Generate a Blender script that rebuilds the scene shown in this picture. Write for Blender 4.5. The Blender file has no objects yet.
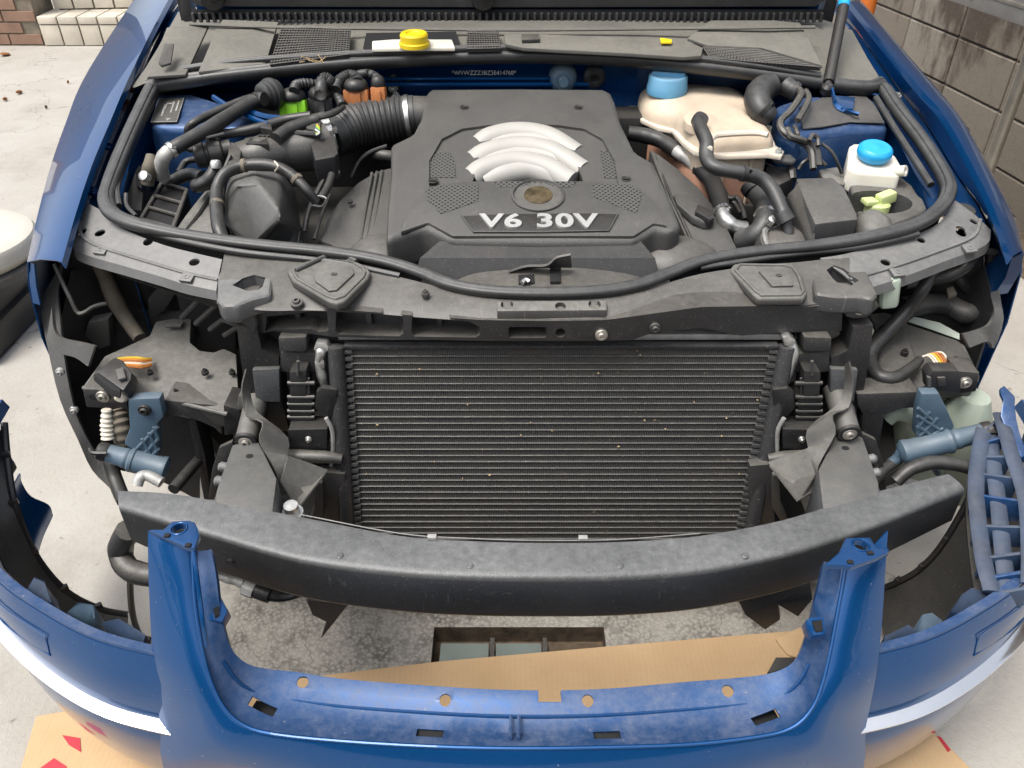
import bpy, bmesh, math, random
from mathutils import Vector, Matrix, noise as mnoise
random.seed(7)
scene = bpy.context.scene
COL = scene.collection
R = math.radians

# ---------------------------------------------------------------- camera
FPX = 800.0                      # focal length in pixels of a 1024 wide frame
PITCH = R(36.0)
CAM = Vector((0.0, -1.14, 1.415))
cam_data = bpy.data.cameras.new('camera')
cam_data.sensor_width = 36.0
cam_data.lens = FPX * 36.0 / 1024.0
cam_data.clip_start = 0.05
cam_data.clip_end = 500.0
cam = bpy.data.objects.new('camera', cam_data)
cam.location = CAM
cam.rotation_euler = (math.pi / 2 - PITCH, 0, 0)
COL.objects.link(cam)
scene.camera = cam

# ---------------------------------------------------------------- sky, sun, exposure
SUN_EL, SUN_AZ = R(66.0), R(235.0)      # azimuth measured clockwise from +Y
world = bpy.data.worlds.new('World')
scene.world = world
world.use_nodes = True
wn, wl = world.node_tree.nodes, world.node_tree.links
sky = wn.new('ShaderNodeTexSky')
sky.sky_type = 'NISHITA'
sky.sun_disc = False
sky.sun_elevation = SUN_EL
sky.sun_rotation = SUN_AZ
sky.air_density = 1.0
sky.dust_density = 4.0
sky.ozone_density = 1.0
hs = wn.new('ShaderNodeHueSaturation')
hs.inputs['Saturation'].default_value = 0.35
wl.new(sky.outputs[0], hs.inputs['Color'])
wl.new(hs.outputs[0], wn['Background'].inputs['Color'])
wn['Background'].inputs['Strength'].default_value = 0.15
sun_data = bpy.data.lights.new('sun', 'SUN')
sun_data.energy = 1.5
sun_data.angle = R(28.0)
sun_data.color = (1.0, 0.95, 0.88)
sun = bpy.data.objects.new('sun', sun_data)
sd = Vector((math.sin(SUN_AZ) * math.cos(SUN_EL), math.cos(SUN_AZ) * math.cos(SUN_EL), math.sin(SUN_EL)))
sun.rotation_euler = sd.to_track_quat('Z', 'Y').to_euler()
sun.location = (-3, -4, 8)
COL.objects.link(sun)
scene.view_settings.view_transform = 'Standard'
scene.view_settings.look = 'None'
scene.view_settings.gamma = 1.0
scene.view_settings.exposure = 0.95
scene.view_settings.use_curve_mapping = False
scene.render.resolution_x, scene.render.resolution_y = 1024, 768

# ---------------------------------------------------------------- measuring: a photo point at a known height or depth
FWD = Vector((0, math.cos(PITCH), -math.sin(PITCH)))
UPV = Vector((0, math.sin(PITCH), math.cos(PITCH)))
RGT = Vector((1, 0, 0))
def ray(u, v): return FWD + RGT * ((u - 512) / FPX) + UPV * ((384 - v) / FPX)
def PZ(u, v, z):
    r = ray(u, v); return CAM + r * ((z - CAM.z) / r.z)
def PY(u, v, y):
    r = ray(u, v); return CAM + r * ((y - CAM.y) / r.y)
def PN(u, v, p0, n):
    r = ray(u, v); return CAM + r * ((p0 - CAM).dot(n) / r.dot(n))
TILE = {1: (0, 0, 2.977), 2: (340, 0, 2.977), 3: (680, 0, 2.977), 4: (0, 250, 2.977), 5: (340, 250, 2.977), 6: (680, 250, 2.977),
        7: (0, 500, 2.866), 8: (340, 500, 2.866), 9: (680, 500, 2.866), 'a': (120, 60, 5.12), 'b': (250, 60, 5.12), 'c': (600, 60, 5.12),
        'd': (740, 60, 5.12), 'e': (40, 260, 5.12), 'f': (60, 380, 5.12), 'g': (220, 320, 5.12), 'h': (820, 230, 5.02), 'i': (820, 370, 5.02),
        'j': (740, 320, 4.8), 'k': (460, 100, 5.483), 'l': (840, 0, 5.483), 'm': (0, 0, 6.4), 'n': (130, 500, 5.12), 'o': (0, 170, 4.8),
        'p': (200, 230, 5.12), 'q': (60, 190, 5.12), 'r': (700, 190, 5.12), 's': (200, 400, 4.8), 't': (620, 130, 5.12), 'w': (160, 130, 5.12),
        'x': (360, 220, 3.012), 'y': (120, 0, 2.56), 'z': (500, 0, 2.56), 'A': (0, 380, 2.743), 'B': (880, 380, 2.5615)}
def T(k, *pts):
    """points read off an enlarged detail -> photo points (third and later values pass through)"""
    ox, oy, s = TILE[k]
    return [(ox + p[0] / s, oy + p[1] / s) + tuple(p[2:]) for p in pts]

# ---------------------------------------------------------------- objects
WLOC = {}
def wloc(o): return WLOC.get(o.name, Vector((0, 0, 0)))
def thing(name, label, cat, loc=(0, 0, 0), group=None):
    o = bpy.data.objects.new(name, None)
    o.empty_display_size = 0.1
    COL.objects.link(o)
    o.location = loc
    WLOC[o.name] = Vector(loc)
    o['label'] = label; o['category'] = cat
    if group: o['group'] = group
    return o
def obj(name, bm, mat, parent=None, smooth=35, label=None, kind=None, cat=None, group=None):
    """bm: a bmesh in world coordinates -> ONE mesh object with its origin at its own centre"""
    me = bpy.data.meshes.new(name)
    vs = [v.co for v in bm.verts]
    lo = Vector((min(v.x for v in vs), min(v.y for v in vs), min(v.z for v in vs)))
    hi = Vector((max(v.x for v in vs), max(v.y for v in vs), max(v.z for v in vs)))
    c = (lo + hi) / 2
    bmesh.ops.translate(bm, verts=bm.verts, vec=-c)
    bmesh.ops.recalc_face_normals(bm, faces=bm.faces)
    bm.to_mesh(me); bm.free()
    if smooth:
        me.shade_smooth()
        me.set_sharp_from_angle(angle=R(smooth))
    me.materials.append(M[mat] if isinstance(mat, str) else mat)
    o = bpy.data.objects.new(name, me)
    COL.objects.link(o)
    WLOC[o.name] = c.copy()
    if parent:
        o.parent = parent; o.location = c - wloc(parent)
    else:
        o.location = c
    if label: o['label'] = label
    if kind: o['kind'] = kind
    if cat: o['category'] = cat
    if group: o['group'] = group
    return o
def inst(o, name, loc, parent=None, rot=None, scale=None):
    """another piece sharing o's mesh"""
    c = bpy.data.objects.new(name, o.data)
    COL.objects.link(c)
    WLOC[c.name] = Vector(loc)
    c.location = Vector(loc) - (wloc(parent) if parent else Vector((0, 0, 0)))
    if parent: c.parent = parent
    if rot: c.rotation_euler = rot
    if scale: c.scale = scale
    return c
def cut(o, cutters):
    """cut real holes"""
    for cu in cutters:
        cm = bpy.data.meshes.new('cutter')
        bmesh.ops.recalc_face_normals(cu, faces=cu.faces)
        cu.to_mesh(cm); cu.free()
        co = bpy.data.objects.new('cutter', cm); COL.objects.link(co)
        p = o.parent; l = o.location.copy()
        o.parent = None; o.location = wloc(o)
        md = o.modifiers.new('b', 'BOOLEAN'); md.operation = 'DIFFERENCE'; md.object = co; md.solver = 'EXACT'
        bpy.context.view_layer.update()
        ev = o.evaluated_get(bpy.context.evaluated_depsgraph_get())
        me = bpy.data.meshes.new_from_object(ev)
        o.modifiers.clear()
        old = o.data; nm = old.name
        o.data = me; bpy.data.meshes.remove(old); me.name = nm
        me.shade_smooth(); me.set_sharp_from_angle(angle=R(30))
        bpy.data.objects.remove(co); bpy.data.meshes.remove(cm)
        o.parent = p; o.location = l

# ---------------------------------------------------------------- shapes
def catmull(pts, n):
    if len(pts) < 3 or n <= 1: return list(pts)
    out = []
    P = [2 * pts[0] - pts[1]] + list(pts) + [2 * pts[-1] - pts[-2]]
    for i in range(1, len(P) - 2):
        p0, p1, p2, p3 = P[i - 1], P[i], P[i + 1], P[i + 2]
        for k in range(n):
            t = k / n
            out.append(0.5 * ((2 * p1) + (p2 - p0) * t + (2 * p0 - 5 * p1 + 4 * p2 - p3) * t * t + (3 * p1 - p0 - 3 * p2 + p3) * t ** 3))
    out.append(pts[-1].copy())
    return out
def lerp_list(vals, m):
    out = []
    for i in range(m):
        t = i / (m - 1) * (len(vals) - 1); k = min(int(t), len(vals) - 2); f = t - k
        out.append(vals[k] * (1 - f) + vals[k + 1] * f)
    return out
def tube(pts, r, seg=12, n=5, rfun=None, flat=1.0, bm=None, caps=True, zup=False, afun=None):
    bm = bm or bmesh.new()
    pts = catmull([Vector(p) for p in pts], n)
    m = len(pts)
    rs = lerp_list(list(r), m) if isinstance(r, (list, tuple)) else [r] * m
    if rfun: rs = [rs[i] * rfun(i / (m - 1)) for i in range(m)]
    tan = [(pts[min(i + 1, m - 1)] - pts[max(i - 1, 0)]).normalized() for i in range(m)]
    ref = Vector((0, 0, 1)) if abs(tan[0].z) < 0.9 else Vector((0, 1, 0))
    nrm = (ref - tan[0] * ref.dot(tan[0])).normalized()
    rings = []
    for i in range(m):
        if zup:
            ref = Vector((0, 0, 1)); nrm = (ref - tan[i] * ref.dot(tan[i])).normalized()
        else:
            nrm = (nrm - tan[i] * nrm.dot(tan[i])).normalized()
        bi = tan[i].cross(nrm)
        rings.append([bm.verts.new(pts[i] + nrm * (math.cos(a) * rs[i] * flat) + bi * (math.sin(a) * rs[i])) for a in [2 * math.pi * k / seg for k in range(seg)]] if not afun else [bm.verts.new(pts[i] + (nrm * (math.cos(a) * flat) + bi * math.sin(a)) * rs[i] * afun(a)) for a in [2 * math.pi * k / seg for k in range(seg)]])
    for a, b in zip(rings, rings[1:]):
        for k in range(seg):
            bm.faces.new((a[k], a[(k + 1) % seg], b[(k + 1) % seg], b[k]))
    if caps:
        bm.faces.new(list(reversed(rings[0]))); bm.faces.new(rings[-1])
    return bm
def loft(rings, closed=True, caps=True, bm=None, loop=False):
    bm = bm or bmesh.new()
    vr = [[bm.verts.new(p) for p in r] for r in rings]
    k = len(vr[0])
    prs = list(zip(vr, vr[1:])) + ([(vr[-1], vr[0])] if loop else [])
    for a, b in prs:
        for i in range(k if closed else k - 1):
            try: bm.faces.new((a[i], a[(i + 1) % k], b[(i + 1) % k], b[i]))
            except ValueError: pass
    if caps and closed and not loop:
        bm.faces.new(list(reversed(vr[0]))); bm.faces.new(vr[-1])
    return bm
def do_bevel(bm, w, seg=2, ang=30):
    if w <= 0: return bm
    bmesh.ops.recalc_face_normals(bm, faces=bm.faces)
    es = [e for e in bm.edges if len(e.link_faces) == 2 and e.calc_face_angle(0) > R(ang)]
    bmesh.ops.bevel(bm, geom=es, offset=w, segments=seg, profile=0.6, affect='EDGES', clamp_overlap=True)
    return bm
def prism(pts, off, bev=0.003, seg=2, taper=0.0, bm=None):
    new = bmesh.new()
    pts = [Vector(p) for p in pts]; off = Vector(off)
    c = sum(pts, Vector()) / len(pts)
    a = [new.verts.new(p) for p in pts]
    b = [new.verts.new(p + off + (p - c) * taper) for p in pts]
    new.faces.new(a); new.faces.new(list(reversed(b)))
    k = len(a)
    for i in range(k): new.faces.new((a[i], b[i], b[(i + 1) % k], a[(i + 1) % k]))
    do_bevel(new, bev, seg)
    return merge(bm, new)
def merge(bm, new):
    if bm is None: return new
    me = bpy.data.meshes.new('tmp'); new.to_mesh(me); new.free(); bm.from_mesh(me); bpy.data.meshes.remove(me)
    return bm
def join(*bms):
    b = bms[0]
    for x in bms[1:]: b = merge(b, x)
    return b
def box(c, size, rot=(0, 0, 0), bev=0.003, seg=2, bm=None):
    new = bmesh.new()
    bmesh.ops.create_cube(new, size=1)
    bmesh.ops.scale(new, vec=size, verts=new.verts)
    do_bevel(new, min(bev, min(size) * 0.4), seg)
    from mathutils import Euler
    bmesh.ops.transform(new, matrix=Matrix.Translation(c) @ Euler(rot).to_matrix().to_4x4(), verts=new.verts)
    return merge(bm, new)
def lathe(p, axis, prof, seg=20, bm=None, sx=1.0):
    """prof: (distance along axis, radius)"""
    bm = bm or bmesh.new()
    p = Vector(p); ax = Vector(axis).normalized()
    ref = Vector((1, 0, 0)) if abs(ax.x) < 0.9 else Vector((0, 1, 0))
    e1 = (ref - ax * ref.dot(ax)).normalized(); e2 = ax.cross(e1)
    rings = []
    for d, r in prof:
        r = max(r, 1e-5)
        rings.append([bm.verts.new(p + ax * d + e1 * (math.cos(2 * math.pi * k / seg) * r * sx) + e2 * (math.sin(2 * math.pi * k / seg) * r)) for k in range(seg)])
    for a, b in zip(rings, rings[1:]):
        for k in range(seg): bm.faces.new((a[k], a[(k + 1) % seg], b[(k + 1) % seg], b[k]))
    bm.faces.new(list(reversed(rings[0]))); bm.faces.new(rings[-1])
    return bm
def sheet(rows, th=0.003, bm=None, sub=1, subrow=1):
    """an open surface through rows of points, given real thickness"""
    rows = [[Vector(p) for p in r] for r in rows]
    if sub > 1: rows = [catmull(r, sub) for r in rows]
    if subrow > 1:
        cols = [catmull([r[i] for r in rows], subrow) for i in range(len(rows[0]))]
        rows = [[c[j] for c in cols] for j in range(len(cols[0]))]
    new = bmesh.new()
    g = [[new.verts.new(p) for p in r] for r in rows]
    for a, b in zip(g, g[1:]):
        for i in range(len(a) - 1): new.faces.new((a[i], a[i + 1], b[i + 1], b[i]))
    if th:
        bmesh.ops.recalc_face_normals(new, faces=new.faces)
        new.normal_update()
        top = [(v, v.co.copy(), v.normal.copy()) for v in new.verts]
        d = {}
        for v, co, nn in top: d[v] = new.verts.new(co - nn * th)
        fs = list(new.faces); bd = [e for e in new.edges if len(e.link_faces) == 1]
        for f in fs: new.faces.new([d[v] for v in reversed(f.verts)])
        for e in bd:
            a, b = e.verts
            try: new.faces.new((a, b, d[b], d[a]))
            except ValueError: pass
    return merge(bm, new)
def nrm(a, b, c): return (b - a).cross(c - a).normalized()
def torus(p, ax, R_, r_, seg=24, m=8):
    p = Vector(p); ax = Vector(ax).normalized(); e1 = ax.orthogonal().normalized(); e2 = ax.cross(e1)
    rings = []
    for k in range(seg):
        a = 2 * math.pi * k / seg; d = e1 * math.cos(a) + e2 * math.sin(a)
        rings.append([p + d * (R_ + math.cos(b) * r_) + ax * math.sin(b) * r_ for b in [2 * math.pi * j / m for j in range(m)]])
    return loft(rings, loop=True)
def pillow(pts, rise, drop, steps=5, inset=.55, power=2.0, bm=None):
    """a softly domed shell over an outline"""
    pts = [Vector(p) for p in pts]
    c = sum(pts, Vector()) / len(pts)
    rings = [[p - Vector((0, 0, drop)) for p in pts], list(pts)]
    for k in range(1, steps + 1):
        t = k / steps
        f = 1 - inset * (1 - math.cos(t * math.pi / 2)) * 1.0
        f = 1 - (1 - math.cos(t * math.pi / 2)) * inset
        h = rise * math.sin(t * math.pi / 2)
        rings.append([c + (p - c) * f + Vector((0, 0, h)) for p in pts])
    for k in range(1, 4):
        f = (1 - inset) * (1 - k / 4)
        rings.append([c + (p - c) * f + Vector((0, 0, rise * (1 + .04 * k))) for p in pts])
    return loft(rings, bm=bm)
# shorthands working from photo points
def tubeP(name, pts, mat, parent, r=None, **kw):
    P = [PZ(p[0], p[1], p[2]) for p in pts]
    if 'rfun' not in kw and 'afun' not in kw:      # hand-bent hoses are never perfectly even
        ph, fq = random.uniform(0, 6), random.uniform(9, 15)
        kw['rfun'] = lambda t: 1 + .035 * math.sin(t * fq + ph) + .02 * math.sin(t * fq * 2.7 + ph)
    return obj(name, tube(P, r if r is not None else [p[3] for p in pts], **kw), mat, parent)
def slabZ(name, pts, z, h, mat, parent, bev=0.003, seg=2, **kw):
    return obj(name, prism([PZ(p[0], p[1], p[2] if len(p) > 2 else z) for p in pts], (0, 0, -h), bev, seg), mat, parent, **kw)
def slabY(name, pts, y, d, mat, parent, bev=0.003, seg=2, **kw):
    return obj(name, prism([PY(p[0], p[1], p[2] if len(p) > 2 else y) for p in pts], (0, d, 0), bev, seg), mat, parent, **kw)
def bolt_bm(p, ax, r):
    return lathe(p, ax, [(-0.004, r), (0.0015, r), (0.0025, r * .93), (0.0025, r * .62), (0.006, r * .58), (0.007, r * .5), (0.007, r * .3), (0.003, r * .27), (0.003, 0)], 18)
def bolt(p, ax, r, parent, mat='steel', name='bolt'):
    return obj(name, bolt_bm(p, ax, r), mat, parent)
def ellipse(c, e1, e2, n=20): return [c + e1 * math.cos(2 * math.pi * k / n) + e2 * math.sin(2 * math.pi * k / n) for k in range(n)]
# ---------------------------------------------------------------- materials
M = {}
def nodes(name):
    m = bpy.data.materials.new(name); m.use_nodes = True
    nt = m.node_tree; nd = nt.nodes; lk = nt.links
    return m, nd, lk, nd['Principled BSDF']
def noise_n(nd, lk, co, scale, detail=4, rough=0.6):
    n = nd.new('ShaderNodeTexNoise'); n.inputs['Scale'].default_value = scale; n.inputs['Detail'].default_value = detail
    n.inputs['Roughness'].default_value = rough
    lk.new(co, n.inputs['Vector']); return n.outputs['Fac']
def rmp(nd, lk, src, a, b, lo=0.0, hi=1.0):
    n = nd.new('ShaderNodeMapRange'); n.inputs['From Min'].default_value = a; n.inputs['From Max'].default_value = b
    n.inputs['To Min'].default_value = lo; n.inputs['To Max'].default_value = hi
    lk.new(src, n.inputs['Value']); return n.outputs['Result']
def mth(nd, lk, op, a, b):
    n = nd.new('ShaderNodeMath'); n.operation = op
    for i, x in enumerate((a, b)):
        if hasattr(x, 'default_value') or hasattr(x, 'node'): lk.new(x, n.inputs[i])
        else: n.inputs[i].default_value = x
    return n.outputs[0]
def mixc(nd, lk, fac, a, b, mode='MIX'):
    n = nd.new('ShaderNodeMix'); n.data_type = 'RGBA'; n.blend_type = mode
    for sock, x in ((n.inputs['Factor'], fac), (n.inputs['A'], a), (n.inputs['B'], b)):
        if hasattr(x, 'node'): lk.new(x, sock)
        elif isinstance(x, (int, float)): sock.default_value = x
        else: sock.default_value = tuple(x) + (1,)
    return n.outputs['Result']
def mat(name, col, rough=0.5, metal=0.0, dust=0.0, dcol=(0.20, 0.185, 0.155), var=0.25, scale=9.0, bump=0.15, bscale=220.0, coat=0.0, spec=0.5, sss=0.0, speck=0.0, smudge=0.0):
    m, nd, lk, bs = nodes(name)
    tc = nd.new('ShaderNodeTexCoord'); geo = nd.new('ShaderNodeNewGeometry')
    co = geo.outputs['Position']
    n1 = noise_n(nd, lk, co, scale, 5)
    base = mixc(nd, lk, rmp(nd, lk, n1, 0.3, 0.7), [c * (1 - var) for c in col], [min(1, c * (1 + var)) for c in col])
    ro = rmp(nd, lk, n1, 0.3, 0.7, max(0.02, rough - 0.07), min(1, rough + 0.08))
    if dust > 0:
        sx = nd.new('ShaderNodeSeparateXYZ'); lk.new(geo.outputs['Normal'], sx.inputs[0])
        up = rmp(nd, lk, sx.outputs['Z'], 0.05, 0.95)
        n2 = noise_n(nd, lk, co, scale * 1.7, 6, 0.7)
        n3 = noise_n(nd, lk, co, 85.0, 3, 0.7)
        d = mth(nd, lk, 'MULTIPLY', up, rmp(nd, lk, n2, 0.15, 0.72, 0.25, 1.0))
        d = mth(nd, lk, 'MULTIPLY', d, rmp(nd, lk, n3, 0.25, 0.7, 0.55, 1.1))
        d = mth(nd, lk, 'MULTIPLY', d, dust)
        cl = nd.new('ShaderNodeClamp'); lk.new(d, cl.inputs[0]); d = cl.outputs[0]
        base = mixc(nd, lk, d, base, dcol)
        ro = mth(nd, lk, 'ADD', ro, mth(nd, lk, 'MULTIPLY', d, 0.25))
    if smudge > 0:
        n5 = noise_n(nd, lk, co, 16.0, 7, 0.78)
        base = mixc(nd, lk, mth(nd, lk, 'MULTIPLY', rmp(nd, lk, n5, 0.60, 0.74), smudge), base, (0.34, 0.33, 0.31))
        sc_ = nd.new('ShaderNodeMapping'); sc_.inputs['Scale'].default_value = (260, 14, 14); sc_.inputs['Rotation'].default_value = (0.2, 0.1, 0.5); lk.new(co, sc_.inputs[0])
        n6 = noise_n(nd, lk, sc_.outputs[0], 1.0, 2, 0.5)
        base = mixc(nd, lk, mth(nd, lk, 'MULTIPLY', rmp(nd, lk, n6, 0.70, 0.76), smudge * .8), base, (0.30, 0.30, 0.29))
    if speck > 0:
        n4 = noise_n(nd, lk, co, 420.0, 2, 0.5)
        base = mixc(nd, lk, mth(nd, lk, 'MULTIPLY', rmp(nd, lk, n4, 0.66, 0.72), speck), base, (0.42, 0.40, 0.36))
    lk.new(base, bs.inputs['Base Color']); lk.new(ro, bs.inputs['Roughness'])
    bs.inputs['Metallic'].default_value = metal
    bs.inputs['Specular IOR Level'].default_value = spec
    if coat:
        bs.inputs['Coat Weight'].default_value = coat; bs.inputs['Coat Roughness'].default_value = 0.03
    if sss:
        bs.inputs['Subsurface Weight'].default_value = sss; bs.inputs['Subsurface Radius'].default_value = (0.03, 0.018, 0.01)
        bs.inputs['Subsurface Scale'].default_value = 0.5
    if bump:
        bp = nd.new('ShaderNodeBump'); bp.inputs['Strength'].default_value = bump; bp.inputs['Distance'].default_value = 0.002
        lk.new(noise_n(nd, lk, co, bscale, 3, 0.6), bp.inputs['Height']); lk.new(bp.outputs[0], bs.inputs['Normal'])
    M[name] = m
    return m
mat('plastic', (0.030, 0.030, 0.031), 0.4, dust=0.55, speck=0.35)
mat('plastic_clean', (0.016, 0.016, 0.017), 0.36, dust=0.18, speck=0.2)
mat('plastic_grey', (0.050, 0.051, 0.053), 0.42, dust=0.55, speck=0.3, smudge=0.35)
mat('cover_plastic', (0.060, 0.059, 0.057), 0.44, dust=0.34, var=0.12, bump=0.6, bscale=620, dcol=(0.15, 0.145, 0.13), speck=0.25, smudge=0.12)
mat('mudplastic', (0.050, 0.049, 0.046), 0.5, dust=0.9, dcol=(0.205, 0.198, 0.178), smudge=0.35)
mat('cowl_plastic', (0.085, 0.083, 0.076), 0.65, dust=0.95, dcol=(0.19, 0.18, 0.150), scale=5, var=0.3)
mat('rubber', (0.020, 0.0205, 0.021), 0.38, dust=0.55, scale=14, dcol=(0.14, 0.14, 0.135))
mat('hose', (0.015, 0.0155, 0.016), 0.36, dust=0.5, scale=20, dcol=(0.13, 0.125, 0.115))
mat('void', (0.006, 0.006, 0.007), 0.8, bump=0)  # near-black standing in for the shade inside holes, slots and vents
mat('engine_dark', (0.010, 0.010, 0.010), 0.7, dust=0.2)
mat('panel_grey', (0.088, 0.090, 0.093), 0.42, metal=0.1, dust=0.8, dcol=(0.24, 0.235, 0.22), scale=12, speck=0.3, smudge=0.35)
mat('beam_black', (0.026, 0.027, 0.028), 0.34, dust=0.8, dcol=(0.20, 0.205, 0.205), scale=2.6, speck=0.25, smudge=0.2, bump=0.3, bscale=300)
mat('rail_grey', (0.085, 0.09, 0.095), 0.4, metal=0.2, dust=0.55, speck=0.5)
mat('steel', (0.42, 0.40, 0.36), 0.42, metal=0.8, dust=0.3, scale=60)
mat('alu', (0.62, 0.62, 0.60), 0.38, metal=0.85, dust=0.15, scale=40)
mat('alu_dull', (0.40, 0.40, 0.385), 0.55, metal=0.45, dust=0.3, scale=40)
mat('chrome', (0.80, 0.81, 0.82), 0.09, metal=1.0, var=0.05, bump=0.02, bscale=40)
mat('clamp', (0.55, 0.55, 0.53), 0.25, metal=0.9)
mat('condenser_black', (0.020, 0.020, 0.022), 0.42, dust=0.5, speck=0.5, dcol=(0.15, 0.15, 0.145))
mat('tube_metal', (0.042, 0.043, 0.045), 0.45, metal=0.2, dust=0.5, speck=0.6, scale=25, dcol=(0.20, 0.19, 0.17))
mat('runner_white', (0.37, 0.36, 0.335), 0.5, var=0.06, scale=14, bump=0.06, bscale=300, dust=0.15, dcol=(0.42, 0.39, 0.32))
mat('cap_blue', (0.10, 0.29, 0.46), 0.45, var=0.15, dust=0.45, dcol=(0.4, 0.42, 0.4))
mat('cap_cyan', (0.02, 0.36, 0.72), 0.42, var=0.08)
mat('cap_yellow', (0.72, 0.52, 0.01), 0.5, var=0.12)
mat('tank_cream', (0.56, 0.47, 0.365), 0.40, var=0.22, scale=9, dust=0.25, dcol=(0.55, 0.44, 0.32), sss=0.35)
mat('tank_flange', (0.66, 0.60, 0.50), 0.45, var=0.1, sss=0.3)
mat('tank_pink', (0.46, 0.26, 0.18), 0.42, var=0.18, scale=12, sss=0.3)
mat('bottle_white', (0.66, 0.64, 0.56), 0.45, var=0.08, sss=0.3, dust=0.25, dcol=(0.42, 0.4, 0.33))
mat('bottle_green', (0.36, 0.42, 0.35), 0.4, var=0.15, sss=0.3, dust=0.3, dcol=(0.4, 0.4, 0.33))
mat('green_plug', (0.24, 0.60, 0.02), 0.45, var=0.12)
mat('lime_plug', (0.52, 0.60, 0.26), 0.5, var=0.12)
mat('brown_plug', (0.36, 0.13, 0.04), 0.5, var=0.2)
mat('black_plug', (0.014, 0.014, 0.016), 0.42, dust=0.25)
mat('jet_blue', (0.065, 0.11, 0.155), 0.45, dust=0.35, var=0.15, dcol=(0.26, 0.26, 0.24))
mat('jet_blue_deep', (0.045, 0.12, 0.20), 0.5, dust=0.3, var=0.15)
mat('wire_orange', (0.50, 0.20, 0.03), 0.5, var=0.1)
mat('wire_yellow', (0.60, 0.42, 0.04), 0.5, var=0.1)
mat('wire_white', (0.60, 0.55, 0.46), 0.5, var=0.1)
mat('tape', (0.10, 0.085, 0.065), 0.7, dust=0.7, dcol=(0.24, 0.21, 0.16))
mat('badge_silver', (0.62, 0.62, 0.60), 0.35, metal=0.55, var=0.05)
mat('emblem_brown', (0.085, 0.065, 0.035), 0.45, metal=0.3, var=0.5, scale=60)
mat('sticker', (0.045, 0.045, 0.047), 0.45, dust=0.4)
mat('print_white', (0.55, 0.55, 0.52), 0.5, var=0.1)
mat('print_dark', (0.10, 0.075, 0.05), 0.5, var=0.1)
mat('print_red', (0.42, 0.025, 0.04), 0.6, var=0.1)
mat('rust', (0.22, 0.09, 0.03), 0.8, var=0.4, scale=60)
mat('leaf_litter', (0.36, 0.26, 0.14), 0.8, var=0.4, scale=90)
mat('leaf_green', (0.10, 0.26, 0.03), 0.5, var=0.3)
mat('tyre', (0.020, 0.020, 0.020), 0.7, dust=0.4)
mat('glass_dark', (0.012, 0.014, 0.016), 0.08)
mat('lid_green', (0.16, 0.21, 0.20), 0.45, dust=0.5, var=0.2)
mat('post_steel', (0.36, 0.33, 0.28), 0.42, metal=0.7, var=0.2)
mat('sink_steel', (0.30, 0.29, 0.27), 0.5, metal=0.6, var=0.15)
mat('pot_orange', (0.42, 0.13, 0.04), 0.7, var=0.2)
mat('cream_paint', (0.52, 0.49, 0.42), 0.4, var=0.08, dust=0.3, dcol=(0.45, 0.42, 0.36))
mat('grout', (0.20, 0.17, 0.13), 0.9, var=0.3, scale=20)
mat('mortar', (0.10, 0.088, 0.075), 0.95, var=0.3, scale=10)
mat('tile_cream', (0.56, 0.51, 0.42), 0.55, var=0.16, scale=6, dust=0.25, dcol=(0.60, 0.55, 0.45), speck=0.2)
mat('tile_brown', (0.24, 0.145, 0.10), 0.6, var=0.22, scale=7)
mat('soil', (0.09, 0.065, 0.042), 0.95, var=0.5, scale=30, bump=1.0, bscale=60)

def paint(name, dirt):
    m, nd, lk, bs = nodes(name)
    geo = nd.new('ShaderNodeNewGeometry'); co = geo.outputs['Position']
    vo = nd.new('ShaderNodeTexVoronoi'); vo.inputs['Scale'].default_value = 1400; lk.new(co, vo.inputs['Vector'])
    fl = rmp(nd, lk, vo.outputs['Distance'], 0.0, 0.7, 0.85, 1.25)
    base = mixc(nd, lk, 1.0, (0.002, 0.048, 0.160), fl, 'MULTIPLY')
    ro = rmp(nd, lk, noise_n(nd, lk, co, 6, 3), 0.3, 0.7, 0.26, 0.34)
    cw = 1.0
    sp = rmp(nd, lk, noise_n(nd, lk, co, 160, 2, 0.5), 0.74, 0.77)
    base = mixc(nd, lk, mth(nd, lk, 'MULTIPLY', sp, 0.6), base, (0.30, 0.32, 0.36))
    if dirt > 0:
        sx = nd.new('ShaderNodeSeparateXYZ'); lk.new(geo.outputs['Normal'], sx.inputs[0])
        up = rmp(nd, lk, sx.outputs['Z'], -0.2, 0.9, 0.25, 1.0)
        pat = rmp(nd, lk, noise_n(nd, lk, co, 10, 9, 0.80), 0.44, 0.80, 0.0, 0.55)
        film = rmp(nd, lk, noise_n(nd, lk, co, 80, 5, 0.75), 0.3, 0.75, 0.16, 0.36)
        d = mth(nd, lk, 'MULTIPLY', mth(nd, lk, 'ADD', pat, film), up)
        d = mth(nd, lk, 'MULTIPLY', d, dirt)
        cl = nd.new('ShaderNodeClamp'); lk.new(d, cl.inputs[0]); d = cl.outputs[0]
        base = mixc(nd, lk, d, base, (0.23, 0.22, 0.205))
        ro = mth(nd, lk, 'ADD', ro, mth(nd, lk, 'MULTIPLY', d, 0.5))
        lk.new(rmp(nd, lk, d, 0.0, 0.5, 0.8, 0.0), bs.inputs['Coat Weight'])
        lk.new(rmp(nd, lk, d, 0.0, 0.6, 0.55, 0.0), bs.inputs['Metallic'])
    else:
        bs.inputs['Coat Weight'].default_value = 0.9
        bs.inputs['Metallic'].default_value = 0.45
    lk.new(base, bs.inputs['Base Color']); lk.new(ro, bs.inputs['Roughness'])
    bs.inputs['Coat Roughness'].default_value = 0.02
    bs.inputs['Coat IOR'].default_value = 1.38
    bs.inputs['Specular IOR Level'].default_value = 0.2
    M[name] = m
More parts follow.
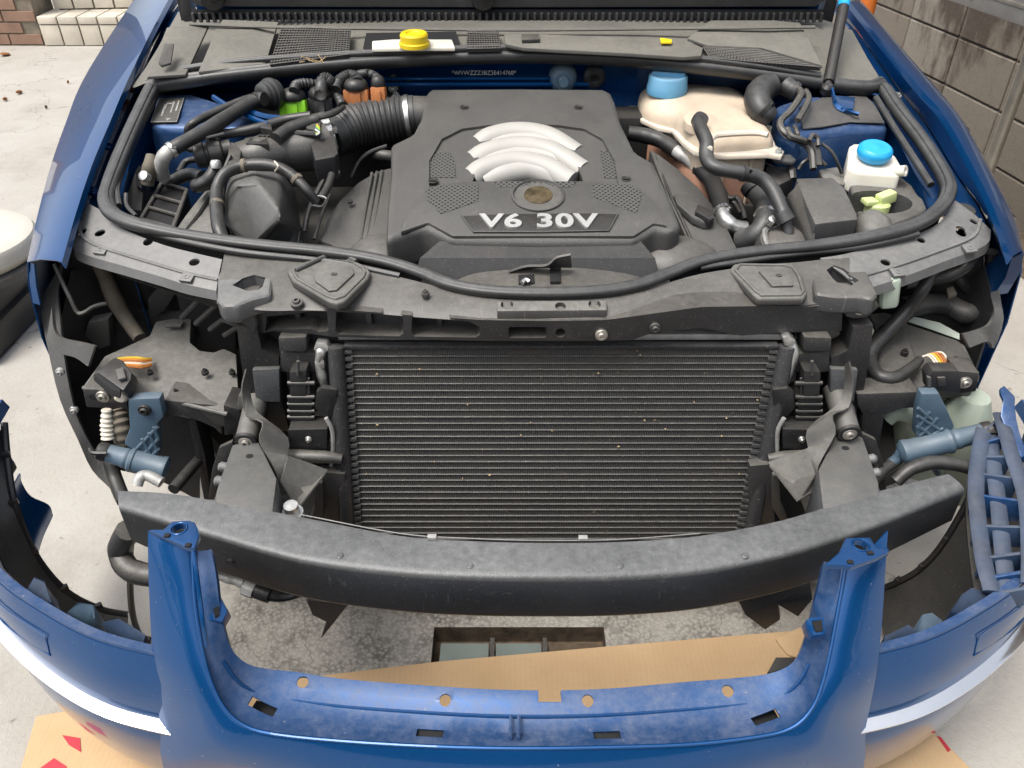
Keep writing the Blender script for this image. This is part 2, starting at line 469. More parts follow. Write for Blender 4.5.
paint('paint', 0.0); paint('paint_dusty', 0.62); paint('paint_film', 0.15)

def ground_mat():
    m, nd, lk, bs = nodes('concrete')
    geo = nd.new('ShaderNodeNewGeometry'); co = geo.outputs['Position']
    big = noise_n(nd, lk, co, 1.6, 6, 0.65); mid = noise_n(nd, lk, co, 9, 6, 0.7); fine = noise_n(nd, lk, co, 90, 4, 0.7)
    base = mixc(nd, lk, rmp(nd, lk, big, 0.3, 0.7), (0.315, 0.292, 0.258), (0.405, 0.385, 0.35))
    base = mixc(nd, lk, mth(nd, lk, 'MULTIPLY', rmp(nd, lk, mid, 0.5, 0.72), 0.30), base, (0.36, 0.33, 0.28))
    base = mixc(nd, lk, mth(nd, lk, 'MULTIPLY', rmp(nd, lk, fine, 0.52, 0.75), 0.35), base, (0.27, 0.255, 0.23))
    # worn strip along the drain: exposed aggregate, bounded by position
    sx = nd.new('ShaderNodeSeparateXYZ'); lk.new(co, sx.inputs[0])
    wob = rmp(nd, lk, noise_n(nd, lk, co, 5, 4), 0.2, 0.8, -0.18, 0.18)
    yy = mth(nd, lk, 'ADD', sx.outputs['Y'], wob)
    xx = mth(nd, lk, 'ADD', sx.outputs['X'], wob)
    w1 = mth(nd, lk, 'MULTIPLY', rmp(nd, lk, yy, -0.50, -0.42), rmp(nd, lk, yy, 1.9, 1.5))
    w2 = mth(nd, lk, 'MULTIPLY', rmp(nd, lk, xx, -0.66, -0.56), rmp(nd, lk, xx, 0.78, 0.6))
    w = mth(nd, lk, 'MULTIPLY', w1, w2)
    vo = nd.new('ShaderNodeTexVoronoi'); vo.inputs['Scale'].default_value = 130; lk.new(co, vo.inputs['Vector'])
    agg = mixc(nd, lk, rmp(nd, lk, vo.outputs['Distance'], 0.05, 0.75), (0.36, 0.34, 0.30), (0.085, 0.08, 0.07))
    agg = mixc(nd, lk, mth(nd, lk, 'MULTIPLY', rmp(nd, lk, mid, 0.38, 0.62), 0.75), agg, (0.37, 0.35, 0.31))
    base = mixc(nd, lk, mth(nd, lk, 'MULTIPLY', w, 0.9), base, agg)
    # old stains and a few long hairline cracks
    st = noise_n(nd, lk, co, 2.3, 8, 0.72)
    base = mixc(nd, lk, mth(nd, lk, 'MULTIPLY', rmp(nd, lk, st, 0.54, 0.68), 0.45), base, (0.22, 0.20, 0.17))
    vc = nd.new('ShaderNodeTexVoronoi'); vc.feature = 'DISTANCE_TO_EDGE'; vc.inputs['Scale'].default_value = 0.75
    wp = nd.new('ShaderNodeVectorMath'); wp.operation = 'ADD'; nz = nd.new('ShaderNodeTexNoise'); nz.inputs['Scale'].default_value = 3.0; nz.inputs['Detail'].default_value = 6
    lk.new(co, nz.inputs['Vector']); lk.new(co, wp.inputs[0]); lk.new(nz.outputs['Color'], wp.inputs[1]); lk.new(wp.outputs[0], vc.inputs['Vector'])
    base = mixc(nd, lk, mth(nd, lk, 'MULTIPLY', rmp(nd, lk, vc.outputs['Distance'], 0.0045, 0.001), 0.55), base, (0.12, 0.11, 0.10))
    # dark spots
    sp = noise_n(nd, lk, co, 34, 2, 0.5)
    base = mixc(nd, lk, mth(nd, lk, 'MULTIPLY', rmp(nd, lk, sp, 0.70, 0.76), 0.5), base, (0.12, 0.11, 0.09))
    lk.new(base, bs.inputs['Base Color']); bs.inputs['Roughness'].default_value = 0.9
    bs.inputs['Specular IOR Level'].default_value = 0.25
    bp = nd.new('ShaderNodeBump'); bp.inputs['Strength'].default_value = 0.6; bp.inputs['Distance'].default_value = 0.004
    h = mth(nd, lk, 'ADD', fine, mth(nd, lk, 'MULTIPLY', w, mth(nd, lk, 'MULTIPLY', vo.outputs['Distance'], -0.8)))
    lk.new(h, bp.inputs['Height']); lk.new(bp.outputs[0], bs.inputs['Normal'])
    M['concrete'] = m
ground_mat()
def block_mat():
    m, nd, lk, bs = nodes('block')
    geo = nd.new('ShaderNodeNewGeometry'); co = geo.outputs['Position']
    oi = nd.new('ShaderNodeObjectInfo')
    base = mixc(nd, lk, oi.outputs['Random'], (0.165, 0.14, 0.11), (0.225, 0.20, 0.165))
    mp = nd.new('ShaderNodeMapping'); mp.inputs['Scale'].default_value = (1, 1, 0.35); lk.new(co, mp.inputs[0])
    drip = noise_n(nd, lk, mp.outputs[0], 4.5, 6, 0.7)
    sx = nd.new('ShaderNodeSeparateXYZ'); lk.new(co, sx.inputs[0])
    hz = rmp(nd, lk, sx.outputs['Z'], 0.35, 1.0, -0.12, 0.20)
    base = mixc(nd, lk, rmp(nd, lk, mth(nd, lk, 'ADD', drip, hz), 0.46, 0.58), base, (0.062, 0.046, 0.034))
    base = mixc(nd, lk, mth(nd, lk, 'MULTIPLY', rmp(nd, lk, noise_n(nd, lk, co, 60, 4, 0.7), 0.45, 0.7), 0.4), base, (0.12, 0.10, 0.08))
    lk.new(base, bs.inputs['Base Color']); bs.inputs['Roughness'].default_value = 0.92
    bp = nd.new('ShaderNodeBump'); bp.inputs['Strength'].default_value = 0.5; bp.inputs['Distance'].default_value = 0.004
    lk.new(noise_n(nd, lk, co, 120, 4, 0.7), bp.inputs['Height']); lk.new(bp.outputs[0], bs.inputs['Normal'])
    M['block'] = m
block_mat()
def card_mat():
    m, nd, lk, bs = nodes('cardboard')
    geo = nd.new('ShaderNodeNewGeometry'); co = geo.outputs['Position']
    wv = nd.new('ShaderNodeTexWave'); wv.inputs['Scale'].default_value = 30; wv.bands_direction = 'X'; wv.inputs['Distortion'].default_value = 0.6
    lk.new(co, wv.inputs['Vector'])
    n1 = noise_n(nd, lk, co, 5, 5)
    base = mixc(nd, lk, rmp(nd, lk, n1, 0.3, 0.7), (0.44, 0.29, 0.155), (0.52, 0.36, 0.20))
    base = mixc(nd, lk, mth(nd, lk, 'MULTIPLY', wv.outputs['Fac'], 0.06), base, (0.34, 0.22, 0.12))
    base = mixc(nd, lk, mth(nd, lk, 'MULTIPLY', rmp(nd, lk, noise_n(nd, lk, co, 120, 4), 0.5, 0.7), 0.2), base, (0.36, 0.25, 0.14))
    lk.new(base, bs.inputs['Base Color']); bs.inputs['Roughness'].default_value = 0.85
    bp = nd.new('ShaderNodeBump'); bp.inputs['Strength'].default_value = 0.12; bp.inputs['Distance'].default_value = 0.001
    lk.new(wv.outputs['Fac'], bp.inputs['Height']); lk.new(bp.outputs[0], bs.inputs['Normal'])
    M['cardboard'] = m
card_mat()
def fin_mat():
    m, nd, lk, bs = nodes('fins')
    geo = nd.new('ShaderNodeNewGeometry'); co = geo.outputs['Position']
    wv = nd.new('ShaderNodeTexWave'); wv.inputs['Scale'].default_value = 95; wv.bands_direction = 'X'; wv.inputs['Distortion'].default_value = 1.5
    wv.inputs['Detail'].default_value = 2; lk.new(co, wv.inputs['Vector'])
    base = mixc(nd, lk, wv.outputs['Fac'], (0.012, 0.012, 0.012), (0.075, 0.073, 0.069))
    base = mixc(nd, lk, mth(nd, lk, 'MULTIPLY', rmp(nd, lk, noise_n(nd, lk, co, 14, 4), 0.45, 0.7), 0.55), base, (0.06, 0.054, 0.044))
    sp = rmp(nd, lk, noise_n(nd, lk, co, 130, 3, 0.6), 0.70, 0.73)
    base = mixc(nd, lk, sp, base, (0.30, 0.22, 0.12))
    lk.new(base, bs.inputs['Base Color']); bs.inputs['Roughness'].default_value = 0.6
    bp = nd.new('ShaderNodeBump'); bp.inputs['Strength'].default_value = 0.7; bp.inputs['Distance'].default_value = 0.002
    lk.new(wv.outputs['Fac'], bp.inputs['Height']); lk.new(bp.outputs[0], bs.inputs['Normal'])
    M['fins'] = m
fin_mat()
def perf_mat():
    m, nd, lk, bs = nodes('perforated')
    tc = nd.new('ShaderNodeTexCoord')
    mp = nd.new('ShaderNodeMapping'); mp.inputs['Rotation'].default_value = (0, 0, R(45)); lk.new(tc.outputs['Object'], mp.inputs[0])
    sx = nd.new('ShaderNodeSeparateXYZ'); lk.new(mp.outputs[0], sx.inputs[0])
    def cell(s):
        f = mth(nd, lk, 'FRACT', mth(nd, lk, 'MULTIPLY', s, 1 / 0.0078), 0.0)
        a = mth(nd, lk, 'SUBTRACT', f, 0.5); return mth(nd, lk, 'MULTIPLY', a, a)
    rr = mth(nd, lk, 'ADD', cell(sx.outputs['X']), cell(sx.outputs['Y']))
    hole = rmp(nd, lk, rr, 0.05, 0.11)
    base = mixc(nd, lk, hole, (0.006, 0.006, 0.006), (0.085, 0.084, 0.080))
    lk.new(base, bs.inputs['Base Color']); bs.inputs['Roughness'].default_value = 0.6
    bp = nd.new('ShaderNodeBump'); bp.inputs['Strength'].default_value = 0.8; bp.inputs['Distance'].default_value = 0.002
    lk.new(hole, bp.inputs['Height']); lk.new(bp.outputs[0], bs.inputs['Normal'])
    M['perforated'] = m
perf_mat()

mat('house_wall', (0.13, 0.11, 0.09), 0.85, var=0.15, scale=2)
mat('house_roof', (0.06, 0.055, 0.055), 0.7, var=0.2, scale=3)
mat('window_frame', (0.12, 0.11, 0.10), 0.5)
mat('hedge', (0.035, 0.06, 0.022), 0.7, var=0.5, scale=6)
mat('post_orange', (0.55, 0.14, 0.02), 0.5, var=0.15)

mat('dirty_blue', (0.020, 0.042, 0.085), 0.5, dust=0.28, var=0.35, scale=14, dcol=(0.22, 0.20, 0.17))
mat('box_grey', (0.040, 0.040, 0.040), 0.42, dust=0.8, dcol=(0.17, 0.168, 0.155), scale=5)
# ================================================================ SETTING
# ground with a shallow drain pit in it
PX0, PX1, PY0, PY1 = -0.165, 0.195, -0.26, -0.070
bm = bmesh.new()
xs = [-70, -6, PX0, PX1, 6, 70]; ys = [-70, -6, PY0, PY1, 8, 70]
gv = [[bm.verts.new((x, y, 0)) for x in xs] for y in ys]
for j in range(5):
    for i in range(5):
        if i == 2 and j == 2: continue
        bm.faces.new((gv[j][i], gv[j][i + 1], gv[j + 1][i + 1], gv[j + 1][i]))
ground = obj('ground', bm, 'concrete', smooth=0, kind='structure')
bm = bmesh.new()
zb = -0.05
q = [(PX0, PY0), (PX1, PY0), (PX1, PY1), (PX0, PY1)]
a = [bm.verts.new((x, y, 0.0)) for x, y in q]; b = [bm.verts.new((x, y, zb)) for x, y in q]
o_ = [bm.verts.new((x + (0.03 if x > 0 else -0.03), y + (0.03 if y > -.15 else -.03), 0.0015)) for x, y in q]
for i in range(4):
    bm.faces.new((a[i], a[(i + 1) % 4], b[(i + 1) % 4], b[i]))
bm.faces.new(b)
drain = obj('drain_pit', bm, 'soil', smooth=0, kind='structure')
for k, (x0, x1) in enumerate(((-0.150, -0.048), (-0.034, 0.062), (0.076, 0.165))):
    obj('drain_lid', box(((x0 + x1) / 2, -0.165, -0.020), (x1 - x0, 0.13, 0.014), bev=0.003), 'lid_green' if k < 2 else 'soil', drain)
obj('drain_bar', box((-0.041, -0.165, -0.018), (0.010, 0.15, 0.02), bev=0.002), 'plastic', drain)
obj('drain_bar', box((0.069, -0.165, -0.018), (0.010, 0.15, 0.02), bev=0.002), 'plastic', drain)

# flat cardboard under the loose bumper
def corr(pts, z, th=0.005):
    return prism([PZ(u, v, z) for u, v in pts], (0, 0, -th), 0.001, 1)
card = thing('cardboard_sheet', 'flattened brown cardboard sheet on the concrete under the loose blue bumper', 'cardboard', (0, -0.45, 0))
obj('panel', corr([(36, 716), (128, 700), (250, 684), (440, 661), (620, 645), (800, 630), (806, 640), (812, 652), (870, 690), (940, 737), (992, 790), (1010, 840), (900, 900), (400, 960), (60, 940), (-10, 860), (14, 790)], 0.008), 'cardboard', card)
obj('torn_flap', prism([PZ(775, 640, 0.009), PZ(800, 628, 0.03), PZ(815, 648, 0.022), PZ(803, 660, 0.012), PZ(786, 655, 0.009)], (0, 0, 0.004), 0.001, 1), 'cardboard', card)
obj('red_print', prism([PZ(u, v, 0.0092) for u, v in ((62, 735), (80, 738), (81, 752), (69, 745))], (0, 0, -0.001), 0), 'print_red', card, smooth=0)
obj('red_print', prism([PZ(u, v, 0.0092) for u, v in ((40, 768), (54, 758), (66, 766), (72, 780), (44, 790))], (0, 0, -0.001), 0), 'print_red', card, smooth=0)
obj('red_print', prism([PZ(u, v, 0.0092) for u, v in ((937, 736), (941, 737), (951, 750), (948, 752))], (0, 0, -0.001), 0), 'print_red', card, smooth=0)

# block wall along the right side
WD = Vector((-0.124, 0.9923, 0)); WN = Vector((-0.9923, -0.124, 0))
W0 = Vector((1.987, 2.148 + 0.402 * 0.9923 - 0.39, 0.0))
W0 = Vector((2.255 - 0.125 * 2.55, 2.55, 0.0))
ang = math.atan2(WD.y, WD.x)
wall = thing('block_wall', 'stained grey concrete block wall running along the right side of the car', 'wall', tuple(W0))
bb = None
core = box(W0 + WD * 1.4 - WN * 0.075 + Vector((0, 0, 0.98)), (8.9, 0.13, 1.96), (0, 0, ang), bev=0)
obj('mortar_core', core, 'mortar', wall, smooth=0)
for row in range(10):
    for i in range(-7, 14):
        c = W0 + WD * ((i + 0.5) * 0.395) - WN * (0.062 + random.uniform(-.0015, .0015)) + Vector((0, 0, 0.1 + row * 0.197))
        if bb is None:
            bb = obj('block', box(c, (0.386, 0.13, 0.188), (0, 0, 0), bev=0.004, seg=1), 'block', wall, smooth=0)
            bb.rotation_euler = (0, 0, ang)
        else:
            inst(bb, 'block', c, wall, (0, 0, ang))
# strip of soil and a weed at the foot of the wall
bm = bmesh.new()
g = []
for i in range(40):
    s = -3.2 + i * 0.2
    g.append([W0 + WD * s + WN * w + Vector((0, 0, h + random.uniform(-.006, .006))) for w, h in ((-0.02, 0.035), (0.06, 0.03), (0.13, 0.02), (0.19 + random.uniform(-.03, .03), -0.002))])
obj('soil_strip', sheet(g, 0.0), 'soil', None, kind='structure')
def weed(px, n, r, label):
    t = thing('weed', label, 'plant', tuple(px), 'weeds at the foot of the wall')
    for k in range(n):
        a = k * 2.4 + random.random(); ln = r * random.uniform(.6, 1.1)
        d = Vector((math.cos(a), math.sin(a), 0)); s = Vector((-d.y, d.x, 0)); h = random.uniform(.03, .08)
        b0 = px + Vector((0, 0, 0.02)); m1 = px + d * ln * .6 + Vector((0, 0, h)); e = px + d * ln + Vector((0, 0, h * .6))
        w = ln * .28
        obj('leaf', sheet([[b0 - s * .004, b0 + s * .004], [px + d * ln * .35 + s * -w + Vector((0, 0, h * .8)), px + d * ln * .35 + s * w + Vector((0, 0, h * .8))], [m1 - s * w, m1 + s * w], [e - s * .003, e + s * .003]], 0.001), 'leaf_green', t)
weed(PZ(1016, 194, 0.02), 9, 0.09, 'small green weed growing between wall and car at right edge')
weed(PZ(1046, 208, 0.02), 7, 0.08, 'green weed at the wall foot, cut off by the right edge')
# steel post and rail in front of the wall
pb = PY(990, 165, 1.7)
gate = thing('steel_frame', 'weathered tubular steel post carrying a flat horizontal rail beside the block wall', 'steel frame', (pb.x, pb.y, 0))
obj('post', tube([(pb.x, pb.y, 0), (pb.x, pb.y, 0.6), (pb.x, pb.y, 0.86)], 0.022, 16, 2), 'post_steel', gate)
rc = PY(1024, 28, 1.64)
obj('base_flange', lathe((pb.x, pb.y, 0), (0, 0, 1), [(0, .055), (.008, .055), (.010, .03), (.02, .026)], 20), 'post_steel', gate)
rl = obj('rail', box(Vector((rc.x + 0.03, rc.y, rc.z + 0.06)) + WD * 0.1, (1.6, 0.045, 0.12), (0, 0, ang), bev=0.006), 'sink_steel', gate)
obj('rail_groove', box(Vector((rc.x + 0.03, rc.y, rc.z + 0.055)) + WD * 0.1 + WN * 0.0235, (1.5, 0.004, 0.012), (0, 0, ang), bev=0.001), 'post_steel', gate)
lp = Vector((rc.x + 0.03, rc.y, rc.z + 0.035)) + WN * 0.023
for s in (-0.28, 0.02, 0.32): bolt(lp + WD * s, WN, 0.008, gate, 'post_steel')
# orange marker post behind the right fender
pp = Vector((1.53, 2.6, 0))
mk = thing('marker_post', 'orange plastic marker post standing beside the wall behind the right fender', 'post', tuple(pp))
obj('post_tube', lathe(pp, (0, 0, 1), [(0.02, .034), (.80, .034), (.82, .03), (.83, .0)], 20), 'post_orange', mk)
obj('post_foot', lathe(pp, (0, 0, 1), [(0, .11), (.015, .11), (.03, .06), (.05, .036)], 24), 'plastic', mk)
# made-up building behind the camera, added so the paint mirrors something dark
hs_ = thing('added_house', 'made-up low building behind the camera, added for dark reflections in the paint', 'added_house', (1.0, -8.5, 0))
obj('wall', box((1.0, -8.5, 1.5), (13.0, 4.0, 3.0), bev=.02), 'house_wall', hs_, smooth=0)
obj('roof', prism([Vector((-6.0, -6.0, 2.95)), Vector((8.0, -6.0, 2.95)), Vector((8.0, -8.5, 4.2)), Vector((-6.0, -8.5, 4.2))], (0, 0, -.12), .01), 'house_roof', hs_)
for x in (-3.6, -0.6, 2.4, 5.4):
    for z in (1.5,):
        w = obj('window', box((x, -6.5, z), (1.5, .10, 1.2), bev=.01), 'window_frame', hs_)
        obj('pane', box((x, -6.455, z), (1.38, .03, 1.08), bev=.004), 'glass_dark', w)
def bush(c, r, h, n, label):  # bushes made up behind the camera, added for the paint's reflections
    t = thing('added_shrub', label, 'added_shrub', (c[0], c[1], 0), 'added shrubs seen only in reflections')
    b = bmesh.new()
    for k in range(n):
        a, f = random.uniform(0, 6.283), random.random() ** .5
        hh = random.random()
        p = Vector((c[0] + math.cos(a) * r * f, c[1] + math.sin(a) * r * f * .7, .3 + hh * h * (1 - .35 * f * f)))
        e = Vector((random.uniform(-1, 1), random.uniform(-1, 1), random.uniform(-.4, 1))).normalized() * random.uniform(.06, .12)
        g = e.orthogonal().normalized() * .05
        vs = [b.verts.new(p - e), b.verts.new(p + g), b.verts.new(p + e), b.verts.new(p - g)]
        b.faces.new(vs)
    obj('foliage', b, 'hedge', t, smooth=0)
    obj('stem', tube([(c[0], c[1], 0), (c[0] + .05, c[1], h * .5), (c[0], c[1] + .05, h * .9)], [.06, .04, .02], 8), 'soil', t)
bush((-4.6, -5.4), 1.2, 2.6, 1500, 'added leafy bush behind the camera at left, for reflections in the paint')
bush((5.0, -5.0), 1.4, 2.8, 1500, 'added leafy bush behind the camera at right, for reflections in the paint')

# tiled entrance steps and brown tiled wall far left
SY = 4.94
steps = thing('tiled_steps', 'cream tiled entrance steps with dark grout beyond the left fender', 'steps', (-2.6, SY + .3, 0))
obj('step_core', join(box((-2.26, SY + 0.61, 0.094), (2.2, 1.2, 0.188), bev=0), box((-2.26, SY + 0.96, 0.28), (2.2, 1.25, 0.20), (0, 0, R(6)), bev=0)), 'grout', steps, smooth=0)
ts = 0.142
t0 = None
for k in range(9):
    x = -3.355 + ts * k + ts / 2
    obj_ = None
    if t0 is None:
        t0 = obj('tile', box((x, SY + 0.004, 0.073), (ts - .012, 0.012, 0.134), bev=0.002), 'tile_cream', steps)
        t1 = obj('tile', box((x, SY + 0.02, 0.172), (ts - .012, 0.055, 0.05), bev=0.006), 'tile_cream', steps)
        t2 = obj('tile', box((x, SY + 0.115, 0.191), (ts - .012, ts - .014, 0.012), bev=0.002), 'tile_cream', steps)
    else:
        inst(t0, 'tile', (x, SY + 0.004, 0.073), steps); inst(t1, 'tile', (x, SY + 0.02, 0.172), steps); inst(t2, 'tile', (x, SY + 0.115, 0.191), steps)
    inst(t2, 'tile', (x, SY + 0.115 + ts, 0.191), steps)
    p = Vector((-3.32 + ts * k + ts / 2, SY + 0.335 + (ts * k) * math.tan(R(6)) - 0.014, 0))
    inst(t0, 'tile', (p.x, p.y - 0.105 + 0.0, 0.275), steps, (0, 0, R(6))); inst(t1, 'tile', (p.x, p.y - 0.09, 0.37), steps, (0, 0, R(6)))
bw = thing('brown_tiled_wall', 'brown tiled wall beside the cream steps at top left', 'wall', (-4.2, SY + .1, 0))
obj('wall_core', box((-4.62, SY + 0.16, 1.25), (2.50, 0.28, 2.5), bev=0), 'grout', bw, smooth=0)
b0 = None
for row in range(14):
    for i in range(10):
        c = Vector((-3.48 - i * 0.235 - (0.117 if row % 2 else 0), SY + 0.014, 0.043 + row * 0.0765))
        if b0 is None: b0 = obj('tile', box(c, (0.224, 0.014, 0.066), bev=0.002), 'tile_brown', bw, smooth=0)
        elif c.x > -5.6: inst(b0, 'tile', c, bw)
# bits on the ground
for k, (u, v, r, col) in enumerate(((19, 92, .035, 'rust'), (5, 99, .025, 'rust'), (68, 82, .014, 'rust'), (46, 107, .010, 'soil'), (5, 54, .04, 'rust'))):
    p = PZ(u, v, 0.012)
    o = obj('dry_leaf' if k < 3 else 'pebble', lathe(p, (0.1, 0.2, 1), [(-.008, r * .5), (.0, r), (.008, r * .7), (.012, 0)], 9, sx=0.3 if k < 3 else .8), col)
    o['label'] = ['dry curled leaf on the concrete left of the blue fender', 'dry leaf lying at the left edge on the concrete', 'tiny dry leaf nearest the fender on the concrete', 'dark crumb of soil on the concrete by the fender', 'small reddish pebble at the foot of the brown tiled wall'][k]
    o['category'] = 'leaf' if k < 3 else 'pebble'
# low cream stool cut off at the left edge
sc = Vector((-1.80, 1.17, .29))
stool = thing('stool', 'low cream rounded seat on black base, cut off at left edge', 'stool', (sc.x, sc.y, 0))
obj('seat', lathe(sc, (0, 0, 1), [(-.06, .20), (-.055, .228), (-.03, .245), (.0, .245), (.014, .238), (.022, .22), (.026, .18), (.022, .15), (.020, 0)], 40, sx=1.12), 'cream_paint', stool)
obj('seat_rim', lathe(sc + Vector((0, 0, -.075)), (0, 0, 1), [(-.02, .225), (-.016, .240), (.010, .246), (.016, .235)], 40, sx=1.12), 'plastic_grey', stool)
obj('base', join(box(sc + Vector((-.10, -.02, -.15)), (0.56, 0.48, 0.10), bev=.015), box(sc + Vector((-.10, -.02, -.235)), (0.60, 0.52, 0.10), bev=.02)), 'plastic_clean', stool)
# ================================================================ THE CAR
car = thing('car', 'blue car with open bonnet, bumper and headlights removed, engine bay exposed', 'car', (0, 0.6, 0))
def arch(y):
    d = abs(y - 0.60)
    return 0.32 + math.sqrt(max(0, 0.365 ** 2 - d * d)) if d < 0.355 else 0.24
def fender(side, crest, outer, gut, flap):
    """crest / outer / gut: photo points with heights, front to back"""
    n = len(crest)
    rows = []
    C = catmull([PZ(*p) for p in crest], 6); O = catmull([PZ(*p) for p in outer], 6); G = catmull([PZ(*p) for p in gut], 6)
    for c, o, g in zip(C, O, G):
        mid = (c + o) / 2 + Vector((0, 0, 0.006)) + Vector((side * .006, 0, 0))
        lz = arch(o.y)
        s1 = o + Vector((side * 0.016, 0, -0.05)); s2 = o + Vector((side * 0.030, 0, -0.16))
        zz = max(lz, 0.30); s2.z = max(s2.z, lz + .02)
        s3 = Vector((o.x + side * 0.022, o.y, min(s2.z - .01, max(lz, 0.26)))) if s2.z - lz > .02 else s2 + Vector((0, 0, -.012))
        s4 = s3 + Vector((-side * .03, 0, 0.004))
        cin = c + Vector((-side * 0.004, 0, -0.012))
        rows.append([g, g + (cin - g) * .5 + Vector((side * .004, 0, -.004)), cin, c, c + (mid - c) * .25 + Vector((0, 0, .002)), mid, o, s1, s2, s3, s4])
    return sheet(rows, 0.0022)
fl = obj('fender', fender(-1,
    [(62, 262, .775), (76, 213, .805), (92, 165, .845), (110, 122, .883), (127, 82, .915), (150, 34, .952), (176, -14, .985)],
    [(27, 262, .745), (38, 213, .770), (51, 165, .800), (66, 122, .838), (82, 82, .875), (111, 34, .915), (143, -14, .955)],
    [(80, 222, .765), (92, 190, .780), (105, 155, .800), (121, 117, .830), (139, 76, .865), (158, 36, .905), (184, -6, .945)], None), 'paint', car, label='left blue front fender')
fr = obj('fender', fender(1,
    [(1011, 258, .775), (998, 219, .80), (982, 183, .83), (946, 118, .885), (920, 88, .912), (892, 54, .940), (850, 2, .985)],
    [(1023, 250, .735), (1016, 219, .755), (1000, 187, .790), (966, 124, .850), (942, 94, .878), (915, 63, .906), (864, 4, .96)],
    [(988, 222, .765), (976, 200, .78), (958, 176, .80), (924, 120, .845), (902, 92, .872), (880, 62, .905), (842, 10, .955)], None), 'paint', car, label='right blue front fender')
# front faces of the fender ends (flanges that hang below the tip)
for pts, nm in ((T('o', (118, 440), (150, 440), (250, 455), (262, 470), (255, 500), (170, 560), (178, 650), (150, 652), (128, 620), (112, 540)), 'l'), (T('h', (930, 90), (955, 135), (985, 130), (1015, 150), (1010, 215), (985, 290), (960, 325), (935, 315), (900, 295), (925, 240), (945, 190)), 'r')):
    pass
obj('fender_flange', sheet([[PZ(28, 262, .742), PZ(30, 285, .70), PZ(33, 303, .665)], [PZ(34, 264, .744), PZ(36, 286, .70), PZ(40, 305, .663)]], 0.004), 'paint_film', car)
obj('fender_flange', sheet([[PZ(1022, 252, .735), PZ(1018, 272, .69), PZ(1006, 292, .645)], [PZ(1012, 258, .735), PZ(1006, 276, .69), PZ(995, 294, .645)], [PZ(1006, 240, .73), PZ(990, 262, .69), PZ(982, 284, .645)]], 0.004), 'paint_film', car)

# inner wings: blue ledge under the rubber seal, walls down into the bay
def ledge(pts_out, pts_in, m):
    return sheet([[PZ(*p) for p in pts_out], [PZ(*p) for p in pts_in], [PZ(*p) - Vector((0, 0, .35)) for p in pts_in]], 0.003, sub=4)
obj('inner_wing', ledge([(78, 224, .762), (92, 190, .778), (105, 155, .798), (121, 117, .828), (139, 76, .863), (158, 36, .903)],
                        [(116, 218, .775), (124, 188, .79), (132, 155, .812), (145, 117, .84), (165, 88, .865), (200, 60, .90)], None), 'paint_film', car)
obj('inner_wing', ledge([(986, 224, .762), (975, 201, .778), (957, 177, .798), (923, 121, .843), (901, 93, .870), (878, 62, .902)],
                        [(930, 212, .775), (926, 195, .79), (912, 168, .81), (893, 132, .84), (872, 104, .865), (845, 80, .90)], None), 'paint_film', car)
for i, (u, v, z) in enumerate(((107, 146, .812), (93, 191, .785), (98, 181, .79))):
    if i < 2: bolt(PZ(u, v, z + .004), (0, -.2, 1), 0.011, car, 'paint_film')
for i, (u, v, z) in enumerate(((930, 147, .828), (953, 187, .796), (897, 96, .872))):
    bolt(PZ(u, v, z + .006), (0, -.2, 1), 0.010, car, 'paint_film' if i != 2 else 'alu_dull')
obj('rust_patch', prism([p + Vector((0, 0, .004)) for p in (PZ(119, 100, .84), PZ(126, 98, .845), PZ(131, 104, .842), PZ(124, 108, .838), PZ(118, 106, .837))], (0, 0, -.002), 0), 'rust', car)
obj('rust_patch', prism([p + Vector((0, 0, .004)) for p in (PZ(129, 88, .856), PZ(135, 89, .856), PZ(136, 94, .85), PZ(130, 94, .85))], (0, 0, -.002), 0), 'rust', car)

# firewall, strut towers
fw_u = (150, 300, 410, 520, 630, 740, 880)
fw = obj('firewall', sheet([[PZ(u, v, z) for u, v, z in zip(fw_u, (90, 72, 62, 58, 61, 73, 94), (.895, .920, .93, .935, .93, .918, .888))], [PY(u, 92, .845) for u in fw_u], [PY(u, 104, .81) for u in fw_u], [PY(u, 240, .78) for u in fw_u]], 0.004, sub=3), 'paint_film', car)
obj('firewall_ridge', box(PY(483, 83, .80), (0.50, 0.03, 0.008), bev=.003), 'paint', fw)
obj('firewall_ridge', box(PY(470, 78, .80), (0.42, 0.02, 0.006), bev=.002), 'paint', fw)
tl = bpy.data.curves.new('txt', 'FONT')
def text_bm(body, size, ext, mtx, offset=0.0, space=1.0):
    cu = bpy.data.curves.new('txt', 'FONT'); cu.body = body; cu.size = size; cu.extrude = ext; cu.align_x = 'CENTER'; cu.align_y = 'CENTER'; cu.offset = offset
    cu.space_character = space; cu.resolution_u = 4
    to = bpy.data.objects.new('txt', cu); COL.objects.link(to)
    bpy.context.view_layer.update()
    me = bpy.data.meshes.new_from_object(to.evaluated_get(bpy.context.evaluated_depsgraph_get()))
    b = bmesh.new(); b.from_mesh(me)
    bmesh.ops.transform(b, matrix=mtx, verts=b.verts)
    bpy.data.objects.remove(to); bpy.data.curves.remove(cu); bpy.data.meshes.remove(me)
    return b
vp = PY(484, 73, .80)
obj('stamped_number', text_bm('*WVWZZZ3BZ3E414760*', 0.0135, 0.0006, Matrix.Translation(vp) @ Matrix.Rotation(R(80), 4, 'X'), 0.0, 1.0), 'alu_dull', fw, smooth=0)
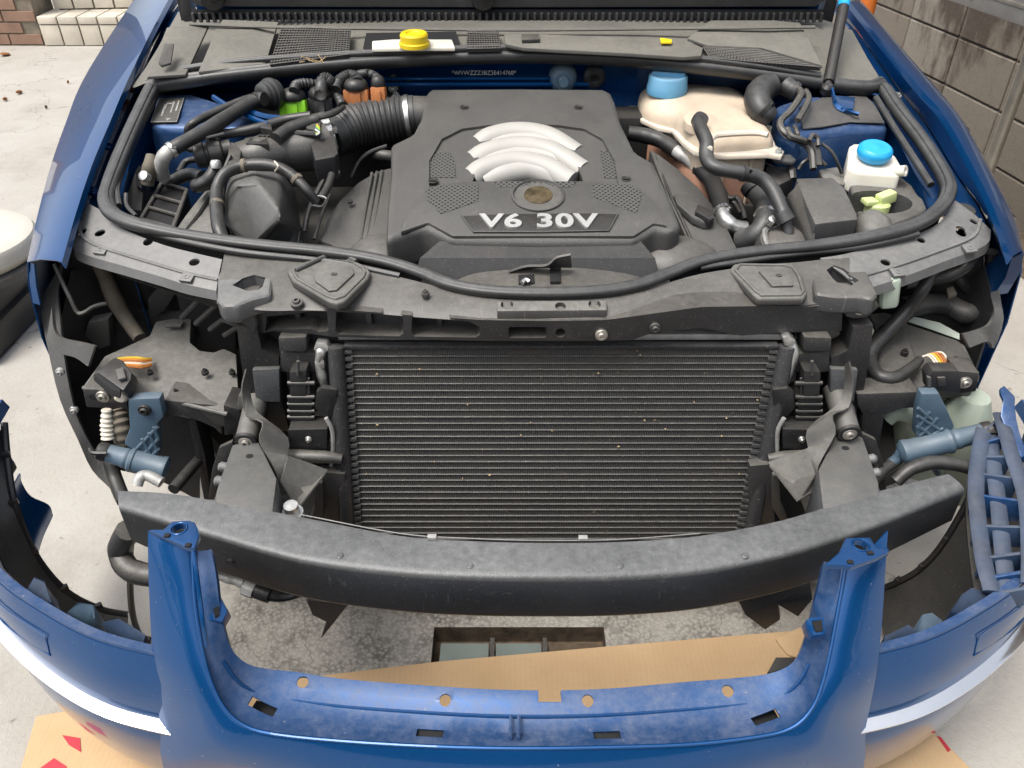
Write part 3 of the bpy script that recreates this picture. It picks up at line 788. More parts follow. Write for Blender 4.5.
# towers
def tower(top, zt, front, mat_top, nm='strut_tower'):
    t = [PZ(u, v, zt) for u, v in top]
    return t
tw = [PZ(*p) for p in T('a', (185, 165, .875), (370, 165, .885), (560, 205, .885), (700, 270, .87), (640, 350, .86), (480, 345, .86), (150, 338, .858))]
obj('strut_tower', prism(tw, (0, -.02, -.30), 0.016, 3), 'paint_dusty', car)
tw2 = [PZ(*p) for p in T('d', (170, 235, .885), (330, 175, .895), (600, 175, .885), (690, 200, .872), (765, 345, .858), (560, 350, .858), (420, 375, .856), (300, 390, .858))]
obj('strut_tower', prism(tw2, (0, -.02, -.30), 0.016, 3), 'paint_dusty', car)
obj('tower_pad', prism([p + Vector((0, 0, .004)) for p in [PZ(*q_) for q_ in T('d', (300, 250, .888), (420, 200, .892), (640, 190, .88), (690, 240, .872), (740, 330, .862), (560, 325, .862), (420, 350, .862), (320, 360, .862))]], (0, 0, -.003), .001, 1), 'sticker', car)
st = [p + Vector((0, 0, .002)) for p in [PZ(*q_) for q_ in T('a', (200, 205, .873), (330, 200, .877), (292, 322, .863), (158, 325, .861))]]
sk = obj('sticker', prism(st, (0, 0, -.002), 0), 'sticker', car, smooth=0)
def onquad(qd, a, b): return (qd[0] * (1 - a) + qd[1] * a) * (1 - b) + (qd[3] * (1 - a) + qd[2] * a) * b + Vector((0, 0, .0008))
bm = bmesh.new()
def strip(bm, qd, a0, b0, a1, b1):
    bm.faces.new([bm.verts.new(onquad(qd, *c)) for c in ((a0, b0), (a1, b0), (a1, b1), (a0, b1))])
for a0, b0, a1, b1 in ((.0, .0, 1, .02), (0, .98, 1, 1), (0, 0, .02, 1), (.98, 0, 1, 1), (.30, .25, .38, .75), (.38, .20, .60, .25), (.38, .25, .42, .45), (.62, .15, .68, .62), (.80, .10, .86, .55), (.55, .85, .72, .90), (.60, .90, .66, .95)):
    strip(bm, st, a0, b0, a1, b1)
obj('sticker_print', bm, 'alu_dull', sk, smooth=0)
br = obj('bracket', sheet([[PZ(*p) for p in T('d', (470, 140, .915), (480, 200, .895), (500, 255, .880), (610, 280, .875))], [PZ(*p) for p in T('d', (478, 138, .92), (492, 195, .90), (520, 240, .886), (612, 268, .884))]], .004, sub=3), 'paint', car)
obj('bracket', prism([PZ(*p) for p in T('d', (485, 180, .897), (590, 190, .892), (580, 250, .886), (520, 245, .886), (490, 210, .89))], (0, 0, -.004), .001), 'paint_film', car)
# blue ridge lines of the left inner wing
obj('wing_rib', tube([PZ(*p) for p in T('a', (480, 190, .893), (560, 240, .886), (680, 300, .876), (760, 330, .87))], .006, 8), 'paint', car)
obj('wing_rib', tube([PZ(*p) for p in T('a', (620, 250, .888), (740, 290, .876), (830, 300, .872))], .007, 8), 'paint', car)

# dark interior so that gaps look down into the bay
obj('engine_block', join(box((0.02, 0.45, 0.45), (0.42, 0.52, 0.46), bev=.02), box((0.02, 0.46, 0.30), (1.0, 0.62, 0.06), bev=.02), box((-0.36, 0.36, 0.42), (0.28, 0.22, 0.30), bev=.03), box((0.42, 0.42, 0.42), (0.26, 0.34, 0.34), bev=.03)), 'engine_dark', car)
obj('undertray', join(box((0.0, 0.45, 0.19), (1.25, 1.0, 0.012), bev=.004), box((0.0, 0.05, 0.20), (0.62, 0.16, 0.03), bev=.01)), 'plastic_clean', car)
for s in (-1, 1):
    obj('wheel_arch_liner', sheet([[Vector((s * 0.60, 0.60 + math.cos(a) * .36, .32 + math.sin(a) * .36)) for a in [R(d) for d in range(-5, 190, 15)]], [Vector((s * 0.90, 0.60 + math.cos(a) * .365, .32 + math.sin(a) * .365)) for a in [R(d) for d in range(-5, 190, 15)]]], .003), 'plastic', car)
    wh = obj('wheel', lathe((s * 0.80 - .10, 0.60, 0.315), (1, 0, 0), [(0, .20), (.0, .26), (.012, .30), (.03, .313), (.17, .313), (.188, .30), (.2, .26), (.2, .20)], 40), 'tyre', car)
    obj('rim', lathe((s * 0.80 + (s * .10) - s * .02, 0.60, 0.315), (s, 0, 0), [(-.05, .203), (.02, .205), (.02, .19), (-.01, .18), (.0, .05), (.012, .04), (.012, 0)], 30), 'alu', wh)
obj('body_shell', join(box((0, 2.1, 0.62), (1.66, 2.0, 0.72), bev=.06, seg=3), box((0, 1.30, 0.55), (1.58, 0.5, 0.60), bev=.03)), 'paint', car)
# ---------------------------------------------------------------- scuttle (cowl) and raised bonnet
fc = [(133, 92, .895), (160, 84, .905), (250, 72, .925), (400, 60, .940), (520, 55, .945), (640, 58, .943), (760, 70, .925), (840, 85, .900), (886, 92, .888)]
rc_ = [(178, 12, .965), (205, 13, .970), (270, 17, .975), (400, 20, .98), (520, 21, .982), (640, 20, .98), (740, 19, .978), (812, 18, .972), (852, 30, .955)]
mid_ = [tuple(a * .45 + b * .55 for a, b in zip(p, q_)) for p, q_ in zip(fc, rc_)]
mid_ = [(u, v, z + .006) for u, v, z in mid_]
rows = [[PZ(u, v, z - .012) for u, v, z in fc], [PZ(u, v - 4, z + .004) for u, v, z in fc], [PZ(*p) for p in mid_], [PZ(*p) for p in rc_], [PZ(u, v, z) + Vector((0, .10, -.01)) for u, v, z in rc_]]
cowl = obj('cowl_panel', sheet(rows, 0.004, sub=5), 'cowl_plastic', car, smooth=50)
def cowl_pt(u, v, up=0.0):
    """a point on the scuttle: height blended between its front and rear edges"""
    f = min(max((60 + (abs(u - 520) / 390.0) ** 2 * 32 - v) / 44.0, 0), 1.1)
    zf = .945 - (abs(u - 520) / 390.0) ** 2 * .05
    z = zf + f * (.985 - zf) + .003 + .006 * 4 * f * (1 - f)
    return PZ(u, v, z + up)
def vent(pts, n, m, nm='cowl_vent'):
    qd = [cowl_pt(u, v, .004) for u, v in pts]
    o = obj(nm, prism(qd, (0, 0, -.006), .001, 1), 'void', car, smooth=0)
    def L(a, b): return (qd[0] * (1 - a) + qd[1] * a) * (1 - b) + (qd[3] * (1 - a) + qd[2] * a) * b
    b1 = bmesh.new()
    for k in range(n + 1):
        a = k / n
        tube([L(a, 0) + Vector((0, 0, .001)), L(a, 1) + Vector((0, 0, .001))], .0016, 5, 1, bm=b1)
    obj('vent_bars', b1, 'plastic', o)
    b2 = bmesh.new()
    for k in range(m + 1):
        a = k / m
        tube([L(0, a) + Vector((0, 0, .0025)), L(1, a) + Vector((0, 0, .0025))], .0013, 5, 1, bm=b2)
    obj('vent_bars', b2, 'plastic', o)
    return o
v1 = vent(T('y', (415, 72), (590, 78), (585, 142), (385, 168)), 26, 14)
vent(T('y', (890, 82), (968, 84), (974, 126), (888, 128)), 13, 8)
vent(T('z', (520, 122), (660, 128), (822, 175), (540, 152)), 30, 8)
for k in range(7):
    a = random.random(); u, v = 300 + k * 4 + random.uniform(-2, 2), 60 + random.uniform(-4, 2)
    p = cowl_pt(u, v, .009); d = Vector((random.uniform(-1, 1), random.uniform(-.5, .5), .1)).normalized() * .012
    obj('pine_needle', tube([p - d, p + d], .0011, 5, 1), 'leaf_litter', v1)
# brake fluid reservoir in its opening
op = [cowl_pt(u, v, .003) for u, v in T('y', (630, 84), (860, 80), (872, 118), (850, 126), (640, 132), (622, 122))]
oo = obj('reservoir_opening', prism(op, (0, 0, -.004), .001, 1), 'void', car, smooth=0)
rv = obj('brake_reservoir', prism([cowl_pt(u, v, .009) for u, v in T('y', (645, 104), (700, 100), (850, 100), (858, 122), (790, 122), (645, 124))], (0, 0, -.008), .003), 'bottle_white', car)
cp = cowl_pt(414.5, 44, .012)
obj('cap', lathe(cp, (0, -.05, 1), [(-.004, .034), (.004, .034), (.006, .031), (.020, .031), (.024, .028), (.024, .018), (.021, .016), (.021, 0)], 30), 'cap_yellow', rv)
# long access cover on the right half
obj('cowl_cover', prism([cowl_pt(u, v, .008) for u, v in T('z', (10, 88), (60, 86), (250, 92), (480, 104), (520, 122), (515, 142), (470, 146), (330, 136), (60, 122), (14, 112))], (0, 0, -.008), .002), 'cowl_plastic', car)
obj('cover_clip', prism([cowl_pt(u, v, .012) for u, v in T('z', (55, 86), (100, 86), (102, 100), (56, 102))], (0, 0, -.008), .002), 'plastic', car)
obj('yellow_tag', prism([cowl_pt(u, v, .012) for u, v in T('z', (410, 96), (440, 100), (440, 108), (412, 108))], (0, 0, -.004), .001), 'cap_yellow', car)
obj('cowl_dimple', prism([cowl_pt(u, v, .0005) for u, v in T('y', (112, 112), (138, 110), (130, 160), (106, 168), (98, 160))], (0, 0, -.005), .002), 'plastic', car)
# rubber seal all round the bay
def seal(name, pts, r, **kw): return tubeP(name, pts, 'rubber', car, r=r, seg=28, n=8, afun=lambda a: 1 - .16 * math.exp(-((a - .55) / .16) ** 2) - .12 * math.exp(-((a - 5.6) / .14) ** 2), **{'zup': True, **kw})
seal('rubber_seal', [(148, 88, .905), (165, 84, .91), (200, 79, .918), (250, 73, .928), (330, 65, .938), (420, 59, .944), (520, 56, .947), (620, 59, .945), (720, 69, .932), (790, 78, .918), (840, 86, .905), (868, 88, .898), (880, 84, .895)], .0165)
seal('rubber_seal', [(150, 84, .905), (162, 74, .928), (250, 61, .95), (420, 51, .962), (520, 48, .964), (620, 51, .962), (740, 64, .945), (820, 76, .925)], .0085)
seal('rubber_seal', [(152, 88, .905), (146, 100, .895), (132, 130, .868), (119, 160, .84), (109, 186, .82), (106, 200, .812), (112, 213, .803), (132, 223, .796), (170, 232, .786), (220, 240, .778), (270, 246, .772), (330, 252, .765), (380, 260, .758), (420, 272, .752), (450, 284, .748), (490, 291, .746), (545, 293, .746), (600, 291, .746), (640, 284, .748), (672, 272, .752), (705, 260, .758), (760, 251, .765), (820, 245, .774), (870, 237, .783), (915, 225, .794), (938, 210, .803), (948, 194, .812), (945, 178, .824), (925, 145, .852), (900, 112, .880), (884, 88, .895)], [.0165]*4 + [.015]*4 + [.0125]*14 + [.014]*4 + [.0165]*4, flat=.82, zup=True)
seal('seal_lip', [(158, 92, .89), (140, 130, .86), (124, 166, .83), (117, 188, .815), (119, 206, .805)], .006)
seal('seal_lip', [(126, 194, .812), (127, 206, .80), (136, 216, .795)], .004)
seal('seal_lip', [(876, 98, .885), (893, 126, .862), (915, 160, .835), (931, 185, .815)], .007)
seal('seal_lip', [(118, 222, .788), (170, 238, .778), (240, 252, .767), (330, 262, .754), (400, 276, .745)], .006)
seal('seal_lip', [(700, 268, .748), (780, 256, .758), (860, 247, .770), (918, 234, .782)], .006)
# bonnet, hinged at the back and standing open
HB = PZ(512, 15, 0.992); HA = R(80)
hx0, hx1 = PZ(196, 14, .985).x, PZ(822, 16, .985).x
hd = Vector((0, -math.cos(HA), math.sin(HA))); hn = Vector((0, -math.sin(HA), -math.cos(HA)))
def hp(x, s, t): return Vector((x, HB.y, HB.z)) + hd * s + hn * t
hood = obj('bonnet', sheet([[hp(x, -.02 + .02 * math.cos((i - 4) / 4 * 1.2), -.035) for i, x in enumerate([hx0 + .01 + (hx1 - hx0 - .02) * k / 8 for k in range(9)])], [hp(x, .5, -.075) for x in [hx0 + .01 + (hx1 - hx0 - .02) * k / 8 for k in range(9)]], [hp(x, 1.05, -.04) for x in [hx0 + .02 + (hx1 - hx0 - .04) * k / 8 for k in range(9)]]], .003, subrow=4), 'paint', car)
obj('bonnet_liner', prism([hp(hx0 + .0, .04, 0), hp(hx0 + .03, .018, 0), hp(0, .016, 0.0), hp(hx1 - .03, .018, 0), hp(hx1, .04, 0), hp(hx1 - .02, .95, -.01), hp(hx0 + .02, .95, -.01)], -hn * .022, .008), 'plastic_grey', hood)
b1 = bmesh.new()
n = 92
for k in range(n + 1):
    x = hx0 + .012 + (hx1 - hx0 - .024) * k / n
    b1 = box(hp(x, -.004, .006), (.0075, .012, .022), (HA - R(90), 0, 0), bev=.0015, seg=1, bm=b1)
obj('ribbed_seal', b1, 'rubber', hood, kind='stuff')
obj('ribbed_seal_backing', box(hp((hx0 + hx1) / 2, -.002, -.008), (hx1 - hx0 - .01, .012, .024), (HA - R(90), 0, 0), bev=.003), 'void', hood)
for px in (222, 484):
    p = PZ(px, 2, 1.012); p = hp(p.x, .045, .012)
    obj('liner_clip', join(lathe(p, hn, [(-.012, .03), (.004, .03), (.008, .026), (.008, 0)], 20, sx=1.0), tube([p, p + Vector((.05, 0, .02)), p + Vector((.10, 0, .045))], [.014, .012, .008], 8)), 'plastic_clean', hood)
for s, hx in ((-1, hx0), (1, hx1)):
    hz = PZ(191 if s < 0 else 823, 18, .968)
    obj('hinge', join(prism([hz + Vector((s * .012, -.008, .06)), hz + Vector((s * .022, -.008, 0)), hz + Vector((0, -.012, -.022)), hz + Vector((-s * .012, -.012, -.012)), hz + Vector((-s * .004, -.008, .06))], (0, .006, 0), .002), box(hz + Vector((s * .015, .03, .05)), (.03, .05, .16), bev=.006)), 'plastic_clean', car)
# gas strut
s0 = PZ(827, 90, .905); s1 = PY(843, 8, s0.y + .19)
sdv = (s1 - s0).normalized()
gs = obj('gas_strut', tube([s0, s0 + sdv * .02, s0 + sdv * .021, s1, s1 + sdv * .12], [.008, .008, .0125, .0125, .0125], 14, 1), 'black_plug', car)
obj('strut_rod', tube([s1 + sdv * .12, s1 + sdv * .42], .006, 10, 1), 'chrome', gs)
obj('strut_socket', lathe(s0, (0, -.3, 1), [(-.012, .008), (-.006, .014), (.008, .014), (.014, .008)], 14), 'black_plug', gs)
obj('strut_clip', tube([s1 + sdv * .002, s1 + sdv * .035], .0135, 14, 1), 'cap_cyan', gs)

# sides of the scuttle, between fender gutter and cowl
obj('scuttle_side', sheet([[PZ(*p) for p in ((139, 78, .862), (156, 40, .90), (172, 12, .925), (196, -22, .95))], [PZ(*p) for p in ((135, 92, .888), (158, 52, .925), (178, 14, .955), (204, -12, .965))]], .004, sub=3), 'paint', car)
obj('scuttle_side', sheet([[PZ(*p) for p in ((902, 94, .868), (880, 62, .90), (852, 24, .935), (828, -14, .955))], [PZ(*p) for p in ((888, 94, .884), (868, 60, .92), (850, 28, .953), (818, -6, .968))]], .004, sub=3), 'paint', car)
obj('dark_under_sheet', sheet([[PZ(*p) for p in ((85, 215, .72), (130, 240, .70), (220, 275, .69), (300, 285, .69))], [PZ(*p) for p in ((75, 250, .70), (120, 275, .68), (210, 305, .67), (300, 310, .67))]], .004), 'engine_dark', car)  # near-black sheets added below the panel so its holes look shaded
obj('dark_under_sheet', sheet([[PZ(*p) for p in ((985, 215, .72), (940, 240, .70), (880, 262, .69), (800, 280, .69))], [PZ(*p) for p in ((990, 245, .70), (950, 265, .68), (890, 290, .67), (800, 305, .67))]], .004), 'engine_dark', car)

for pts, nm in ((T('y', (262, 50), (405, 56), (398, 76), (372, 164), (200, 184), (232, 110)), 'cowl_field'), (T('z', (540, 52), (700, 52), (768, 58), (800, 120), (826, 168), (670, 122), (530, 116), (480, 98)), 'cowl_field'), (T('y', (120, 70), (228, 62), (168, 190), (70, 196)), 'cowl_field')):
    obj(nm, prism([cowl_pt(u, v, .0015) for u, v in pts], (0, 0, -.006), .0015), 'cowl_plastic', cowl)
obj('cowl_rear_lip', tube([cowl_pt(u, v, .004) for u, v in ((190, 24), (270, 27), (400, 29), (520, 30), (640, 29), (740, 28), (815, 27))], .006, 8, 5, flat=.6, zup=True), 'cowl_plastic', cowl)
obj('dark_gap_sheet', sheet([[Vector((-.90, .30, .36)), Vector((-.72, .33, .36)), Vector((-.55, .34, .36))], [Vector((-.885, .26, .70)), Vector((-.72, .28, .71)), Vector((-.55, .28, .70))], [Vector((-.86, .235, .755)), Vector((-.74, .25, .755)), Vector((-.55, .26, .72))]], .003), 'engine_dark', car)  # near-black sheets added so the gaps at the fender tips look shaded
obj('dark_gap_sheet', sheet([[Vector((.93, .30, .36)), Vector((.76, .33, .36)), Vector((.58, .34, .36))], [Vector((.915, .26, .70)), Vector((.76, .28, .71)), Vector((.58, .28, .70))], [Vector((.89, .235, .745)), Vector((.78, .25, .745)), Vector((.58, .26, .72))]], .003), 'engine_dark', car)

sp_ = [(109, 186, .82), (106, 200, .812), (112, 213, .803), (132, 223, .796), (170, 232, .786), (220, 240, .778), (270, 246, .772), (330, 252, .765), (380, 260, .758), (420, 272, .752)]
sq_ = [(672, 272, .752), (705, 260, .758), (760, 251, .765), (820, 245, .774), (870, 237, .783), (915, 225, .794), (938, 210, .803), (948, 194, .812), (945, 178, .824)]
for L_ in (sp_, sq_):
    obj('dark_seal_skirt', sheet([[PZ(u, v, z) - Vector((0, 0, .010)) for u, v, z in L_], [PZ(u, v, z) - Vector((0, 0, .10)) for u, v, z in L_]], .003, sub=3), 'engine_dark', car)  # dark wall added under the seal, in place of shade in the gap
# ================================================================ FRONT END
Z = Vector((0, 0, 1)); FRONT = Vector((0, -1, 0))
def PL(pts): return [PZ(*p) for p in pts]
def PYL(pts): return [PY(*p) for p in pts]
def mir(pts, c=1096): return [(c - p[0],) + tuple(p[1:]) for p in pts]
def cyl_cut(p, ax, r, d0=-.05, d1=.05, sx=1.0): return lathe(p, ax, [(d0, r), (d1, r)], 16, sx=sx)
# ---- lock carrier
carrier_front = [(217, 301, .735), (262, 308, .730), (309, 308, .728), (360, 310, .726), (420, 315, .723), (483, 319, .720), (545, 320, .719), (606, 319, .720), (650, 313, .722), (700, 306, .725), (760, 305, .727), (800, 305, .728), (846, 300, .732)]
carrier_rear = [(225, 250, .762), (262, 256, .758), (309, 262, .753), (360, 268, .749), (420, 282, .742), (483, 297, .737), (545, 300, .737), (606, 297, .737), (650, 288, .740), (700, 274, .746), (760, 265, .752), (800, 262, .755), (850, 256, .760)]
rows = [PL(carrier_rear), [(a * .5 + b * .5) + Z * .004 for a, b in zip(PL(carrier_rear), PL(carrier_front))], PL(carrier_front), [p + Vector((0, -.003, -.003)) for p in PL(carrier_front)]]
carrier = obj('lock_carrier', sheet(rows, 0.004, sub=4), 'plastic_grey', car, smooth=40)
yf = [p.y for p in PL(carrier_front)]
up_ = [(217, 302), (262, 309), (309, 309), (360, 311), (420, 316), (483, 320), (545, 321), (606, 320), (650, 314), (700, 307), (760, 306), (800, 306), (846, 301)]
lo_ = [(222, 322), (256, 335), (272, 331), (313, 334), (334, 337), (400, 339), (483, 341), (592, 341), (632, 340), (655, 332), (700, 328), (719, 331), (737, 336), (794, 332), (840, 333), (852, 318)]
def fy(u): return 0.0 + .055 * (abs(u - 545) / 320.0) ** 2 - .006
def itp(tab, u):
    for (u0, v0), (u1, v1) in zip(tab, tab[1:]):
        if u0 <= u <= u1: return v0 + (v1 - v0) * (u - u0) / (u1 - u0)
    return tab[0][1] if u < tab[0][0] else tab[-1][1]
us_ = [222 + 620 * k / 62 for k in range(63)]
fb_ = bmesh.new()
ringsf = []
for u in us_:
    a_, b_ = itp(up_, u), itp(lo_, u)
    t0_, t1_ = PY(u, a_, fy(u)), PY(u, b_, fy(u) + .006)
    ringsf.append([t0_, t1_, t1_ + Vector((0, .05, 0)), t0_ + Vector((0, .05, 0))])
face = obj('carrier_face', loft(ringsf), 'plastic', car)
def pcut(pts, y0=-.06, d=.16): return prism([PY(u, v, fy(u)) + Vector((0, y0, 0)) for u, v in pts], (0, d, 0), 0)
o1 = T('p', (340, 445), (500, 428), (630, 405), (650, 420), (655, 520), (640, 528), (600, 530), (565, 512), (375, 515), (330, 530))
o2 = [(336, 312), (399, 313), (403, 316), (403, 335), (399, 338), (338, 336), (335, 333)]
o3 = [(412, 314), (440, 316), (470, 322), (480, 328), (480, 336), (476, 339), (414, 338), (411, 335)]
o4 = [(510, 327.5), (545, 327.5), (546.5, 329), (546.5, 338), (545, 339.5), (510, 339.5), (508.5, 338), (508.5, 329)]
hole = [(560.5 + 5 * math.cos(a), 334 + 5 * math.sin(a)) for a in [k * math.pi / 8 for k in range(16)]]
cut(face, [pcut(o, -.03, .12) for o in (o1, o2, o3, o4, hole)])
obj('carrier_back', sheet([[PY(u, 300, fy(u) + .052) for u in (262, 310, 360, 420, 490, 560)], [PY(u, 346, fy(u) + .046) for u in (262, 310, 360, 420, 490, 560)]], .003), 'plastic_grey', face)
for x0 in (300, 370, 440):
    obj('carrier_rib', box(PY(x0, 322, fy(x0) + .046), (.010, .014, .05), bev=.002), 'plastic_grey', face)
bolt(PY(601.5, 335, fy(601) - .001), FRONT, .0105, face)
bolt(PY(655, 328, fy(655) - .001), FRONT, .009, face, 'plastic')
# rounded snout at both ends with their bolts
for sgn, pts, bp in ((-1, T('p', (92, 392), (120, 388), (190, 380), (265, 382), (295, 480), (285, 545), (215, 490), (165, 475), (110, 420)), (237.5, 315)), (1, T('r', (740, 572), (830, 572), (905, 575), (925, 600), (890, 630), (860, 660), (790, 665), (745, 655)), (861.5, 308))):
    e = obj('carrier_end', prism([PY(u, v, fy(u) - .012) for u, v in pts], (0, .07, 0), .007, 3), 'plastic', car)
    bolt(PY(bp[0], bp[1], fy(bp[0]) - .014), FRONT, .0135, e)
tl_ = obj('carrier_shoulder', prism(PL(T('p', (85, 355, .748), (90, 220, .748), (130, 185, .748), (330, 185, .748), (375, 230, .748), (360, 330, .748), (270, 350, .748), (185, 385, .748), (110, 385, .748))), (0, 0, -.035), .008, 3), 'panel_grey', car)
cl_ = lambda: (prism([p + Z * .05 for p in PL(T('p', (165, 282, .748), (215, 250, .748), (280, 235, .748), (335, 245, .748), (320, 290, .748), (300, 305, .748), (240, 312, .748)))], (0, 0, -.12), 0))
cut(tl_, [cl_()]); cut(carrier, [cl_()])
tr_ = obj('carrier_shoulder', prism(PL(T('r', (590, 530, .748), (560, 400, .748), (620, 370, .748), (800, 370, .748), (860, 420, .748), (915, 530, .748), (890, 560, .748), (830, 545, .748), (700, 545, .748))), (0, 0, -.035), .008, 3), 'plastic_grey', car)
cr_ = lambda: (prism([p + Z * .05 for p in PL(T('r', (645, 420, .748), (680, 402, .748), (730, 415, .748), (815, 462, .748), (775, 488, .748), (700, 472, .748)))], (0, 0, -.12), 0))
cut(tr_, [cr_()]); cut(carrier, [cr_()])
# dark space behind the holes
# rubber buffers (the two flat pads)
def pad(pts, inner, z, name='bonnet_stop_pad'):
    o = obj(name, prism(PL([(u, v, z) for u, v in pts]), (0, 0, -.016), .006, 3), 'mudplastic', car)
    obj('pad_rib', prism(PL([(u, v, z + .004) for u, v in inner]), (0, 0, -.006), .002, 2), 'mudplastic', o)
    rimp = PL([(u, v, z + .0005) for u, v in pts]); cc = sum(rimp, Vector()) / len(rimp); rimp = [cc + (p - cc) * .86 for p in rimp]
    obj('pad_rim', tube(rimp + [rimp[0]], .003, 8, 1), 'mudplastic', o)
    c = sum(PL([(u, v, z) for u, v in inner]), Vector()) / len(inner)
    obj('pad_pin', lathe(c + Z * .003, Z, [(0, .006), (.003, .005), (.003, .002), (.001, .0015), (.001, 0)], 10), 'plastic', o)
    return o
pl_ = pad(T('p', (445, 210), (470, 190), (670, 100), (700, 98), (860, 190), (872, 215), (860, 245), (745, 360), (700, 375), (655, 362), (470, 255)), T('p', (585, 225), (700, 160), (780, 190), (790, 220), (700, 305), (660, 310), (590, 260)), .757)
obj('pad_rib', tube(PL(T('p', (490, 205, .760), (690, 120, .761), (800, 160, .761))), .004, 8), 'plastic_grey', pl_)
pr_ = pad(T('r', (150, 405), (175, 372), (440, 375), (490, 390), (525, 440), (552, 530), (535, 552), (300, 555), (270, 530)), T('r', (300, 412), (455, 408), (480, 488), (370, 490)), .752)
# middle block with three holes
cb = obj('latch_bolster', prism(PL([(497, 301, .742), (607, 300, .742), (607, 310, .736), (497, 311, .736)]), (0, 0, -.022), .003), 'mudplastic', car)
cut(cb, [cyl_cut(PZ(u, v, .738), Z, r) for u, v, r in ((507, 305.5, .0105), (560.5, 306.5, .009), (594.5, 305, .0105))])
for u, v in ((507, 307), (594.5, 306.5)): obj('bolt_head', lathe(PZ(u, v, .722), Z, [(0, .006), (.004, .006), (.006, .004), (.006, 0)], 8), 'steel', cb)
bolt(PZ(*T('x', (197, 222))[0], .744), Z, .007, car, 'plastic')
bolt(PZ(*T('p', (495, 372))[0], .737), Vector((0, -.3, 1)), .011, car, 'plastic_grey')
# plastic hump and catch behind the seal
hump = obj('latch_cover', sheet([[PZ(u, v, z) for u, v, z in T('x', (270, 190, .735), (350, 160, .748), (480, 148, .755), (600, 142, .757), (720, 150, .755), (820, 165, .748), (880, 190, .735))], [PZ(u, v, z) for u, v, z in T('x', (300, 208, .742), (360, 198, .748), (480, 200, .750), (600, 203, .750), (720, 200, .750), (800, 198, .748), (860, 210, .742))]], .006, sub=4), 'plastic', car)
obj('latch_slot', prism([p + Z * .006 for p in PL(T('x', (477, 174, .750), (524, 172, .750), (526, 198, .748), (478, 200, .748)))], (0, 0, -.006), .001), 'void', hump)
obj('latch_slot', prism([p + Z * .007 for p in PL(T('x', (572, 146, .754), (604, 146, .754), (604, 196, .750), (572, 196, .750)))], (0, 0, -.006), .001), 'void', hump)
obj('latch_hook', tube(PL(T('x', (488, 190, .758), (498, 180, .760), (510, 186, .758))), .004, 6), 'alu', hump)
obj('catch_handle', sheet([PL(T('x', (445, 152, .758), (500, 135, .772), (560, 132, .778), (590, 110, .792), (634, 100, .80))), PL(T('x', (460, 150, .752), (520, 140, .760), (572, 138, .764), (604, 138, .765), (638, 138, .765)))], .004, sub=4), 'plastic', hump)
# ---- grey side plates
def side_plate(inner, outer, holes, tabs):
    I, O = PL(inner), PL(outer)
    rows = [I, [a * .45 + b * .55 + Z * .003 for a, b in zip(I, O)], O, [p + Vector((0, -.006, -.016)) for p in O], [p + Vector((0, .004, -.022)) for p in O]]
    o = obj('slam_panel', sheet(rows, .003, sub=3), 'panel_grey', car)
    cut(o, [cyl_cut(PZ(*h[:3]), Z, h[3], sx=1.3) for h in holes])
    mid_ = [a * .30 + b * .70 + Z * .0035 for a, b in zip(I, O)]
    obj('panel_bead', tube(mid_, .0035, 8, 4, flat=.5, zup=True), 'panel_grey', o)
    for u, v, z in tabs:
        p = PZ(u, v, z)
        t = obj('clip_nut', join(box(p + Z * .004, (.024, .020, .006), (R(18), 0, R(-14 if u < 500 else 14)), bev=.002), lathe(p + Z * .005, (0, -.3, 1), [(0, .006), (.003, .0055), (.003, .003), (0, .003), (0, 0)], 12)), 'panel_grey', o)
    return o
side_plate(T('q', (150, 70, .796), (215, 110, .790), (300, 185, .783), (430, 245, .776), (560, 290, .770), (700, 325, .765), (830, 355, .760)),
           T('q', (78, 200, .764), (66, 290, .754), (140, 335, .748), (330, 390, .742), (520, 445, .737), (640, 482, .734), (800, 516, .730)),
           [T('q', (120, 230, .763, .007))[0], T('q', (212, 243, .764, .008))[0], T('q', (463, 305, .757, .0075))[0], T('q', (692, 385, .751, .0075))[0]],
           T('q', (215, 320, .752), (655, 460, .738)))
obj('rubber_plug', lathe(PZ(*T('q', (155, 128))[0], .780), (-.1, -.2, 1), [(-.004, .021), (.002, .021), (.004, .019), (.005, .010), (.005, 0)], 24), 'rubber', car)
side_plate([(820, 258, .758), (845, 254, .762), (880, 245, .768), (915, 235, .775), (940, 222, .785), (955, 200, .795)],
           [(862, 291, .732), (882, 284, .735), (906, 276, .739), (948, 260, .746), (986, 245, .753), (991, 230, .765)],
           [T('r', (952, 360, .758, .007))[0], T('h', (500, 75, .760, .006))[0], T('h', (700, 12, .768, .007))[0], (960, 236, .765, .008), (972, 226, .768, .006)],
           T('h', (385, 225, .742), (745, 105, .752)))
obj('rubber_plug', lathe(PZ(*T('h', (150, -90))[0], .77), Z, [(-.004, .018), (.003, .018), (.005, 0)], 20), 'rubber', car) if False else None
obj('rubber_plug', lathe(PZ(965, 210, .782), (.1, -.2, 1), [(-.004, .020), (.002, .020), (.004, .018), (.005, .010), (.005, 0)], 24), 'rubber', car)
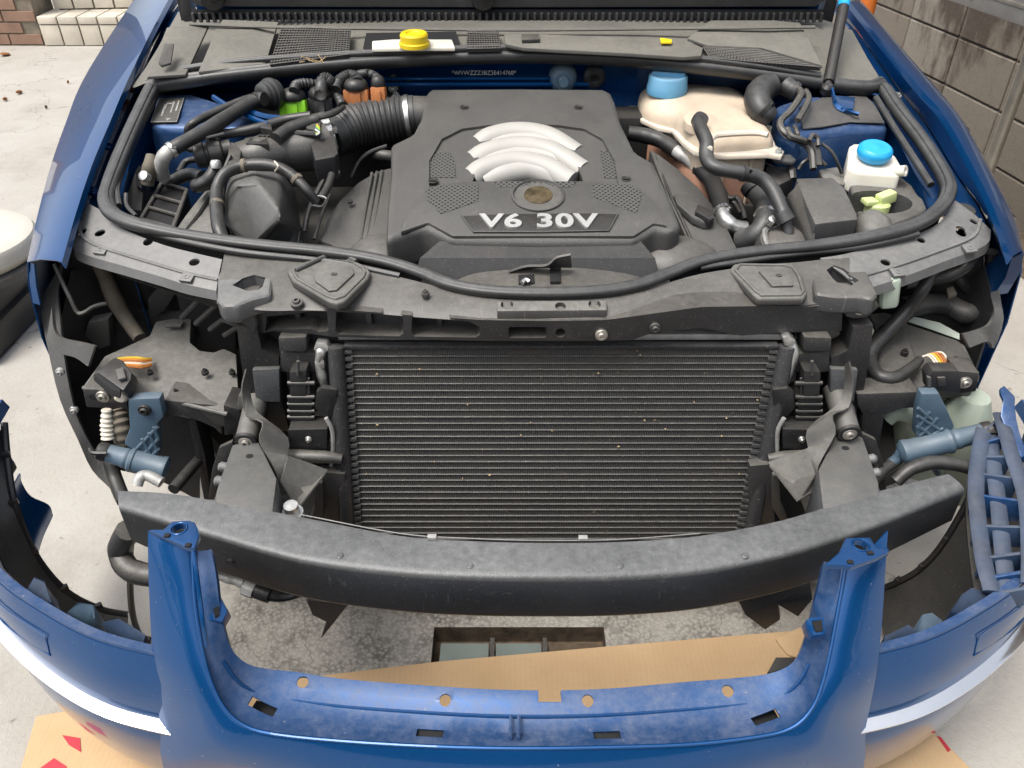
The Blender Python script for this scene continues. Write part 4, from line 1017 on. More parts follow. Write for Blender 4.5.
# ---- condenser
cTL, cTR = PY(333, 347, .030), PY(789, 347, .030)
cBL, cBR = PY(345, 530, -.044), PY(753, 530, -.044)
cBL = cBL + (cBL - cTL) * .16; cBR = cBR + (cBR - cTR) * .16
def cq(a, b): return (cTL * (1 - a) + cTR * a) * (1 - b) + (cBL * (1 - a) + cBR * a) * b
cn = nrm(cTL, cBL, cTR)
if cn.y > 0: cn = -cn
cup = (cTL - cBL).normalized(); crt = (cTR - cTL).normalized()
cond = obj('condenser', prism([cq(.03, 0), cq(.97, 0), cq(.97, 1), cq(.03, 1)], -cn * .016, 0), 'fins', car, smooth=0)
rotc = Matrix((crt, -cn, cup)).transposed().to_euler()
NT = 33
tb = None
w_ = (cq(.985, .5) - cq(.035, .5)).length
for k in range(NT + 1):
    b_ = .006 + k / NT * .99
    c = cq(.512, b_) + cn * .001 + Vector((0, random.uniform(-.0006, .0006), random.uniform(-.0008, .0008)))
    if tb is None:
        m0 = box((0, 0, 0), (w_, .0050, .0023), bev=.0012, seg=1)
        tb = obj('tube', m0, 'tube_metal', cond); tb.location = c - wloc(cond); WLOC[tb.name] = c; tb.rotation_euler = rotc
    else:
        o = inst(tb, 'tube', c, cond, rotc)
tooth = bmesh.new()
for k in range(NT):
    for a0, s in ((.026, 1), (.972, -1)):
        p = cq(a0, .006 + (k + .42) / NT * .99) + cn * .007
        prism([p - crt * .004 * s + cup * .004, p + crt * .013 * s + cup * .0045, p + crt * .013 * s - cup * .0005, p - crt * .004 * s - cup * .003], -cn * .006, 0, bm=tooth)
obj('fin_end_tabs', tooth, 'tube_metal', cond, kind='stuff')
hdrprof = lambda L: [(0, .0), (.0005, .011), (.002, .0145), (.006, .0152), (L, .0152)]
for a0 in (.008, .993):
    p0 = cq(a0, -.012); p1 = cq(a0, 1.0)
    obj('header_tank', lathe(p0 + cn * .004, p1 - p0, hdrprof((p1 - p0).length), 20), 'condenser_black', cond)
    seams = bmesh.new()
obj('top_strip', box((cq(.0, -.03) + cq(1.0, -.03)) / 2 - cn * .018 + Z * .004, ((cTR - cTL).length * .98, .02, .012), bev=.002), 'alu_dull', cond)
obj('top_bar', box((cq(.02, -.006) + cq(.98, -.006)) / 2 + cn * .0, ((cTR - cTL).length * .95, .016, .008), bev=.002), 'condenser_black', cond)
for a0 in (.22, .70):
    obj('bottom_clip', box(cq(a0, 1.0) + cn * .03 + Z * .01, (.02, .01, .01), bev=.001), 'alu', cond)
for k in range(24):
    a, b = random.uniform(.05, .95), random.random() ** 1.5 * .6
    p = cq(a, b) + cn * .008
    obj('leaf_crumb', lathe(p, cn, [(-.003, .001), (0, random.uniform(.0008, .0020)), (.0015, 0)], 6, sx=random.uniform(.5, 1.6)), 'leaf_litter', cond)
# radiator / fan shroud behind
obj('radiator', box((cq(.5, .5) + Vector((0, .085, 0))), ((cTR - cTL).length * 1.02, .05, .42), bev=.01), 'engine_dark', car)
# ---- clutter on both sides of the condenser (built at left, measured again at right)
def cond_side(m, g):
    """m: left photo point -> this side; g: mirror flag"""
    f = (lambda pts: mir(pts, 1110)) if g else (lambda pts: list(pts))
    yb = .02
    q0 = obj('duct_block', prism(PYL([(u, v, yb) for u, v in f([(278, 338), (306, 337), (307, 350), (304, 352), (279, 352)])]), (0, .05, 0), .004), 'plastic', car)
    obj('duct_block', prism(PYL([(u, v, yb + .01) for u, v in f([(280, 352), (318, 354), (318, 372), (300, 374), (280, 372)])]), (0, .05, 0), .004), 'plastic', car)
    c = obj('ribbed_connector', prism(PYL([(u, v, .0) for u, v in f([(289, 372), (306, 371), (307, 396), (313, 400), (312, 424), (290, 426), (287, 400), (290, 396)])]), (0, .05, 0), .004), 'plastic_clean', car)
    for v in (385, 399, 406, 413, 419):
        L = PYL([(u, v, -.004) for u in (f([(287, v)])[0][0], f([(314, v)])[0][0])])
        obj('rib', tube([L[0] + Vector((0, .006, 0)), L[1] + Vector((0, .006, 0))], .0040, 6, 1), 'plastic', c)
    for u in (294, 301, 308):
        L = PYL([(f([(u, 0)])[0][0], 380, -.003), (f([(u, 0)])[0][0], 422, -.003)])
        obj('rib', tube([L[0] + Vector((0, .006, 0)), L[1] + Vector((0, .006, 0))], .0022, 6, 1), 'plastic', c)
    L = PYL([(u, v, -.002) for u, v in f([(298, 361), (298, 375)])])
    obj('pin', tube(L, .003, 8, 1), 'plastic_grey', c)
    obj('clip_plate', prism(PYL([(u, v, -.008) for u, v in f([(316, 392), (322, 388), (337, 390), (336, 412), (332, 417), (322, 416), (315, 408)])]), (0, .012, 0), .002), 'plastic_clean', car)
    obj('lower_plate', prism(PYL([(u, v, -.025) for u, v in f([(288, 430), (327, 429), (327, 449), (288, 450)])]), (0, .04, 0), .002), 'plastic_clean', car)
    p = PY(*f([(308.5, 439)])[0], -.0255)
    bolt(p, FRONT, .006, car, 'alu', 'rivet')
    obj('lower_tube', tube(PYL([(u, v, -.035) for u, v in f([(288, 456), (325, 457), (342, 459)])]), [.013, .012, .009], 12, 3), 'plastic', car)
    obj('drip_tube', tube(PYL([(u, v, -.02) for u, v in f([(326, 418), (332, 430), (333, 450), (331, 466)])]), .004, 8), 'alu_dull', car)
    obj('carrier_post', prism(PYL([(u, v, .03) for u, v in f([(236, 325), (257, 327), (262, 350), (279, 358), (282, 402), (290, 432), (262, 430), (248, 402), (240, 360)])]), (0, .05, 0), .004), 'plastic_clean', car)
    obj('glossy_panel', prism(PYL([(u, v, .020) for u, v in f([(252, 370), (279, 369), (280, 402), (256, 402)])]), (0, .012, 0), .002), 'rail_grey', car)
    if g: f = lambda pts: [(1095 - p[0], p[1] - 8) for p in pts]
    # dusty air deflector
    A = f([(245, 369), (241, 390), (246, 416), (262, 423), (259, 442), (276, 474), (279, 497), (298, 510)])
    ya = [-.0, -.01, -.03, -.05, -.07, -.10, -.12, -.16]
    B = f([(249, 372), (250, 395), (258, 414), (287, 438), (286, 456), (288, 458), (305, 490), (326, 474)])
    yb_ = [.01, .0, -.02, -.04, -.06, -.07, -.09, -.07]
    obj('air_deflector', sheet([[PY(u, v, y) for (u, v), y in zip(A, ya)], [PY(u, v, y) for (u, v), y in zip(B, yb_)]], .003, sub=3), 'mudplastic', car, smooth=45)
    obj('air_deflector', sheet([[PY(u, v, y) for (u, v), y in zip(f([(287, 456), (305, 462), (327, 470)]), (-.065, -.06, -.05))], [PY(u, v, y) for (u, v), y in zip(f([(280, 482), (300, 488), (318, 484)]), (-.12, -.10, -.08))], [PY(u, v, y) for (u, v), y in zip(f([(296, 508), (303, 494), (312, 486)]), (-.15, -.11, -.09))]], .003), 'mudplastic', car, smooth=20)
    obj('radiator_bracket', prism(PYL([(u, v, -.05) for u, v in f([(316, 482), (322, 484), (323, 515), (314, 530), (306, 530), (314, 512)])]), (0, .05, 0), .002), 'mudplastic', car)
    obj('side_panel', prism(PYL([(u, v, -.04) for u, v in f([(322, 472), (345, 474), (346, 540), (320, 540)])]), (0, .02, 0), .002), 'plastic', car)
    # mounting boss with its bolt, and the crash rail
    pb_ = PY(*f([(246, 441)])[0], -.055)
    bo = obj('mounting_boss', lathe(pb_, (0, 1, .25), [(-.001, .010), (0, .018), (.004, .0195), (.10, .021)], 24), 'mudplastic', car)
    obj('boss_ring', lathe(pb_ + FRONT * .001, (0, -1, -.2), [(-.004, .020), (.002, .0195), (.003, .0175), (.003, .013), (.0, .0125)], 24), 'black_plug', bo)
    bolt(pb_ + FRONT * .003, (0, -1, -.1), .0125, bo)
    R0 = f([(232, 444), (258, 440), (277, 478), (272, 520), (214, 505), (216, 490)])
    rl_ = obj('crash_rail', prism([PZ(u, v, .50) for u, v in R0], (0, 0, -.13), .006), 'rail_grey', car)
    p = PZ(*f([(249.5, 456)])[0], .5005)
    obj('rail_hole', lathe(p, Z, [(-.004, .0055), (.0003, .0055), (.0003, 0)], 12, sx=1.2), 'void', rl_)
    for u, v in ((223, 467), (219, 481)):
        p = PZ(*f([(u, v)])[0], .49)
        obj('weld_bead', lathe(p, (-1 if not g else 1, 0, .3), [(-.01, .009), (.004, .009), (.008, .005), (.008, 0)], 12), 'panel_grey', rl_)
    obj('rail_flange', prism(PYL([(u, v, -.03) for u, v in f([(219, 448), (232, 442), (236, 452), (222, 470), (214, 500), (208, 500), (212, 470)])]), (0, .01, 0), .002), 'plastic', car)
    return
cond_side(None, False); cond_side(None, True)
obj('refrigerant_pipe', tube(PYL([(318, 346, .03), (321, 352, .022), (319, 362, .02), (322, 375, .02), (325, 388, .02)]), [.008, .0095, .007, .0095, .006], 12), 'alu', car)
obj('pipe_fitting', prism(PYL([(313, 350, .018), (316, 343, .018), (327, 344, .018), (330, 350, .018), (325, 353, .018), (316, 352, .018)]), (0, .02, 0), .003), 'alu', car)
obj('pipe_fitting', prism(PYL([(314, 362, .013), (324, 361, .013), (325, 368, .013), (321, 371, .013), (315, 368, .013)]), (0, .02, 0), .003), 'alu', car)
obj('refrigerant_pipe', tube(PYL(T('j', (240, 100, .03), (250, 160, .024), (230, 240, .02), (215, 300, .02))), [.009, .012, .010, .008], 12), 'alu', car)
obj('pipe_fitting', prism(PYL(T('j', (205, 85, .018), (240, 75, .018), (270, 100, .018), (255, 130, .018), (215, 125, .018))), (0, .02, 0), .003), 'alu', car)
# ---- bumper beam
bt_r = [(118, 490), (160, 492), (210, 499), (300, 516), (400, 535), (470, 540), (540, 542), (620, 541), (700, 535), (780, 520), (840, 502), (880, 490), (948, 473)]
bt_f = [(119, 508), (160, 520), (210, 535), (300, 560), (400, 573), (470, 577), (540, 578), (620, 577), (700, 571), (780, 556), (840, 538), (890, 520), (964, 489)]
rings = []
for (u0, v0), (u1, v1) in zip(bt_r, bt_f):
    a = PZ(u0, v0, .50); b = PZ(u1, v1, .492)
    e = (u0 - 118) / 830.0
    h = .088 if 0.02 < e < .98 else .075
    d_ = (b - a).normalized()
    rings.append([a + Z * -.006 - d_ * .001, a + Z * -.001 + d_ * .001, a + d_ * .008 + Z * .001, b - d_ * .010 + Z * .003, b - d_ * .003 + Z * .002, b + d_ * .001 - Z * .001, b + d_ * .002 - Z * .007, b + d_ * .003 - Z * h * .94, b + d_ * .000 - Z * (h + .001), b - d_ * .008 - Z * (h + .004), a - Z * (h + .004)])
cols = [catmull([r[i] for r in rings], 5) for i in range(11)]
rings = [[c[j] for c in cols] for j in range(len(cols[0]))]
bb_ = loft(rings)
beam = obj('bumper_beam', bb_, 'beam_black', car, smooth=50)
obj('beam_hole', lathe(PZ(229.5, 562, .452) + Vector((0, -.002, 0)), (-.3, -1, .1), [(-.006, .0045), (.0, .0045), (.0, 0)], 12, sx=1.3), 'void', beam)
for u, v in ((432, 537), (583, 538)): obj('wire_clip', box(PZ(u, v, .503), (.014, .008, .006), bev=.001), 'alu_dull', beam)
obj('edge_wire', tube([PZ(u, v - 1.5, .501) for u, v in bt_r[3:9]], .0012, 6, 6), 'panel_grey', beam)
# ---- headlight supports
# left
ls = obj('headlight_support', prism(PL(T('e', (215, 650, .530), (330, 490, .545), (420, 450, .55), (560, 385, .56), (590, 312, .572), (680, 297, .575), (775, 297, .575), (768, 420, .558), (820, 462, .552), (890, 470, .55), (940, 450, .552), (1005, 480, .55), (1020, 740, .525), (960, 790, .52), (610, 708, .522), (445, 706, .522), (430, 665, .527))), (0, .01, -.045), .005, 2), 'mudplastic', car)
obj('support_front', prism(PYL(T('e', (215, 660, .045), (440, 668, .045), (448, 768, .045), (235, 755, .045))), (0, .05, 0), .004), 'plastic', ls)
bolt(PY(*T('e', (322, 700))[0], .043), FRONT, .0125, ls)
obj('support_hole', lathe(PY(*T('e', (270, 703))[0], .0445), FRONT, [(-.004, .007), (.0, .007), (.0, 0)], 12), 'void', ls)
obj('white_clip', lathe(PY(*T('e', (418, 703))[0], .040), FRONT, [(-.004, .009), (.004, .009), (.007, .006), (.007, 0)], 14, sx=1.4), 'wire_white', ls)
obj('support_face', prism(PYL([(164, 400, .02), (222, 406, .02), (222, 436, .02), (214, 428, .02), (196, 420, .02), (182, 416, .02), (164, 418, .02)]), (0, .06, 0), .004), 'plastic', ls)
obj('support_leg', prism(PYL([(188, 420, .03), (196, 421, .03), (205, 455, .03), (212, 500, .03), (204, 502, .03), (196, 460, .03)]), (0, .05, 0), .004), 'plastic_clean', ls)
obj('support_foot', prism(PYL([(223, 405, .0), (240, 410, .0), (240, 425, .0), (236, 434, .0), (224, 436, .0)]), (0, .06, 0), .004), 'plastic_clean', ls)
obj('support_column', prism(PYL([(238, 395, .005), (246, 400, .005), (262, 426, .005), (258, 440, .005), (232, 440, .005), (235, 420, .005)]), (0, .05, 0), .006), 'mudplastic', ls)
obj('support_tab', box(PZ(*T('e', (690, 330))[0], .577), (.03, .02, .004), bev=.001), 'mudplastic', ls)
# right
rs = obj('headlight_support', prism(PL(T('h', (160, 590, .54), (250, 580, .545), (280, 500, .555), (250, 420, .565), (320, 410, .572), (405, 425, .572), (440, 470, .565), (700, 555, .552), (725, 590, .55), (805, 730, .53), (800, 760, .527), (560, 775, .522), (460, 800, .52), (250, 830, .517), (185, 800, .52), (130, 660, .535))), (0, .01, -.045), .005, 2), 'plastic_grey', car)
obj('support_front', prism(PYL(T('i', (185, 120, .02), (500, 110, .02), (490, 190, .02), (420, 195, .02), (350, 215, .02), (300, 235, .02), (215, 225, .02), (190, 180, .02))), (0, .05, 0), .004), 'plastic', rs)
obj('support_front', prism(PYL(T('i', (690, 5, .05), (805, 15, .05), (785, 110, .05), (700, 120, .05))), (0, .05, 0), .004), 'plastic', rs)
bolt(PY(*T('i', (730, 65))[0], .045), FRONT, .0115, rs)
obj('support_leg', prism(PYL(T('i', (215, 220, .02), (325, 230, .02), (300, 380, .02), (230, 500, .02), (190, 480, .02))), (0, .05, 0), .004), 'plastic_clean', rs)
obj('support_column', prism(PYL([(850, 402, .005), (856, 410, .005), (862, 436, .005), (838, 440, .005), (834, 426, .005), (842, 410, .005)]), (0, .05, 0), .006), 'mudplastic', rs)
hp_ = obj('support_hump', prism(PL(T('h', (280, 560, .553), (300, 470, .565), (400, 440, .57), (440, 500, .562), (490, 640, .553), (380, 740, .545), (290, 680, .548))), (0, 0, -.02), .009, 3), 'plastic_grey', rs)
# headlight levelling pipes, connectors and wires
tubeP('harness', T('q', (195, 360, .70), (230, 440, .66), (280, 560, .615), (340, 660, .575), (410, 760, .552)), 'tape', car, r=[.014, .015, .016, .016, .013])
tubeP('harness', T('h', (575, 190, .71), (520, 290, .68), (440, 400, .635), (350, 500, .60), (265, 590, .575), (250, 660, .56), (290, 730, .555), (370, 745, .555), (450, 700, .56), (500, 650, .56)), 'hose', car, r=[.011, .013, .014, .015, .015, .0145, .014, .013, .011, .009])
for k, c in enumerate(('wire_yellow', 'wire_orange', 'brown_plug', 'wire_white', 'wire_orange', 'brown_plug')):
    y0 = 495 + k * 6
    tubeP('wire', T('e', (570, 505 + k * 7, .556), (540, 505 + k * 9, .562), (500, 500 + k * 10, .566), (440, 500 + k * 9, .56), (400, 505 + k * 10, .556)), c, car, r=.0021, seg=6)
for k, c in enumerate(('wire_white', 'wire_white', 'wire_yellow', 'wire_orange', 'brown_plug', 'wire_white')):
    tubeP('wire', T('h', (498 + k * 8, 645 - k * 4, .562), (540 + k * 14, 630 - k * 3, .570), (575 + k * 14, 665, .566), (585 + k * 14, 705, .555)), c, car, r=.0021, seg=6)
pc = obj('connector_plug', prism(PL(T('e', (285, 570, .590), (380, 495, .594), (420, 510, .594), (470, 575, .588), (465, 610, .585), (425, 670, .578))), (0, .012, -.030), .005), 'black_plug', car)
obj('plug_socket', prism([p + Vector((-.002, -.003, 0)) for p in PL(T('e', (283, 575, .588), (330, 570, .587), (425, 650, .577), (420, 668, .575), (370, 650, .577)))], (-.002, -.004, -.014), .002), 'void', pc)
obj('plug_tab', prism(PL(T('e', (385, 560, .596), (425, 545, .596), (440, 600, .592), (400, 610, .592))), (0, 0, -.006), .002), 'plastic_grey', pc)
pc2 = obj('connector_plug', prism(PYL(T('i', (540, 35, .02), (570, 5, .02), (700, 5, .02), (712, 40, .02), (708, 115, .02), (545, 108, .02))), (0, .03, 0), .005), 'black_plug', car)
obj('plug_tab', prism(PYL(T('i', (590, 40, .016), (632, 38, .016), (634, 82, .016), (592, 84, .016))), (0, .008, 0), .002), 'plastic', pc2)
obj('plug_tab', prism(PYL(T('i', (540, 38, .017), (560, 38, .017), (560, 108, .017), (542, 106, .017))), (0, .008, 0), .002), 'plastic_grey', pc2)
# headlamp washer jets
def jet(bracket, lattice, axis, collar, capp, y):
    t = obj('washer_jet', prism(PYL([(u, v, y) for u, v in bracket]), (0, .022, 0), .005), 'jet_blue', car)
    a, b = PY(axis[0][0], axis[0][1], y - .01), PY(axis[1][0], axis[1][1], y - .01)
    d = (b - a); L = d.length
    obj('jet_cylinder', lathe(a, d, [(0, .012), (.002, .017), (L * .28, .018), (L * .30, .0195), (L * .34, .0195), (L * .36, .0185), (L * .40, .024), (L * .44, .024), (L * .46, .022), (L * .86, .022), (L * .88, .0235), (L * .94, .0235), (L * .97, .018), (L, .010)], 24), 'jet_blue', t)
    obj('jet_cap', join(lathe(a - d.normalized() * .004, d, [(-.010, .012), (-.006, .018), (.006, .019), (.010, .0175)], 18), tube([a + Vector((-.022, -.004, .012)), a + Vector((-.01, -.018, .014)), a + Vector((.014, -.017, .012))], .004, 6)), 'black_plug', t)
    for (p0, p1) in lattice: obj('lattice_rib', tube([PY(p0[0], p0[1], y - .001), PY(p1[0], p1[1], y - .001)], .0032, 6, 1), 'jet_blue', t)
    return t
j1 = jet(T('f', (345, 105), (380, 98), (510, 92), (530, 190), (500, 225), (505, 390), (440, 400), (325, 330), (355, 250), (350, 180)),
    [T('f', (395, 350), (500, 240)), T('f', (430, 380), (505, 300)), T('f', (470, 390), (505, 350)), T('f', (420, 300), (470, 390)), T('f', (455, 270), (500, 360)), T('f', (480, 240), (505, 300))],
    T('f', (230, 370), (560, 460)), None, None, .0)
bolt(PY(*T('f', (432, 155))[0], -.003), FRONT, .0115, j1, 'black_plug')
j2 = jet(T('i', (510, 120), (600, 118), (640, 200), (680, 290), (610, 330), (500, 350), (480, 330), (490, 200)),
    [T('i', (490, 230), (600, 300)), T('i', (490, 280), (560, 330)), T('i', (500, 330), (590, 240)), T('i', (490, 290), (550, 210)), T('i', (540, 340), (620, 290)), T('i', (492, 190), (560, 250))],
    T('i', (830, 310), (390, 420)), None, None, .0)
# bellows and hoses by the jets
obj('bellows', tube(PYL(T('f', (238, 150, .03), (240, 230, .02), (245, 300, .01))), [.008, .011, .011], 14, 12, rfun=lambda t: 1 + .14 * math.sin(t * 40)), 'wire_white', car)
obj('bellows', tube(PYL(T('f', (285, 150, .05), (300, 200, .04), (318, 270, .03), (330, 320, .03))), [.017, .019, .018, .016], 14, 12, rfun=lambda t: 1 + .10 * math.sin(t * 36)), 'tape', car)
tubeP('washer_hose', T('f', (395, 540, .44), (410, 500, .45), (450, 490, .45), (520, 525, .44)), 'alu_dull', car, r=.010)
obj('washer_hose', tube(PYL(T('f', (580, 560, -.06), (640, 490, -.02), (700, 420, .03), (740, 370, .06))), .011, 12), 'hose', car)
obj('washer_hose', tube(PYL(T('f', (250, 410, .05), (280, 500, .03), (310, 580, .0), (330, 620, -.02))), .014, 12), 'hose', car)
tubeP('horn_tube', [(128, 530, .42), (120, 550, .36), (128, 568, .34), (150, 575, .33), (175, 572, .34)], 'plastic', car, r=.02)
tubeP('ground_cable', [(131, 535, .40), (130, 570, .25), (132, 610, .12), (140, 635, .02), (150, 640, .008)], 'hose', car, r=.006)
obj('washer_hose', tube(PYL(T('i', (250, 570, -.06), (310, 510, -.03), (370, 465, -.01), (410, 430, .0))), .011, 12), 'hose', car)
tubeP('washer_hose', T('i', (380, 560, .43), (450, 500, .45), (560, 465, .46), (680, 475, .46), (800, 505, .455), (870, 520, .45)), 'hose', car, r=.0125)
obj('hose_clip', tube(PYL(T('i', (545, 445, -.02), (565, 470, -.028), (590, 515, -.02))), .007, 8), 'jet_blue', car)
obj('jet_pipe', tube(PYL(T('i', (345, 480, -.012), (390, 440, -.01), (410, 410, -.01))), .010, 12), 'jet_blue', j2)
# washer bottle hidden behind the right support
wb = obj('washer_bottle', loft([[Vector((c.x + math.cos(a) * rx, c.y + math.sin(a) * ry, c.z)) for a in [k * math.pi / 8 for k in range(16)]] for c, rx, ry in ((PY(968, 500, .10) , .035, .03), (PY(968, 470, .10), .055, .05), (PY(966, 430, .10), .06, .055), (PY(965, 415, .10), .05, .05), (PY(975, 396, .10), .028, .03))]), 'bottle_green', car)
obj('bottle_shoulder', loft([[Vector((c.x + math.cos(a) * rx, c.y + math.sin(a) * ry, c.z)) for a in [k * math.pi / 8 for k in range(16)]] for c, rx, ry in ((PY(926, 470, .13), .06, .04), (PY(926, 430, .13), .065, .05), (PY(930, 405, .13), .05, .045))]), 'bottle_green', wb)
obj('bottle_neck', prism(PYL(T('h', (305, 260, .10), (420, 240, .10), (400, 400, .10), (300, 410, .10))), (0, .05, 0), .012, 3), 'bottle_green', wb)
obj('bottle_flange', sheet([PL(T('h', (440, 460, .560), (560, 500, .556), (700, 550, .552))), PL(T('h', (470, 435, .572), (600, 465, .57), (700, 520, .56)))], .006), 'bottle_green', wb)
obj('bottle_arm', tube(PYL(T('i', (335, 245, .06), (380, 215, .06), (440, 225, .06), (500, 260, .06))), .016, 12), 'bottle_green', wb)
obj('green_glimpse', prism(PYL(T('h', (175, 560, .09), (215, 480, .09), (250, 450, .09), (275, 510, .09), (245, 570, .09))), (0, .03, 0), .004), 'bottle_green', wb)
# fender liners seen in the empty lamp openings
obj('fender_liner', sheet([PYL([(62, 262, .22), (58, 290, .20), (60, 320, .16), (66, 370, .12), (78, 420, .10), (100, 460, .09), (118, 488, .07)]), PYL([(40, 300, .20), (42, 320, .17), (48, 350, .15), (60, 400, .12), (78, 440, .10), (92, 470, .08), (112, 490, .06)])], .004, sub=3), 'plastic_grey', car)
obj('fender_liner', sheet([PYL([(70, 270, .26), (110, 265, .30), (150, 275, .32), (200, 300, .32)]), PYL([(60, 320, .20), (105, 330, .26), (150, 335, .28), (200, 340, .28)]), PYL([(70, 400, .14), (105, 400, .20), (150, 400, .22), (200, 400, .22)]), PYL([(100, 470, .10), (120, 470, .14), (160, 480, .16), (200, 500, .16)])], .004, sub=3), 'plastic_clean', car)
obj('liner_lip', tube(PYL(T('o', (258, 450, .19), (300, 540, .18), (335, 610, .17), (370, 680, .165), (400, 685, .165), (450, 655, .18), (510, 640, .19))), .004, 6), 'mudplastic', car)
obj('lamp_tray', sheet([PYL(T('e', (60, 240, .15), (70, 350, .13), (110, 400, .12), (200, 420, .11), (280, 440, .10))), PYL(T('e', (35, 400, .13), (60, 440, .12), (110, 480, .11), (180, 500, .10), (245, 545, .09)))], .006, sub=3), 'plastic_grey', car)
obj('lamp_bracket', prism(PYL(T('e', (245, 320, .22), (350, 300, .22), (360, 440, .22), (300, 460, .22), (225, 390, .22))), (0, .03, 0), .004), 'mudplastic', car)
obj('lamp_rib', prism(PYL(T('e', (640, 110, .26), (720, 130, .26), (640, 260, .26), (560, 300, .26), (550, 200, .26))), (0, .05, 0), .004), 'plastic', car)
for k in range(4):
    obj('duct_rib', tube(PYL([(182 + k * 14, 318 + k * 6, .20 - .01 * k), (214 + k * 12, 284 + k * 12, .18)]), .006, 8, 2), 'plastic', car)
obj('intake_duct', prism(PYL([(176, 296, .24), (212, 288, .24), (236, 310, .24), (236, 352, .24), (190, 352, .24)]), (0, .1, 0), .006), 'engine_dark', car)
obj('fender_liner', sheet([PYL([(985, 265, .26), (950, 262, .30), (910, 275, .32), (880, 300, .32)]), PYL([(996, 310, .20), (960, 320, .26), (915, 330, .28), (870, 340, .28)]), PYL([(985, 345, .16), (960, 380, .20), (915, 400, .22), (870, 400, .22)]), PYL([(945, 470, .16), (930, 475, .18), (900, 480, .2), (850, 500, .2)])], .004, sub=3), 'plastic_clean', car)
obj('lamp_tray', sheet([PYL(T('h', (865, 310, .16), (870, 400, .14), (840, 470, .12), (780, 500, .11), (705, 520, .10))), PYL(T('h', (900, 300, .15), (915, 440, .13), (860, 590, .11), (830, 560, .10), (740, 590, .09)))], .006, sub=3), 'plastic_grey', car)
tubeP('harness', T('h', (420, 270, .66), (540, 250, .66), (660, 230, .67), (740, 180, .69), (800, 110, .71)), 'hose', car, r=.012)
tubeP('harness', T('h', (860, 110, .71), (850, 200, .67), (810, 270, .64), (760, 310, .62), (700, 250, .65), (660, 180, .68)), 'hose', car, r=.012)
tubeP('harness', T('h', (410, 390, .60), (520, 370, .60), (640, 380, .59), (740, 420, .585), (800, 380, .59)), 'plastic', car, r=.022)
obj('harness_tag', prism(PL(T('h', (635, 290, .645), (670, 280, .645), (690, 320, .64), (645, 335, .64))), (0, 0, -.008), .002), 'tape', car)
# bits below the beam
def flap(pts, y, m='mudplastic'):  # dark sheets modelled in place of the shadows below the beam
    return obj('shadow_sheet', prism([PZ(u, v, z) for u, v, z in pts], (.003, .008, 0), .001, 1), m, car)
flap([(306, 600, .36), (330, 602, .36), (348, 605, .36), (336, 620, .30), (320, 640, .24), (326, 622, .29), (312, 615, .31)], 0, 'plastic')
flap([(735, 595, .36), (810, 585, .36), (812, 600, .33), (798, 617, .28), (778, 605, .31), (780, 620, .27), (765, 630, .24), (745, 615, .29)], 0, 'plastic')
sn = obj('sensor', tube(PZ_ := [PZ(*p) for p in T('n', (445, 385, .36), (540, 410, .35), (600, 430, .35))], [.008, .009, .010], 12, 6, rfun=lambda t: 1 + .08 * math.sin(t * 60)), 'alu_dull', car)
obj('sensor_body', tube([PZ(*p) for p in T('n', (580, 440, .35), (650, 460, .345), (652, 460, .345), (720, 485, .34))], [.014, .014, .015, .015], 14, 1), 'plastic_clean', sn)
obj('sensor_nut', tube([PZ(*p) for p in T('n', (585, 440, .35), (640, 462, .345))], [.0155, .0155], 8, 1), 'alu_dull', sn)
obj('sensor_plug', tube([PZ(*p) for p in T('n', (720, 480, .34), (780, 490, .34), (840, 490, .345), (890, 470, .36))], [.013, .011, .006, .006], 10, 3), 'plastic_clean', sn)
obj('spring_end', lathe(PZ(*T('s', (450, 560))[0], .44), (0, -.1, 1), [(0, .018), (.012, .018), (.012, .012), (.03, .012), (.03, 0)], 20), 'alu', car)

for u, v, z, r in ((150, 372, .553, .006), (205, 372, .551, .007), (232, 372, .549, .006), (176, 392, .532, .006)):
    bolt(PZ(u, v, z), (0, -.1, 1), r, ls, 'plastic_clean', 'clip')
for u, v, z in ((905, 352, .561), (955, 360, .551), (870, 385, .530)):
    bolt(PZ(u, v, z), (0, -.1, 1), .007, rs, 'plastic_clean', 'clip')
obj('support_edge', tube(PL(T('e', (220, 655, .533), (430, 668, .530), (448, 708, .526), (610, 710, .526), (960, 790, .524))), .004, 8), 'mudplastic', ls)
for u, v in ((60, 372), (74, 410), (92, 452)):
    obj('liner_screw', bolt_bm(PY(u, v, .105), FRONT, .008), 'alu_dull', car)
for u, v in ((340, 556), (470, 566), (620, 566), (745, 556)):
    obj('beam_rivet', lathe(PZ(u, v, .496), (0, 0, 1), [(-.003, .006), (.001, .006), (.0025, .004), (.0025, 0)], 12), 'beam_black', beam)
# ================================================================ ENGINE BAY
EP0 = Vector((0, .72, .892)); EN = Vector((0, -.228, 1)).normalized()
EY = Vector((0, 1, .228)).normalized()
def E(u, v, up=0.0): return PN(u, v, EP0 + EN * up, EN)
def EL(k, *pts, up=0.0): return [E(u, v, up) for u, v in T(k, *pts)]
top_ = EL(2, (268, 262), (530, 260), (788, 262), (808, 275), (820, 300), (836, 360), (880, 450), (935, 482), (985, 590), (1018, 672), (985, 690), (940, 680), (880, 714), (600, 718), (330, 714), (255, 676), (200, 690), (135, 714), (140, 620), (150, 520), (150, 428), (215, 398), (240, 350), (250, 285))
ecov = obj('engine_cover', prism(top_, (0, 0.0, -.075), .016, 4), 'cover_plastic', car, smooth=40)
opening = EL(2, (413, 412), (440, 398), (500, 390), (560, 387), (620, 396), (665, 415), (712, 450), (735, 512), (725, 534), (392, 534), (386, 520), (396, 480), up=.03)
